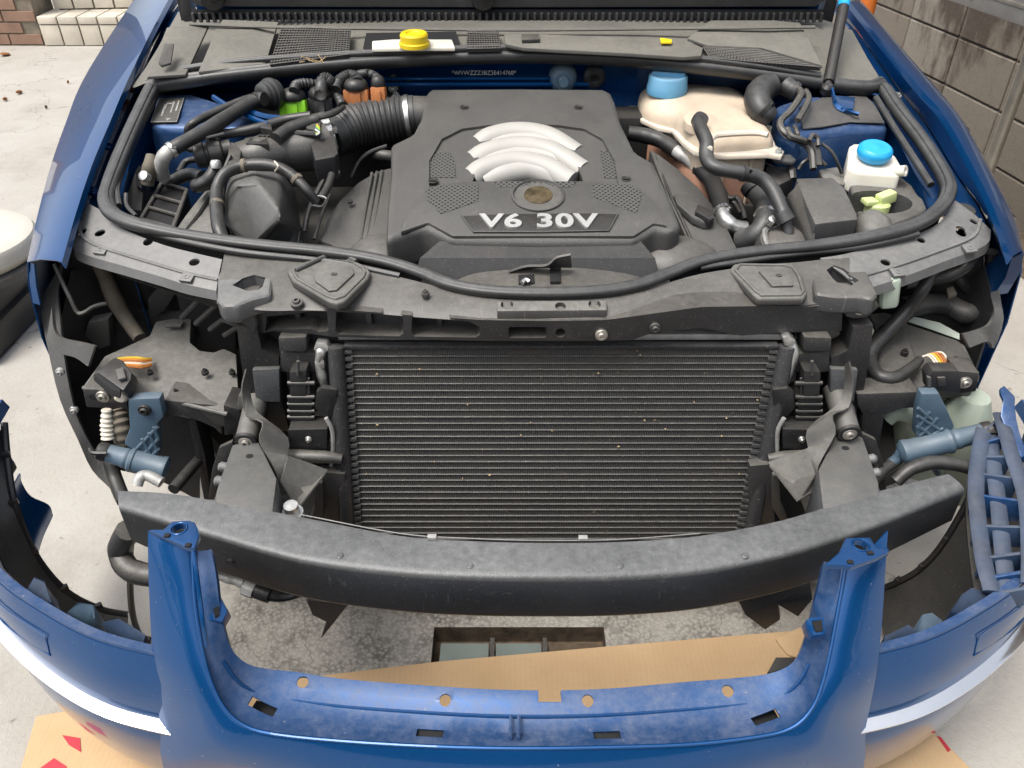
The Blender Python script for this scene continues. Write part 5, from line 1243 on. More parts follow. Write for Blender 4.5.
dish = EL(2, (262, 520), (262, 440), (300, 375), (360, 345), (440, 334), (540, 330), (650, 334), (730, 345), (785, 375), (822, 440), (835, 520), (720, 536), (400, 536), up=.03)
cut(ecov, [prism(dish, -EN * .036, .0), prism(opening, -EN * .085, 0)])
obj('recess_floor', prism([p - EN * .078 for p in opening], -EN * .004, 0), 'void', ecov, smooth=0)
arcs = [((414, 436), (450, 412), (530, 398), (620, 412), (706, 464)), ((432, 456), (480, 430), (560, 420), (640, 436), (712, 484)),
        ((396, 484), (440, 458), (530, 441), (630, 456), (724, 514)), ((414, 504), (470, 478), (560, 462), (650, 480), (722, 528)),
        ((392, 532), (430, 506), (520, 486), (610, 500), (690, 545)), ((430, 542), (480, 522), (560, 507), (620, 520), (664, 545))]
for k, a in enumerate(arcs):
    n = len(a)
    pts = [E(u, v, -.018 - .012 * abs(2 * i / (n - 1) - 1) ** 2 + (.004 if k % 2 == 0 else -.004)) for i, (u, v) in enumerate(T(2, *a))]
    obj('intake_runner', tube(pts, .0245 if k % 2 == 0 else .0235, 18, 8), 'runner_white', ecov)
# raised front field
fp = EL(2, (262, 556), (330, 543), (400, 538), (720, 538), (820, 544), (888, 556), (935, 600), (975, 672), (935, 664), (875, 702), (335, 702), (262, 662), (180, 690), (190, 640), (225, 590), up=.005)
obj('cover_front_field', prism(fp, -EN * .012, .004, 2), 'cover_plastic', ecov, smooth=40)
for pts, up in (((258, 455), (328, 452), (342, 478), (345, 528), (247, 528), (246, 478)), -.0045), (((254, 566), (300, 550), (412, 550), (412, 598), (300, 636), (262, 596)), .0062), (((772, 448), (853, 448), (868, 478), (878, 528), (786, 530), (776, 480)), -.0045), (((748, 548), (866, 548), (900, 575), (884, 634), (806, 605), (758, 588)), .0062), (((458, 541), (704, 541), (692, 556), (470, 557)), .0062):
    obj('perforated_patch', prism(EL(2, *pts, up=up), -EN * .004, .0004, 1), 'perforated', ecov)
badge = obj('badge_plate', prism(EL(2, (362, 642), (500, 636), (700, 634), (828, 636), (800, 686), (397, 690), up=.008), -EN * .006, .002), 'plastic_clean', ecov)
rim = EL(2, (362, 642), (397, 690), (600, 690), (800, 686), (828, 636), up=.008)
obj('badge_rim', tube(rim, .0016, 6, 1), 'cover_plastic', badge)
def fit_text(body, quad_c, w, h, up_ext, mt, parent, name):
    b = text_bm(body, 1.0, .05, Matrix.Identity(4), .028, 1.06)
    xs_ = [v.co.x for v in b.verts]; ys_ = [v.co.y for v in b.verts]
    cx, cy = (min(xs_) + max(xs_)) / 2, (min(ys_) + max(ys_)) / 2
    sx, sy = w / (max(xs_) - min(xs_)), h / (max(ys_) - min(ys_))
    m4 = Matrix((Vector((1, 0, 0)).to_4d(), EY.to_4d(), EN.to_4d(), Vector((0, 0, 0, 1)))).transposed()
    m4[3] = (0, 0, 0, 1)
    for i in range(3): m4[i][3] = quad_c[i]
    mm = m4 @ Matrix.Diagonal((sx, sy, up_ext / .05, 1)) @ Matrix.Translation((-cx, -cy, 0))
    bmesh.ops.transform(b, matrix=mm, verts=b.verts)
    return b
for body, x0, x1 in (('V6', 414, 541), ('30V', 586, 770)):
    a, b_ = EL(2, (x0, 660), (x1, 658), up=.009); h0, h1 = EL(2, (590, 639), (590, 681), up=.009)
    obj('lettering', fit_text(body, (a + b_) / 2, (b_ - a).length, (h0 - h1).length, .003, None, badge, 'lettering'), 'badge_silver', badge, smooth=0)
ec = EL(2, (590, 590))[0]
er = (EL(2, (665, 590))[0] - ec).length
obj('emblem_bezel', lathe(ec + EN * .004, EN, [(0, er * 1.06), (.005, er * 1.05), (.006, er), (.002, er * .96), (.002, er * .9)], 32), 'cover_plastic', ecov)
em = obj('emblem', lathe(ec + EN * .003, EN, [(0, er * .95), (.003, er * .92), (.004, er * .6), (.0045, er * .15), (.0045, 0)], 32), 'plastic_grey', ecov)
obj('emblem_centre', lathe(ec + EN * .0065, EN, [(0, er * .58), (.002, er * .56), (.003, er * .3), (.0035, 0)], 28), 'emblem_brown', em)
for u, v in T(2, (370, 320), (710, 320), (277, 538), (852, 533)):
    obj('cover_screw', join(lathe(E(u, v), EN, [(-.002, .010), (.0012, .010), (.0016, .008), (.0006, .007), (.0006, 0)], 16), box(E(u, v, .002), (.012, .003, .002), bev=.0005)), 'plastic_clean', ecov)
# lower side skirts of the cover
ls_ = obj('cover_skirt', prism(PL([(318, 240, .70), (326, 220, .72), (340, 199, .74), (358, 182, .755), (377, 171, .765), (392, 167, .77), (390, 244, .715), (350, 252, .70)]), (0, 0, -.05), .006), 'cover_plastic', car)
for k in range(3): obj('skirt_rib', tube(PL([(362 + k * 6 - 2, 246, .705), (366 + k * 5.5, 205, .738), (372 + k * 5, 173 - k, .768)]), .0035, 8), 'cover_plastic', ls_)
obj('cover_screw', lathe(PZ(*T(2, (30, 600))[0], .745), EN, [(-.002, .006), (.002, .006), (.002, 0)], 12), 'plastic_clean', ls_)
rs_ = obj('cover_skirt', prism(PL(T('t', (150, 95, .80), (200, 130, .79), (300, 200, .775), (400, 290, .76), (490, 400, .74), (560, 520, .72), (610, 625, .70), (480, 640, .695), (350, 575, .71), (260, 380, .75), (190, 200, .785))), (0, 0, -.05), .005), 'cover_plastic', car)
obj('skirt_boss', prism([p + Z * .012 for p in PL(T('t', (270, 350, .755), (330, 350, .755), (440, 420, .74), (480, 490, .73), (430, 500, .727), (370, 470, .735), (290, 400, .748)))], (0, 0, -.02), .007, 3), 'cover_plastic', rs_)
obj('skirt_knob', prism([p + Z * .022 for p in PL(T('t', (390, 425, .738), (470, 465, .73), (478, 500, .726), (455, 512, .724), (375, 465, .735)))], (0, 0, -.02), .006), 'plastic_clean', rs_)
obj('skirt_seam', tube([p + Z * .003 for p in PL(T('t', (185, 150, .787), (240, 300, .764), (310, 450, .735), (360, 560, .713)))], .003, 6), 'plastic_clean', rs_)
# round covers tucked under the front edge
def dome(c, rx, ry, rz, m, nm='cam_cover'):
    r = [[Vector((c.x + math.cos(a) * rx * math.sin(f), c.y + math.sin(a) * ry * math.sin(f), c.z + math.cos(f) * rz)) for a in [k * math.pi / 12 for k in range(24)]] for f in [R(d) for d in (3, 15, 30, 45, 60, 75, 90)]]
    return obj(nm, loft(r), m, car)
dome(PZ(383, 264, .685), .075, .07, .055, 'plastic_grey'); dome(PZ(672, 268, .685), .10, .075, .06, 'plastic_grey')
obj('timing_cover', sheet([[E(u, 240, -.01) + Vector((0, -.004, 0)) for u in (440, 500, 560, 640)], [PY(u, 258, .165) for u in (420, 500, 560, 655)], [PY(u, 296, .13) for u in (410, 500, 560, 665)]], .004, sub=3), 'plastic_clean', car)
# ---- air filter box, mass-air meter, ribbed intake hose
AV = {'A': (345, 240, .812), 'B': (480, 197, .822), 'C': (620, 207, .812), 'D': (690, 300, .765), 'E': (708, 470, .735), 'F': (690, 585, .715), 'N': (500, 588, .735), 'H': (410, 572, .745), 'I': (350, 490, .768), 'J': (325, 360, .79), 'K': (395, 285, .835), 'L': (608, 398, .825), 'm': (618, 470, .808), 'Q': (520, 270, .842)}
AP = {k: PZ(*T('w', v)[0]) for k, v in AV.items()}
bmx = bmesh.new(); AVt = {k: bmx.verts.new(p) for k, p in AP.items()}
for poly in ('JKQLmNHI', 'ABQK', 'BCLQ', 'AKJ', 'CDL', 'DEmL', 'EFNm'): bmx.faces.new([AVt[c] for c in poly])
rimk = 'ABCDEFNHIJ'
lowk = [bmx.verts.new(AP[c] - Z * .13) for c in rimk]
for i, c in enumerate(rimk):
    bmx.faces.new((AVt[c], lowk[i], lowk[(i + 1) % 10], AVt[rimk[(i + 1) % 10]]))
bmx.faces.new(lowk)
do_bevel(bmx, .010, 3, 12)
abx = obj('air_filter_box', bmx, 'box_grey', car, smooth=40)
for k in range(4): obj('box_rib', tube([AP['E'] * (1 - t) + AP['N'] * t * .0 + AP['F'] * t + Vector((0, -.004, -.02 - .02 * k)) for t in (0, .5, 1)], .003, 6), 'box_grey', abx)
obj('filter_clip', prism([p + Z * .018 for p in PL(T('w', (515, 345, .79), (560, 310, .795), (620, 310, .795), (620, 350, .79), (590, 365, .788)))], (0, 0, -.02), .003), 'plastic_clean', abx)
obj('filter_box_side', prism(PL(T('w', (75, 505, .745), (130, 430, .755), (200, 340, .77), (270, 255, .785), (335, 255, .785), (330, 420, .76), (340, 565, .745), (200, 560, .738))), (0, 0, -.10), .008), 'mudplastic', abx)
obj('filter_box_ridge', tube(PL(T('w', (115, 525, .742), (180, 440, .757), (240, 350, .772), (290, 280, .785))), .007, 8), 'mudplastic', abx)
obj('filter_box_seam', tube(PL(T('w', (345, 575, .757), (320, 480, .772), (315, 370, .79), (325, 280, .80), (350, 225, .81))), .005, 8), 'plastic', abx)
gx = obj('air_snorkel', prism(PL([(162, 183, .775), (187, 190, .775), (173, 228, .745), (141, 219, .745)]), (0, 0, -.06), .001), 'void', car)
def gl(a, b):
    q0 = PL([(162, 183, .778), (187, 190, .778), (173, 228, .748), (141, 219, .748)])
    return (q0[0] * (1 - a) + q0[1] * a) * (1 - b) + (q0[3] * (1 - a) + q0[2] * a) * b
for p, q_ in (((0, 0), (1, 0)), ((1, 0), (1, 1)), ((1, 1), (0, 1)), ((0, 1), (0, 0)), ((0, .36), (1, .36)), ((0, .68), (1, .68))):
    obj('snorkel_rib', tube([gl(*p), gl(*q_)], .0042, 8, 1), 'plastic', gx)
tubeP('harness', T('w', (335, 580, .765), (300, 500, .785), (290, 400, .80), (292, 300, .82), (330, 225, .84), (410, 185, .848), (520, 178, .85), (600, 190, .848), (680, 235, .835), (750, 305, .815), (800, 370, .79)), 'hose', car, r=[.012, .012, .012, .012, .011, .011, .012, .011, .011, .010, .009])
obj('cable_tie', tube([PZ(*p) for p in T('w', (585, 160, .858), (605, 185, .862), (590, 210, .845))], .002, 6), 'wire_white', car)
obj('wire_coil', tube(PL(T('w', (770, 380, .77), (800, 340, .79), (850, 350, .79), (830, 390, .77), (780, 385, .765))), .002, 6), 'alu_dull', car)
tubeP('harness', T('w', (820, 360, .78), (860, 290, .79), (880, 230, .80)), 'hose', car, r=.008)
am = PL(T('w', (400, 150, .81), (520, 135, .815), (640, 110, .815), (760, 100, .815), (860, 70, .82)))
maf = obj('air_meter', tube(am, [.034, .042, .044, .045, .047], 24, 5), 'plastic', car)
obj('meter_shoulder', prism([p + Z * .03 for p in PL(T('w', (400, 150, .815), (450, 100, .82), (560, 90, .82), (620, 50, .825), (660, 60, .825), (640, 130, .815), (560, 170, .81), (440, 175, .81)))], (0, 0, -.06), .010, 3), 'mudplastic', maf)
obj('meter_clip', prism([p + Z * .036 for p in PL(T('w', (455, 155, .815), (480, 125, .82), (565, 125, .82), (570, 160, .815)))], (0, 0, -.02), .002), 'plastic_clean', maf)
ms = obj('meter_sensor', prism([p + Z * .034 for p in PL(T('b', (300, 440, .815), (410, 408, .82), (430, 420, .82), (462, 555, .805), (445, 578, .80), (345, 595, .80)))], (0, 0, -.05), .005), 'black_plug', maf)
obj('sensor_plug', prism([p + Z * .05 for p in PL(T('b', (280, 430, .82), (330, 405, .825), (380, 440, .82), (370, 480, .815), (310, 470, .815)))], (0, 0, -.03), .004), 'plastic', maf)
for k, c in enumerate(('wire_yellow', 'green_plug', 'jet_blue', 'print_white')):
    obj('wire', tube([p + Z * .048 for p in PL(T('b', (360 - k * 3, 445 + k * 9, .82), (372, 470 + k * 6, .817), (355, 495 + k * 2, .813)))], .0018, 6), c, maf)
obj('screw', bolt_bm(E(*T('b', (445, 568))[0], -.03), EN, .006), 'alu', maf)
obj('sensor_cable', tube([p + Z * .045 for p in PL(T('b', (370, 490, .812), (300, 485, .812), (200, 478, .812), (150, 500, .81)))], .006, 8), 'hose', maf)
ih = PL(T('b', (395, 400, .822), (470, 365, .826), (560, 335, .83), (660, 315, .834), (760, 300, .838), (850, 290, .842)))
hose = obj('intake_hose', tube(ih, [.047, .049, .050, .050, .049, .046], 28, 26, rfun=lambda t: 1 + (.035 * math.sin(t * 2 * math.pi * 17) if .12 < t < .88 else .0)), 'rubber', car)
def ring(pts, r, w, m, nm, parent):
    a, b_ = pts
    d = (b_ - a).normalized(); c = (a + b_) / 2
    return obj(nm, lathe(c - d * w / 2, d, [(0, r - .001), (.0005, r + .001), (w - .0005, r + .001), (w, r - .001)], 32), m, parent)
ring((ih[0] + Vector((-.012, 0, -.001)), ih[0] + (ih[1] - ih[0]) * .30), .0525, .018, 'clamp', 'hose_clamp', hose)
ring((ih[4] + (ih[5] - ih[4]) * .45, ih[4] + (ih[5] - ih[4]) * .75), .0485, .010, 'clamp', 'hose_clamp', hose)
obj('clamp_screw', box(ih[0] + Vector((.026, -.035, .030)), (.012, .02, .010), (0, 0, .3), bev=.002), 'clamp', hose)
obj('intake_elbow', tube([ih[5] + Vector((-.02, 0, 0)), ih[5] + Vector((.05, .01, -.005)), ih[5] + Vector((.11, .03, -.03))], [.045, .043, .04], 20), 'plastic', car)
obj('vacuum_port', tube(PL(T('b', (640, 480, .78), (690, 490, .78), (760, 500, .775))), .013, 12), 'plastic', car)
# plugs on the bulkhead at left
def plug(x0, y0, x1, y1, z, m, cap=True, nm='plug'):
    c = PZ(*T('b', ((x0 + x1) / 2, (y0 + y1) / 2))[0], z)
    w = PZ(*T('b', (x1, y1))[0], z).x - PZ(*T('b', (x0, y1))[0], z).x
    o = obj('bulkhead_plug', join(box(c, (w, .032, .034), (R(-10), 0, 0), bev=.004), box(c + Vector((0, -.017, .0)), (w * .42, .008, .026), (R(-10), 0, 0), bev=.002)), m, car)
    if cap:
        obj('plug_boot', lathe(c + Vector((0, .004, .016)), (0, .1, 1), [(0, w * .47), (.004, w * .5), (.012, w * .48), (.020, w * .38), (.024, w * .2), (.024, 0)], 20), 'black_plug', o)
    return o, c, w
p1 = plug(155, 205, 295, 280, .868, 'green_plug'); p2 = plug(300, 205, 432, 255, .868, 'black_plug'); p3 = plug(482, 155, 612, 225, .885, 'brown_plug'); p4 = plug(622, 155, 698, 200, .89, 'brown_plug')
def ribbed(pts, r=.011, nm='corrugated_cable'):
    return tubeP(nm, pts, 'rubber', car, r=r, seg=10, n=14, rfun=lambda t: 1 + .09 * math.sin(t * 120))
ribbed(T('b', (225, 160, .908), (240, 128, .915), (300, 122, .912), (380, 140, .90), (440, 175, .89), (475, 235, .875)))
ribbed(T('b', (360, 180, .905), (370, 110, .92), (390, 95, .925), (420, 120, .915)), .013)
ribbed(T('b', (440, 150, .905), (460, 105, .918), (510, 78, .925), (550, 95, .922), (548, 115, .918)), .012)
ribbed(T('b', (545, 80, .925), (600, 70, .925), (640, 85, .922), (660, 115, .915)), .010)
obj('bulkhead_bracket', prism(PYL(T('b', (690, 95, .80), (735, 70, .80), (765, 100, .80), (765, 190, .80), (695, 195, .80))), (0, .01, 0), .003), 'black_plug', car)
bolt(PY(*T('b', (732, 140))[0], .797), FRONT, .012, car, 'alu')
bolt(PY(*T('b', (748, 180))[0], .79), (0, -.5, 1), .008, car, 'alu_dull')
bolt(PY(*T('b', (812, 102))[0], .805), FRONT, .007, car, 'plastic')
obj('bulkhead_grommet', lathe(PY(563, 78, .805), FRONT, [(-.01, .034), (.008, .032), (.018, .028), (.026, .020), (.026, .012), (.04, .011), (.04, 0)], 26), 'jet_blue', car)
obj('bulkhead_grommet', lathe(PY(594, 77, .805), FRONT, [(-.01, .026), (.010, .025), (.018, .018), (.018, .010), (.008, .009), (.008, 0)], 24), 'rubber', car)
# refrigerant lines at left
gg = PZ(*T('a', (745, 195))[0], .90)
obj('pipe_grommet', lathe(gg + Vector((.008, .03, .0)), (-.7, -1, .1), [(-.01, .030), (.0, .034), (.008, .034), (.010, .030), (.018, .030), (.020, .026), (.028, .026), (.032, .020), (.032, .012)], 24), 'rubber', car)
tubeP('refrigerant_line', T('a', (740, 200, .905), (700, 205, .902), (600, 260, .893), (450, 355, .88), (330, 420, .87), (255, 465, .86)), 'hose', car, r=.0145)
tubeP('refrigerant_line', T('a', (262, 458, .861), (228, 490, .852), (212, 540, .83), (218, 600, .80)), 'alu_dull', car, r=.0140)
tubeP('refrigerant_line', T('a', (700, 185, .905), (600, 218, .90), (470, 275, .89), (390, 315, .885), (355, 345, .875), (345, 400, .85)), 'hose', car, r=.0085)
tubeP('refrigerant_line', T('a', (340, 455, .84), (400, 462, .84), (440, 468, .84)), 'hose', car, r=.006)
tubeP('refrigerant_line', T('a', (300, 580, .79), (340, 520, .80), (430, 505, .81)), 'hose', car, r=.007)
tubeP('service_valve', T('a', (160, 490, .845), (155, 540, .83), (145, 600, .805), (140, 640, .79)), 'tape', car, r=[.010, .014, .015, .012])
obj('valve_cap', lathe(PZ(*T('a', (140, 605))[0], .815), (-.2, -.6, .6), [(0, .010), (.014, .010), (.016, .006), (.016, 0)], 14), 'alu', car)
obj('valve_bracket', prism(PL(T('a', (75, 570, .80), (100, 530, .81), (115, 560, .805), (110, 660, .78), (85, 640, .785))), (0, 0, -.03), .003), 'black_plug', car)
pu = PZ(*T('a', (470, 480))[0], .83)
pump = obj('vacuum_pump', lathe(pu + Vector((-.01, 0, 0)), (1, .35, .1), [(-.025, .018), (-.022, .025), (-.004, .027), (-.002, .022), (.004, .022), (.006, .028), (.03, .028), (.034, .02), (.05, .02), (.05, 0)], 22), 'plastic', car)
tubeP('pump_hose', T('a', (495, 530, .842), (480, 575, .83), (450, 620, .815), (400, 645, .805), (390, 640, .80)), 'hose', car, r=[.012, .013, .014, .014, .012])
obj('hose_nipple', lathe(PZ(*T('a', (490, 535))[0], .848), (.1, .2, 1), [(-.006, .010), (.004, .0105), (.008, .008), (.008, .004), (.005, .003), (.005, 0)], 14), 'alu', car)
tubeP('pump_hose', T('a', (240, 640, .775), (310, 600, .79), (370, 585, .80), (420, 600, .80)), 'rubber', car, r=.013)
obj('pump_bracket', prism(PL(T('a', (555, 420, .85), (580, 420, .85), (620, 460, .84), (610, 540, .825), (550, 560, .825))), (0, 0, -.03), .003), 'plastic', car)
tubeP('vacuum_hose', T('a', (480, 420, .855), (510, 385, .86), (600, 370, .86), (720, 345, .865), (850, 305, .872), (980, 285, .88)), 'hose', car, r=.010)
tubeP('vacuum_hose', T('a', (800, 405, .855), (860, 360, .862), (950, 325, .868), (1010, 305, .872)), 'hose', car, r=.014)
obj('hose_holder', prism([p + Z * .012 for p in PL(T('a', (720, 375, .86), (735, 355, .865), (780, 355, .865), (785, 385, .86)))], (0, 0, -.03), .003), 'plastic_clean', car)
for k in range(3): obj('holder_strut', tube(PL(T('a', (720 + k * 22, 385, .86), (690 + k * 22, 420, .845), (650 + k * 20, 450, .83))), .003, 6), 'plastic', car)
obj('side_wall_trim', prism(PL(T('a', (30, 700, .775), (80, 560, .79), (130, 560, .79), (110, 768, .76), (50, 768, .76))), (0, 0, -.12), .004), 'engine_dark', car)
# ---- coolant expansion tank
def CT(pts): return PL(T('c', *pts))
up_pts = [(192, 215), (200, 160), (235, 128), (300, 112), (400, 112), (500, 138), (600, 152), (700, 182), (755, 228), (800, 275), (840, 330), (872, 400), (868, 425), (640, 445), (560, 440), (490, 415), (430, 370), (380, 325), (300, 305), (220, 270)]
tk = catmull(CT([(x, y + 14, .832) for x, y in up_pts] + [(192, 229, .832)]), 2)[:-1]
tank = obj('coolant_tank', pillow(tk, .040, .012, 6, .42), 'tank_cream', car, smooth=60)
fl_pts = [(125, 190), (170, 180), (190, 200), (200, 150), (240, 120), (500, 130), (710, 175), (770, 225), (850, 320), (905, 340), (900, 372), (880, 378), (900, 430), (945, 460), (930, 485), (860, 475), (650, 482), (560, 478), (480, 458), (420, 410), (370, 350), (300, 338), (215, 300), (160, 250), (130, 215)]
obj('tank_flange', prism(CT([(x, y + 6, .826) for x, y in fl_pts]), (0, 0, -.010), .003, 2), 'tank_flange', tank)
lo_pts = [(220, 310), (300, 345), (380, 365), (430, 430), (500, 478), (570, 490), (700, 490), (855, 482), (840, 420), (700, 300), (400, 230), (240, 230)]
obj('tank_lower', prism(CT([(x, y, .815) for x, y in lo_pts]), (0, .0, -.045), .006, 2), 'tank_cream', tank, smooth=50)
obj('tank_filled_part', prism([p - Z * .043 for p in CT([(x, y, .815) for x, y in lo_pts])], (0, .0, -.09), .008, 2), 'tank_pink', tank, smooth=50)
for x in (640, 780): obj('tank_rib', tube([PZ(*T('c', (x, 492))[0], .814) + Vector((0, -.002, 0)), PZ(*T('c', (x, 492))[0], .814) + Vector((0, -.002, -.12))], .003, 6, 1), 'tank_cream', tank)
obj('tank_seam', tube(CT([(560, 460, .868), (580, 395, .868), (660, 380, .868), (800, 375, .868), (860, 385, .868)]), .006, 8), 'tank_flange', tank)
kc = PZ(*T('c', (343, 142))[0], .884)
cap = obj('tank_cap', lathe(kc, (0, -.05, 1), [(-.01, .046), (.004, .047), (.008, .045), (.026, .044), (.030, .041), (.030, .036), (.027, .034), (.027, 0)], 36), 'cap_blue', tank)
obj('cap_grip', box(kc + Z * .030, (.075, .020, .014), (0, 0, R(-12)), bev=.004), 'cap_blue', cap)
obj('cap_mark', box(kc + Vector((0, .036, .0305)), (.012, .008, .001), bev=0), 'print_red', cap)
obj('tank_warning_mark', prism(CT([(578, 186, .8695), (610, 168, .8695), (678, 194, .8695)]), (0, 0, -.001), 0), 'print_dark', tank, smooth=0)
obj('tank_lettering', prism(CT([(696, 236, .8692), (700, 228, .8692), (764, 246, .8692), (760, 254, .8692)]), (0, 0, -.001), 0), 'print_dark', tank, smooth=0)
obj('tank_lettering', prism(CT([(606, 236, .8692), (640, 218, .8692), (674, 220, .8692), (640, 226, .8692)]), (0, 0, -.001), 0), 'print_dark', tank, smooth=0)
obj('tank_dimple', lathe(PZ(*T('c', (520, 320))[0], .862), (0, -.15, 1), [(-.01, .040), (.006, .038), (.010, .030), (.010, 0)], 24), 'tank_cream', tank)
obj('tank_bolt', bolt_bm(PZ(*T('c', (150, 192))[0], .829), Z, .008), 'alu_dull', tank)
obj('tank_bolt', bolt_bm(PZ(*T('c', (915, 468))[0], .829), Z, .007), 'alu_dull', tank)
# hoses at right
nz = PZ(*T('c', (500, 322))[0], .875)
obj('hose_spring_clip', lathe(nz + Vector((.003, 0, .004)), (.25, -.45, .8), [(-.008, .0155), (.0, .0165), (.006, .0165), (.012, .015)], 18), 'black_plug', tank)
h1 = tubeP('coolant_hose', T('c', (500, 318, .885), (520, 360, .885), (545, 420, .873), (545, 490, .855), (570, 540, .845), (640, 565, .84), (730, 580, .835), (820, 605, .825), (880, 660, .81), (920, 740, .79)) + T('t', (840, 440, .775)), 'rubber', car, r=.0138)
tubeP('hose_collar', T('t', (822, 420, .783), (850, 470, .768)), 'rubber', car, r=.018)
tubeP('hose_tail', T('t', (845, 460, .768), (860, 520, .75), (868, 580, .73)), 'rubber', car, r=.011)
obj('pipe_cover', lathe(PZ(*T('t', (850, 600))[0], .72), (0, -.2, 1), [(-.04, .06), (.0, .058), (.014, .052), (.02, .04), (.03, .02), (.03, 0)], 28), 'plastic', car)
obj('pipe_cover_ring', lathe(PZ(*T('t', (780, 580))[0], .725), (.6, -.3, .6), [(0, .034), (.006, .034), (.006, .026), (0, .026)], 24), 'alu_dull', car)
tubeP('radiator_hose', T('t', (40, 15, .81), (130, 30, .805), (210, 55, .80), (300, 115, .79)), 'hose', car, r=.017)
tubeP('metal_pipe', T('t', (285, 105, .795), (350, 150, .785), (430, 210, .773)), 'alu_dull', car, r=.0145)
tubeP('radiator_hose', T('t', (410, 195, .777), (470, 265, .765), (505, 350, .75), (530, 430, .735)), 'black_plug', car, r=.0185)
tubeP('metal_pipe', T('t', (522, 415, .742), (540, 455, .735), (580, 490, .725), (640, 505, .718)), 'alu', car, r=.0145)
tubeP('radiator_hose', T('t', (690, 300, .77), (735, 350, .765), (755, 420, .755), (735, 490, .74), (690, 545, .72), (620, 575, .70)), 'rubber', car, r=[.024, .024, .0235, .023, .023, .024])
obj('hose_clamp', lathe(PZ(*T('t', (690, 295))[0], .775), (-.3, .6, .4), [(-.006, .0255), (.0, .027), (.010, .027), (.012, .025)], 22), 'black_plug', car)
obj('hose_clamp', lathe(PZ(*T('t', (780, 460))[0], .768), (.2, -.5, .8), [(-.01, .009), (.004, .009), (.006, .006), (.006, 0)], 14), 'clamp', car)
for pts in (((530, 310, .74), (560, 350, .735), (600, 350, .735), (630, 410, .725), (640, 460, .715)), ((500, 290, .745), (540, 340, .735), (590, 380, .725), (620, 430, .72))):
    tubeP('wiring', T('t', *pts), 'black_plug', car, r=.006)
obj('orange_part', box(PZ(*T('t', (225, 105))[0], .74), (.03, .02, .03), (0, 0, .4), bev=.004), 'brown_plug', car)
tubeP('radiator_hose', T('t', (100, 40, .76), (180, 110, .75), (260, 150, .745), (330, 180, .74)), 'hose', car, r=.010)
# fuse box, washer filler, oil dipstick tray
bxp = PL([(796, 178, .805), (833, 177, .805), (845, 188, .80), (857, 214, .785), (858, 219, .784), (815, 224, .783), (806, 204, .793)])
fb = obj('fuse_box', prism(bxp, (0, 0, -.075), .005, 2), 'plastic_grey', car)
obj('fuse_box_side', prism(PL(T('r', (445, 20, .785), (480, -10, .80), (505, -50, .806), (560, 60, .792), (590, 200, .772), (592, 255, .757), (560, 262, .75), (500, 140, .765))), (0, 0, -.07), .006), 'plastic', fb)
tray = obj('filler_tray', prism(PL(T(3, (505, 548, .79), (600, 548, .79), (680, 556, .788), (725, 590, .782), (738, 620, .775), (715, 640, .77), (640, 668, .765), (600, 690, .76), (540, 660, .765), (520, 600, .778))), (0, 0, -.06), .008, 3), 'plastic_grey', car)
cut(tray, [prism([p + Z * .05 for p in ellipse(PZ(*T(3, (592, 596))[0], .782), Vector((.066, 0, 0)), Vector((0, .040, 0)))], (0, 0, -.095), 0)])
obj('tray_blister', lathe(PZ(*T('r', (900, 180))[0], .765), (.1, -.3, 1), [(-.03, .045), (.0, .042), (.010, .034), (.016, .018), (.018, 0)], 24, sx=.8), 'mudplastic', tray)
lp_ = PZ(*T(3, (590, 606))[0], .765)
obj('lime_connector', join(lathe(lp_ + Z * -.03, Z, [(0, .024), (.03, .024), (.034, .020), (.034, 0)], 18), box(lp_ + Vector((.012, 0, .012)), (.036, .022, .022), (0, R(-12), R(20)), bev=.004), box(lp_ + Vector((-.02, -.004, .006)), (.026, .026, .010), (0, 0, R(10)), bev=.003)), 'lime_plug', tray)
wbp = PL(T('d', (558, 440, .835), (580, 425, .838), (650, 425, .838), (740, 440, .836), (800, 490, .830), (828, 540, .822), (822, 590, .815), (600, 575, .815), (550, 545, .82)))
wbn = obj('washer_filler', prism(wbp, (0, 0, -.05), .010, 3), 'bottle_white', car, smooth=50)
obj('filler_cap', lathe(PZ(*T('d', (690, 470))[0], .842), (0, -.2, 1), [(-.012, .030), (-.004, .0345), (.004, .0345), (.008, .033), (.012, .028), (.012, .010), (.014, .006), (.014, 0)], 30), 'cap_cyan', wbn)
obj('filler_boss', lathe(PZ(*T('d', (838, 568))[0], .822), (.6, -.6, .3), [(-.016, .011), (.004, .011), (.004, .006), (.0, .005), (.0, 0)], 16), 'bottle_white', wbn)
obj('filler_base', prism(PL(T('d', (565, 580, .80), (820, 590, .80), (880, 640, .79), (920, 700, .78), (600, 640, .785))), (0, 0, -.06), .006), 'plastic', wbn)
# bulkhead hoses at right
tubeP('heater_hose', T('d', (175, 130, .915), (120, 150, .91), (90, 200, .90), (110, 260, .885), (150, 300, .87)), 'rubber', car, r=[.026, .030, .030, .026, .022])
tubeP('heater_hose', T('d', (230, 130, .915), (260, 150, .91), (290, 165, .905)), 'rubber', car, r=.020)
for pts, r_ in ((((300, 150, .918), (312, 180, .912), (260, 260, .895), (205, 320, .88), (235, 380, .865), (320, 420, .85), (365, 470, .835), (375, 560, .81)), .0075), (((335, 160, .916), (352, 195, .91), (330, 250, .90), (295, 310, .885)), .0065), (((240, 355, .872), (262, 390, .865), (300, 405, .86), (350, 425, .85), (395, 460, .84), (405, 540, .815)), .0065), (((280, 340, .87), (290, 370, .868), (300, 390, .862)), .005), (((355, 415, .86), (372, 385, .868), (395, 400, .862), (400, 440, .85)), .005)):
    tubeP('brake_line', T('d', *pts), 'plastic', car, r=r_, seg=8)
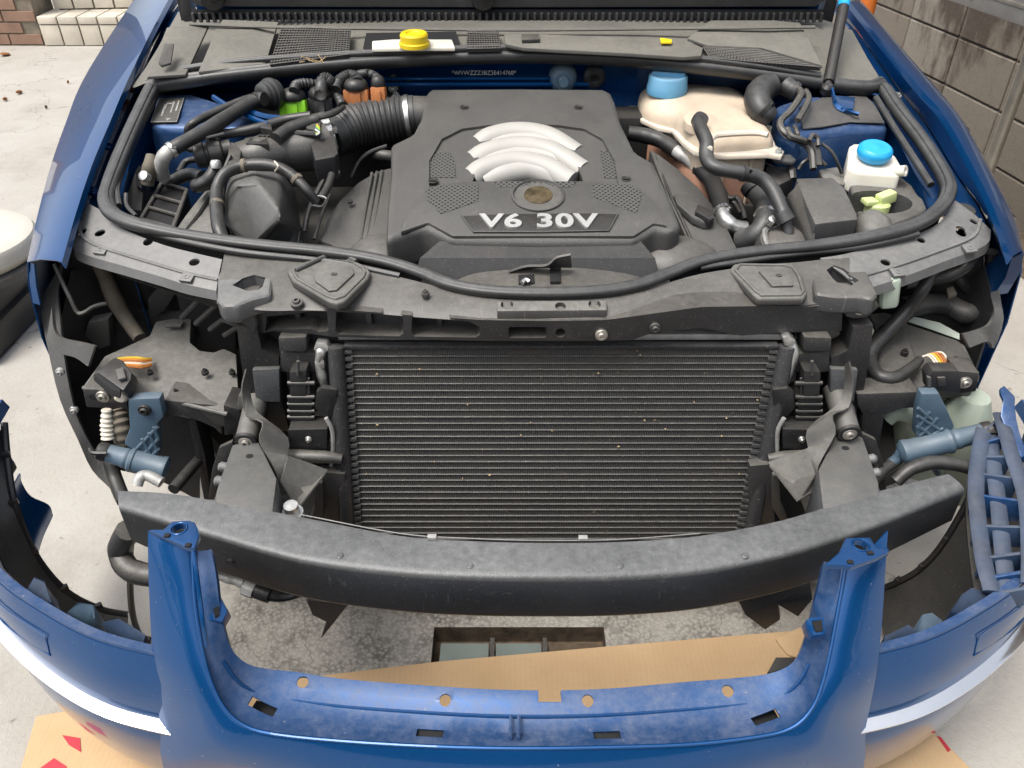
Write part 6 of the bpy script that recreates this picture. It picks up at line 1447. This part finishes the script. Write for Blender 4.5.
abs_ = obj('brake_unit', prism(PL(T('d', (130, 540, .785), (270, 545, .785), (280, 600, .775), (200, 640, .765), (140, 600, .77))), (0, 0, -.10), .006), 'black_plug', car)
obj('brake_unit_bracket', prism(PL(T('d', (400, 560, .80), (500, 545, .80), (550, 610, .79), (530, 640, .785), (420, 600, .79))), (0, 0, -.05), .004), 'mudplastic', car)
obj('tank_bracket', prism(PL(T('d', (160, 490, .815), (260, 480, .815), (290, 510, .81), (270, 525, .805), (180, 510, .81))), (0, 0, -.008), .003), 'panel_grey', car)
obj('line_clip', tube(PL(T('d', (262, 500, .80), (265, 560, .785), (270, 610, .77))), .009, 8), 'plastic', car)
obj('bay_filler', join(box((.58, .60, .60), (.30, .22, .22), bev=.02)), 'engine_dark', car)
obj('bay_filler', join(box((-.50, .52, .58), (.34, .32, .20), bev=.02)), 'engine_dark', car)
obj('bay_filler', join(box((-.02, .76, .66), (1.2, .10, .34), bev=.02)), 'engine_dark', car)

# spring and worm clamps on the hoses
def clamp_at(k, p, q_, r, m='clamp'):
    a, b_ = PZ(*T(k, p)[0]), PZ(*T(k, q_)[0])
    d = (b_ - a).normalized()
    o = obj('hose_clamp', lathe(a - d * .004, d, [(0, r), (.0005, r + .0016), (.008, r + .0016), (.0085, r)], 24), m, car)
    obj('clamp_screw', box(a + Vector((r * .6, -r * .5, r * .55)), (.010, .008, .008), (0, .4, .5), bev=.0015), m, o)
clamp_at('t', (300, 115, .79), (350, 150, .785), .0165, 'black_plug'); clamp_at('t', (418, 202, .775), (470, 265, .765), .0185)
clamp_at('t', (524, 418, .74), (535, 445, .735), .0185); clamp_at('t', (752, 440, .75), (740, 480, .742), .0235)
clamp_at('a', (262, 462, .861), (330, 420, .87), .0150); clamp_at('a', (700, 205, .902), (600, 260, .893), .0145, 'black_plug')
clamp_at('c', (735, 581, .835), (820, 605, .825), .0140, 'black_plug'); clamp_at('d', (110, 255, .887), (150, 300, .87), .026, 'black_plug')
clamp_at('w', (430, 182, .848), (520, 178, .85), .0115, 'tape'); clamp_at('w', (292, 380, .803), (292, 300, .82), .012, 'tape'); clamp_at('w', (700, 252, .83), (750, 305, .815), .011, 'tape')

# thin looms that thread through the gaps
for k, pts in enumerate((
    ('w', (20, 90, .85), (120, 60, .86), (240, 40, .87), (330, 20, .875)), ('w', (360, 130, .84), (330, 200, .82), (300, 250, .81), (250, 300, .79)),
    ('w', (840, 250, .79), (800, 330, .77), (760, 420, .75), (740, 520, .72)), ('w', (870, 330, .76), (830, 430, .74), (790, 560, .71)),
    ('b', (700, 440, .80), (620, 470, .79), (560, 520, .77), (520, 600, .74)), ('b', (300, 300, .875), (380, 290, .88), (440, 270, .882), (480, 240, .885)),
    ('t', (560, 60, .83), (640, 110, .80), (720, 160, .78), (800, 200, .77)), ('t', (760, 330, .76), (800, 400, .75), (830, 500, .73)),
    ('d', (60, 560, .79), (120, 600, .78), (180, 660, .77), (230, 720, .76)), ('d', (420, 430, .85), (470, 470, .84), (500, 530, .82), (520, 580, .80)),
    ('d', (300, 560, .80), (330, 520, .815), (390, 500, .82), (440, 540, .81)))):
    tubeP('loom', T(pts[0], *pts[1:]), 'black_plug' if k % 3 else 'hose', car, r=.0035 + .001 * (k % 3), seg=8)
# ================================================================ LOOSE BUMPER COVER
bump = thing('bumper_cover', 'loose blue car bumper cover with chrome strips standing on cardboard in front', 'bumper', (0, -.45, 0.008))
def zl(v): return .36 + (741 - v) / (741 - 548) * .205
Lp = [(193, 549), (194, 575), (196, 605), (202, 645), (210, 678), (224, 707), (244, 725), (275, 734), (344, 741), (430, 746), (515, 748), (600, 747), (690, 744), (760, 736), (790, 728), (808, 713), (820, 690), (829, 655), (836, 618), (842, 585), (846, 560)]
Rp = [(211, 549), (216, 575), (219, 600), (224, 628), (231, 648), (246, 663), (268, 669), (297, 672), (344, 679), (434, 686), (515, 690), (600, 689), (684, 682), (745, 677), (775, 672), (793, 662), (803, 645), (810, 622), (815, 600), (820, 580), (824, 562)]
def Lz(p): return max(zl(p[1]), .358)
Lw = [PZ(u, v, Lz((u, v))) for u, v in Lp]
Rw = [PZ(u, v, Lz(l) + .004) for (u, v), l in zip(Rp, Lp)]
rows = []
n = len(Lw)
for i in range(n):
    l, r = Lw[i], Rw[i]
    w = min(1, max(0, 1 - abs(i - 10) / 6.0))            # 1 on the flat ledge, 0 on the pillars
    dn = Vector((0, .01, -.016)) if w > .2 else Vector((.012 if i < 10 else -.012, .010, -.004))
    rows.append([r + Vector((0, .004, -.014)), r, r * .78 + l * .22 - Z * .003, r * .60 + l * .40 - Z * (.003 + .010 * w), r * .34 + l * .66 - Z * (.004 + .010 * w), r * .12 + l * .88 - Z * .004, l])
ch = obj('grille_surround', sheet(rows, .0025, sub=1, subrow=4), 'paint_dusty', bump, smooth=55)
cuts = []
for u, v, r in ((303, 683, .0085), (445, 697, .0085), (588, 698, .0085), (728, 690, .0085)):
    cuts.append(cyl_cut(PZ(u, v, .365), Z, r))
for u, v, a in ((265, 714, .5), (430, 733, .08), (607, 735, -.05), (764, 722, -.45)):
    p = PZ(u, v, .350)
    cuts.append(box(p, (.038, .014, .10), (0, 0, -a * .6), bev=0))
cuts.append(box(PZ(549.5, 692, .36) + Vector((0, .01, 0)), (.033, .050, .10), bev=0))
cut(ch, cuts)
for u, v, a in ((265, 714, .5), (430, 733, .08), (607, 735, -.05), (764, 722, -.45)):
    obj('dark_slot_box', box(PZ(u, v, .350) - Z * .012, (.056, .040, .010), (0, 0, -a * .6), bev=.002), 'void', ch)
for u in (511, 519): obj('centre_rib', tube([PZ(u, 716, .357), PZ(u, 728, .357), PZ(u - 1, 738, .36)], .003, 6), 'paint_dusty', ch)
# the black boxes under the slots stand in for shade in the cavity
obj('lip_highlight', tube([p + Vector((0, -.001, .001)) for p in Lw], .0028, 8, 3), 'paint', bump)  # thin tube shaped to draw a highlight line along the lip
obj('ledge_crease', tube([r * .60 + l * .40 - Z * (.0105 if 5 < i < 15 else .002) for i, (l, r) in enumerate(zip(Lw, Rw)) if 3 < i < 17], .0026, 8, 3), 'paint_film', bump)
# outward side: pillars and front skin
seam = [(148, 531, .585), (148, 556, .553), (149, 592, .505), (151, 632, .452), (154, 668, .400), (160, 722, .300), (173, 778, .203)]
def skin(i):
    l = Lw[i]
    if i <= 6:
        u, v, z = seam[i]; return PZ(u, v, z)
    if i >= 14:
        u, v, z = [(888, 531, .585), (886, 560, .553), (884, 594, .505), (881, 634, .452), (876, 676, .400), (866, 726, .300), (854, 780, .203)][20 - i]; return PZ(u, v, z)
    return None
SL, SR = skin(6), skin(14)
rows = []
for i in range(n):
    l = Lw[i]
    s = skin(i)
    if s is None:
        t = (i - 6) / 8.0
        x = l.x
        s = Vector((x * (1.02 + .16 * (abs(t - .5) * 2) ** 4), -.575 + .090 * (abs(t - .5) * 2) ** 2, .20))
    m1 = l + (s - l).normalized() * .007 + Vector((0, -.004, .001 if i in range(7, 14) else .004))
    bul = Vector((0, -.007, .002)) if (i < 7 or i > 13) else Vector((0, -.014, .004))
    m2 = l * .66 + s * .34 + bul * .9; m3 = l * .33 + s * .67 + bul
    rows.append([l + Vector((0, .001, .0)), m1, m2, m3, s])
obj('bumper_skin', sheet(rows, .0025, sub=1, subrow=4), 'paint', bump, smooth=60)
# lower front skin below the centre, bends back under
xs_ = [-.50, -.42, -.34, -.2, 0, .2, .34, .42, .50]
def low(x): return -.575 + .105 * (abs(x) / .47) ** 2
rows = []
for x in xs_: rows.append([Vector((x, low(x) + .012, .285 if abs(x) > .4 else .215)), Vector((x, low(x) - .006, .15)), Vector((x, low(x) + .01, .075)), Vector((x, low(x) + .05, .025)), Vector((x, low(x) + .10, .012))])
obj('lower_skin', sheet(rows, .0025, sub=3, subrow=4), 'paint', bump, smooth=60)
pl8 = [Vector((x, low(x) - .012, z)) for x, z in ((-.27, .30), (-.26, .312), (.26, .312), (.27, .30), (.27, .19), (-.27, .19))]
obj('plate_recess', prism([PZ(368, 763, .315), PZ(372, 757, .322), PZ(660, 756, .322), PZ(665, 762, .315), PZ(662, 800, .27), PZ(370, 800, .27)], (0, .012, -.004), .003), 'paint', bump)
# pillar tops: flange with hole
def ptop(pts, hc, tabs, s):
    t = obj('pillar_flange', prism([PZ(u, v, .590) for u, v in pts], (0, 0, -.010), .002), 'paint_film', bump)
    p = PZ(*hc, .588)
    cut(t, [cyl_cut(p, Z, .0095)])
    obj('flange_ring', torus(p + Z * .002, Z, .0112, .0016), 'paint', t)
    for u, v in tabs: obj('flange_tab', box(PZ(u, v, .591), (.008, .006, .004), bev=.001), 'void', t)
    return t
ptop(T('n', (92, 152), (120, 150), (170, 150), (215, 108), (300, 104), (330, 112), (345, 140), (355, 180), (330, 245), (290, 240), (190, 195)), T('n', (252, 152))[0], T('n', (190, 182), (298, 232)), -1)
ptop(T(9, (415, 185), (455, 150), (475, 108), (545, 106), (565, 138), (598, 136), (600, 148), (565, 165), (490, 190), (470, 185)), T(9, (517, 132))[0], T(9, (545, 152), (488, 178)), 1)
# ridges that run down the pillars
obj('pillar_crease', tube([PZ(*p) + Vector((0, -.004, .002)) for p in T('n', (330, 250, .58), (345, 350, .56), (362, 480, .53), (380, 620, .50), (400, 740, .465))], .003, 8), 'paint', bump)
obj('pillar_lug', prism([PZ(*p) for p in T('n', (405, 545, .50), (430, 440, .515), (478, 530, .50), (500, 570, .49), (470, 625, .482), (400, 615, .485))], (.0, .006, -.02), .002), 'paint', bump)
obj('lug_slot', prism([PZ(*p) + Vector((0, -.001, .003)) for p in T('n', (430, 560, .498), (455, 545, .499), (460, 590, .489), (438, 605, .488))], (0, 0, -.003), 0), 'void', bump)
obj('pillar_lug', prism([PZ(*p) for p in T(9, (360, 345, .50), (375, 335, .505), (415, 335, .505), (418, 385, .487), (385, 388, .487), (365, 370, .49))], (.0, .006, -.02), .002), 'paint', bump)
obj('lug_slot', prism([PZ(*p) + Vector((0, -.001, .003)) for p in T(9, (378, 350, .50), (405, 345, .50), (408, 375, .49), (388, 378, .49))], (0, 0, -.003), 0), 'void', bump)
obj('pillar_web', prism([PZ(*p) for p in T('n', (425, 295, .55), (440, 430, .515), (405, 540, .50), (415, 400, .53))], (.0, .008, -.004), .001), 'paint', bump)
# wings: panel, chrome strip, lower part; left traced, right measured separately but alike
def wing(s):
    top = [Vector((s * x, y, z)) for x, y, z in ((.490, -.442, .418), (.600, -.418, .428), (.690, -.380, .438), (.787, -.325, .450), (.868, -.250, .462), (.935, -.140, .475), (.968, -.02, .49), (.975, .06, .50))]
    st = [Vector((s * x, y, z)) for x, y, z in ((.480, -.470, .300), (.600, -.444, .308), (.700, -.400, .318), (.800, -.335, .330), (.885, -.255, .338), (.952, -.140, .345), (.985, -.02, .350), (.992, .06, .355))]
    low_ = [p + Vector((0, 0, -.034)) + Vector((-s * .0, .0, 0)) for p in st]
    bot1 = [Vector((p.x * 1.0, p.y - .004, .17)) for p in st]
    bot2 = [Vector((p.x * .985, p.y + .012, .085)) for p in st]
    bot3 = [Vector((p.x * (.94 if i < 4 else .985), p.y + (.05 if i < 4 else .01), (.025, .025, .03, .06, .12, .16, .18, .19)[i])) for i, p in enumerate(st)]
    for i, z in ((4, .15), (5, .19), (6, .21), (7, .22)): bot2[i].z = z; bot1[i].z = z + .04
    def out(p, k):  # push outwards in plan
        d = Vector((p.x * .55, p.y - .25, 0)).normalized(); return p + d * k
    pan = sheet([[out(a, .002), out(a * .66 + b_ * .34, .010), out(a * .33 + b_ * .67, .010), out(b_, .004)] for a, b_ in zip(top, st)], .0025, sub=1, subrow=5)
    w = obj('bumper_wing', pan, 'paint', bump, smooth=60)
    lw = sheet([[out(a, .002), out(a, .006) * .6 + out(b_, .006) * .4, b_, c, d] for a, b_, c, d in zip(low_, bot1, bot2, bot3)], .0025, sub=4, subrow=5)
    obj('lower_skin', lw, 'paint', bump, smooth=60)
    # top flange, dusty, turned inwards
    fi = [a + Vector((-s * .005, .013, .003)) if i < 4 else a + Vector((-s * .012, .006, .003)) for i, a in enumerate(top)]
    fj = [a + Vector((-s * .002, .006, -.020)) if i < 4 else a + Vector((-s * .006, .002, -.020)) for i, a in enumerate(fi)]
    obj('wing_flange', sheet([[out(a, .001), a + Vector((0, 0, .005)), b_, c] for a, b_, c in zip(top, fi, fj)], .0025, sub=1, subrow=5), 'paint_dusty', bump, smooth=50)
    # chrome strip in its groove
    def prof(a, b_): return [out(a, .001), out(a, .004), out(a, .020) * .62 + out(b_, .020) * .38, out(a, .0205) * .56 + out(b_, .0205) * .44, out(b_, .017) + Z * .001, out(b_, .001)]
    i0 = 0
    stc = catmull(st, 5); lwc = catmull([p + Z * .015 for p in low_], 5)
    cs = loft([prof(a, b_) for a, b_ in zip(stc, lwc)])
    obj('chrome_strip', cs, 'chrome', bump, smooth=25, label='chrome trim strip along the bumper wing')
    # panel line of the fog-lamp / washer flap
    c0 = [top[2] * .75 + st[2] * .25, top[3] * .72 + st[3] * .28, top[4] * .72 + st[4] * .28]
    c1 = [top[2] * .42 + st[2] * .58, top[3] * .32 + st[3] * .68, top[4] * .3 + st[4] * .7]
    loopp = [out(p, .0106) for p in (c0[2], c0[1], c0[0] + (c0[1] - c0[0]) * .1, c0[0] * .85 + c1[0] * .15, c1[0] * .85 + c0[0] * .15, c1[0] + (c1[1] - c1[0]) * .08, c1[1], c1[2])]
    obj('flap_outline', tube(loopp, .0009, 6, 4), 'paint', w)
    if s < 0:
        ei = [(5, 425, .44), (8, 460, .40), (16, 507, .33), (36, 556, .22), (66, 592, .13), (100, 610, .06), (128, 616, .03)]
        eo = [(-24, 450, .42), (-20, 490, .38), (-8, 540, .31), (16, 590, .22), (46, 622, .13), (84, 640, .07), (120, 650, .03)]
    else:
        ei = [(992, 440, .44), (984, 462, .40), (974, 490, .34), (944, 543, .22), (920, 570, .14), (896, 584, .08), (880, 590, .03)]
        eo = [(1050, 470, .42), (1044, 510, .38), (1030, 560, .30), (990, 610, .22), (955, 634, .14), (920, 648, .07), (888, 655, .03)]
    ins = [PZ(*p) for p in ei]; ot = [PZ(*p) for p in eo]
    obj('inner_arch', sheet([[a, a * .5 + b_ * .5 + Vector((0, 0, -.015)), b_] for a, b_ in zip(ins, ot)], .004, sub=1, subrow=6), 'plastic', bump, smooth=50)
    obj('arch_edge', tube([a + Z * .004 for a in ins], .007, 8, 5), 'plastic_clean', bump)
    for k, p in enumerate(ins[1:6]): obj('arch_clip', box(p + Z * .012, (.016, .010, .014), (0, 0, .6), bev=.003), 'plastic_clean', bump)
    # inner brackets: small moulded wedges behind the flange
    br_ = [((24, 592), (34, 576), (44, 582), (52, 602), (40, 606)), ((66, 612), (78, 602), (94, 604), (95, 618), (84, 624)), ((100, 622), (118, 618), (146, 634), (142, 646), (116, 638))] if s < 0 else \
          [((950, 612), (962, 594), (972, 587), (992, 594), (990, 606), (968, 616)), ((918, 630), (922, 614), (932, 612), (943, 620), (940, 634), (926, 640)), ((880, 648), (884, 636), (908, 624), (920, 632), (912, 642), (890, 654))]
    for k, q4 in enumerate(br_):
        obj('inner_bracket', prism([PZ(u, v, (.425, .455, .440, .425, .415, .415)[j] - .008 * k) for j, (u, v) in enumerate(q4)], (0, .006, -.05), .003), 'dirty_blue' if k != 1 else 'jet_blue', bump)
    return w
wing(-1); wing(1)
# lattice of the right rear end
il = [PZ(u, v, z) for u, v, z in ((984, 430, .50), (979, 455, .49), (976, 493, .475), (983, 556, .455), (992, 592, .445))]
ol = [PZ(u, v, z) for u, v, z in ((1000, 414, .515), (1012, 455, .505), (1026, 500, .49), (1030, 550, .475), (1030, 585, .46))]
lat = obj('end_lattice', sheet([[a * 1.0 - Z * .05 for a in il], [b_ - Z * .07 for b_ in ol]], .004, sub=4), 'plastic', bump)
for ln in (il, [a * .5 + b_ * .5 - Z * .012 for a, b_ in zip(il, ol)], ol):
    obj('lattice_rail', tube(ln, .013, 8, 5, flat=.35, zup=True), 'dirty_blue', lat)
ilc, olc = catmull(il, 2), catmull(ol, 2)
for i in range(len(ilc)):
    a, b_ = ilc[i], olc[i]
    obj('lattice_web', prism([a, b_, b_ + Vector((0, -.006, 0)), a + Vector((0, -.006, 0))], (0, 0, -.045), .001), ('dirty_blue', 'paint_dusty', 'dirty_blue')[i % 3], lat)
rr = [Vector((.925, .075, .50)), Vector((.93, .10, .545)), Vector((.915, .11, .56))]
obj('end_tab', prism([PZ(*p) for p in T('i', (895, 95, .56), (925, 75, .57), (980, 130, .55), (975, 200, .53), (1000, 300, .51), (1040, 420, .49), (1010, 440, .485), (950, 330, .505), (905, 230, .525), (920, 150, .545))], (.004, 0, -.012), .003), 'paint_dusty', bump)
obj('black_bracket', prism([PZ(*p) for p in T(9, (250, 495, .02), (275, 450, .03), (340, 450, .03), (345, 470, .025), (290, 500, .015))], (0, 0, -.008), .002), 'plastic_clean', bump)
for k, (u, v) in enumerate(((938, 646), (943, 643), (951, 641), (962, 636), (968, 634), (974, 632))): 
    pass
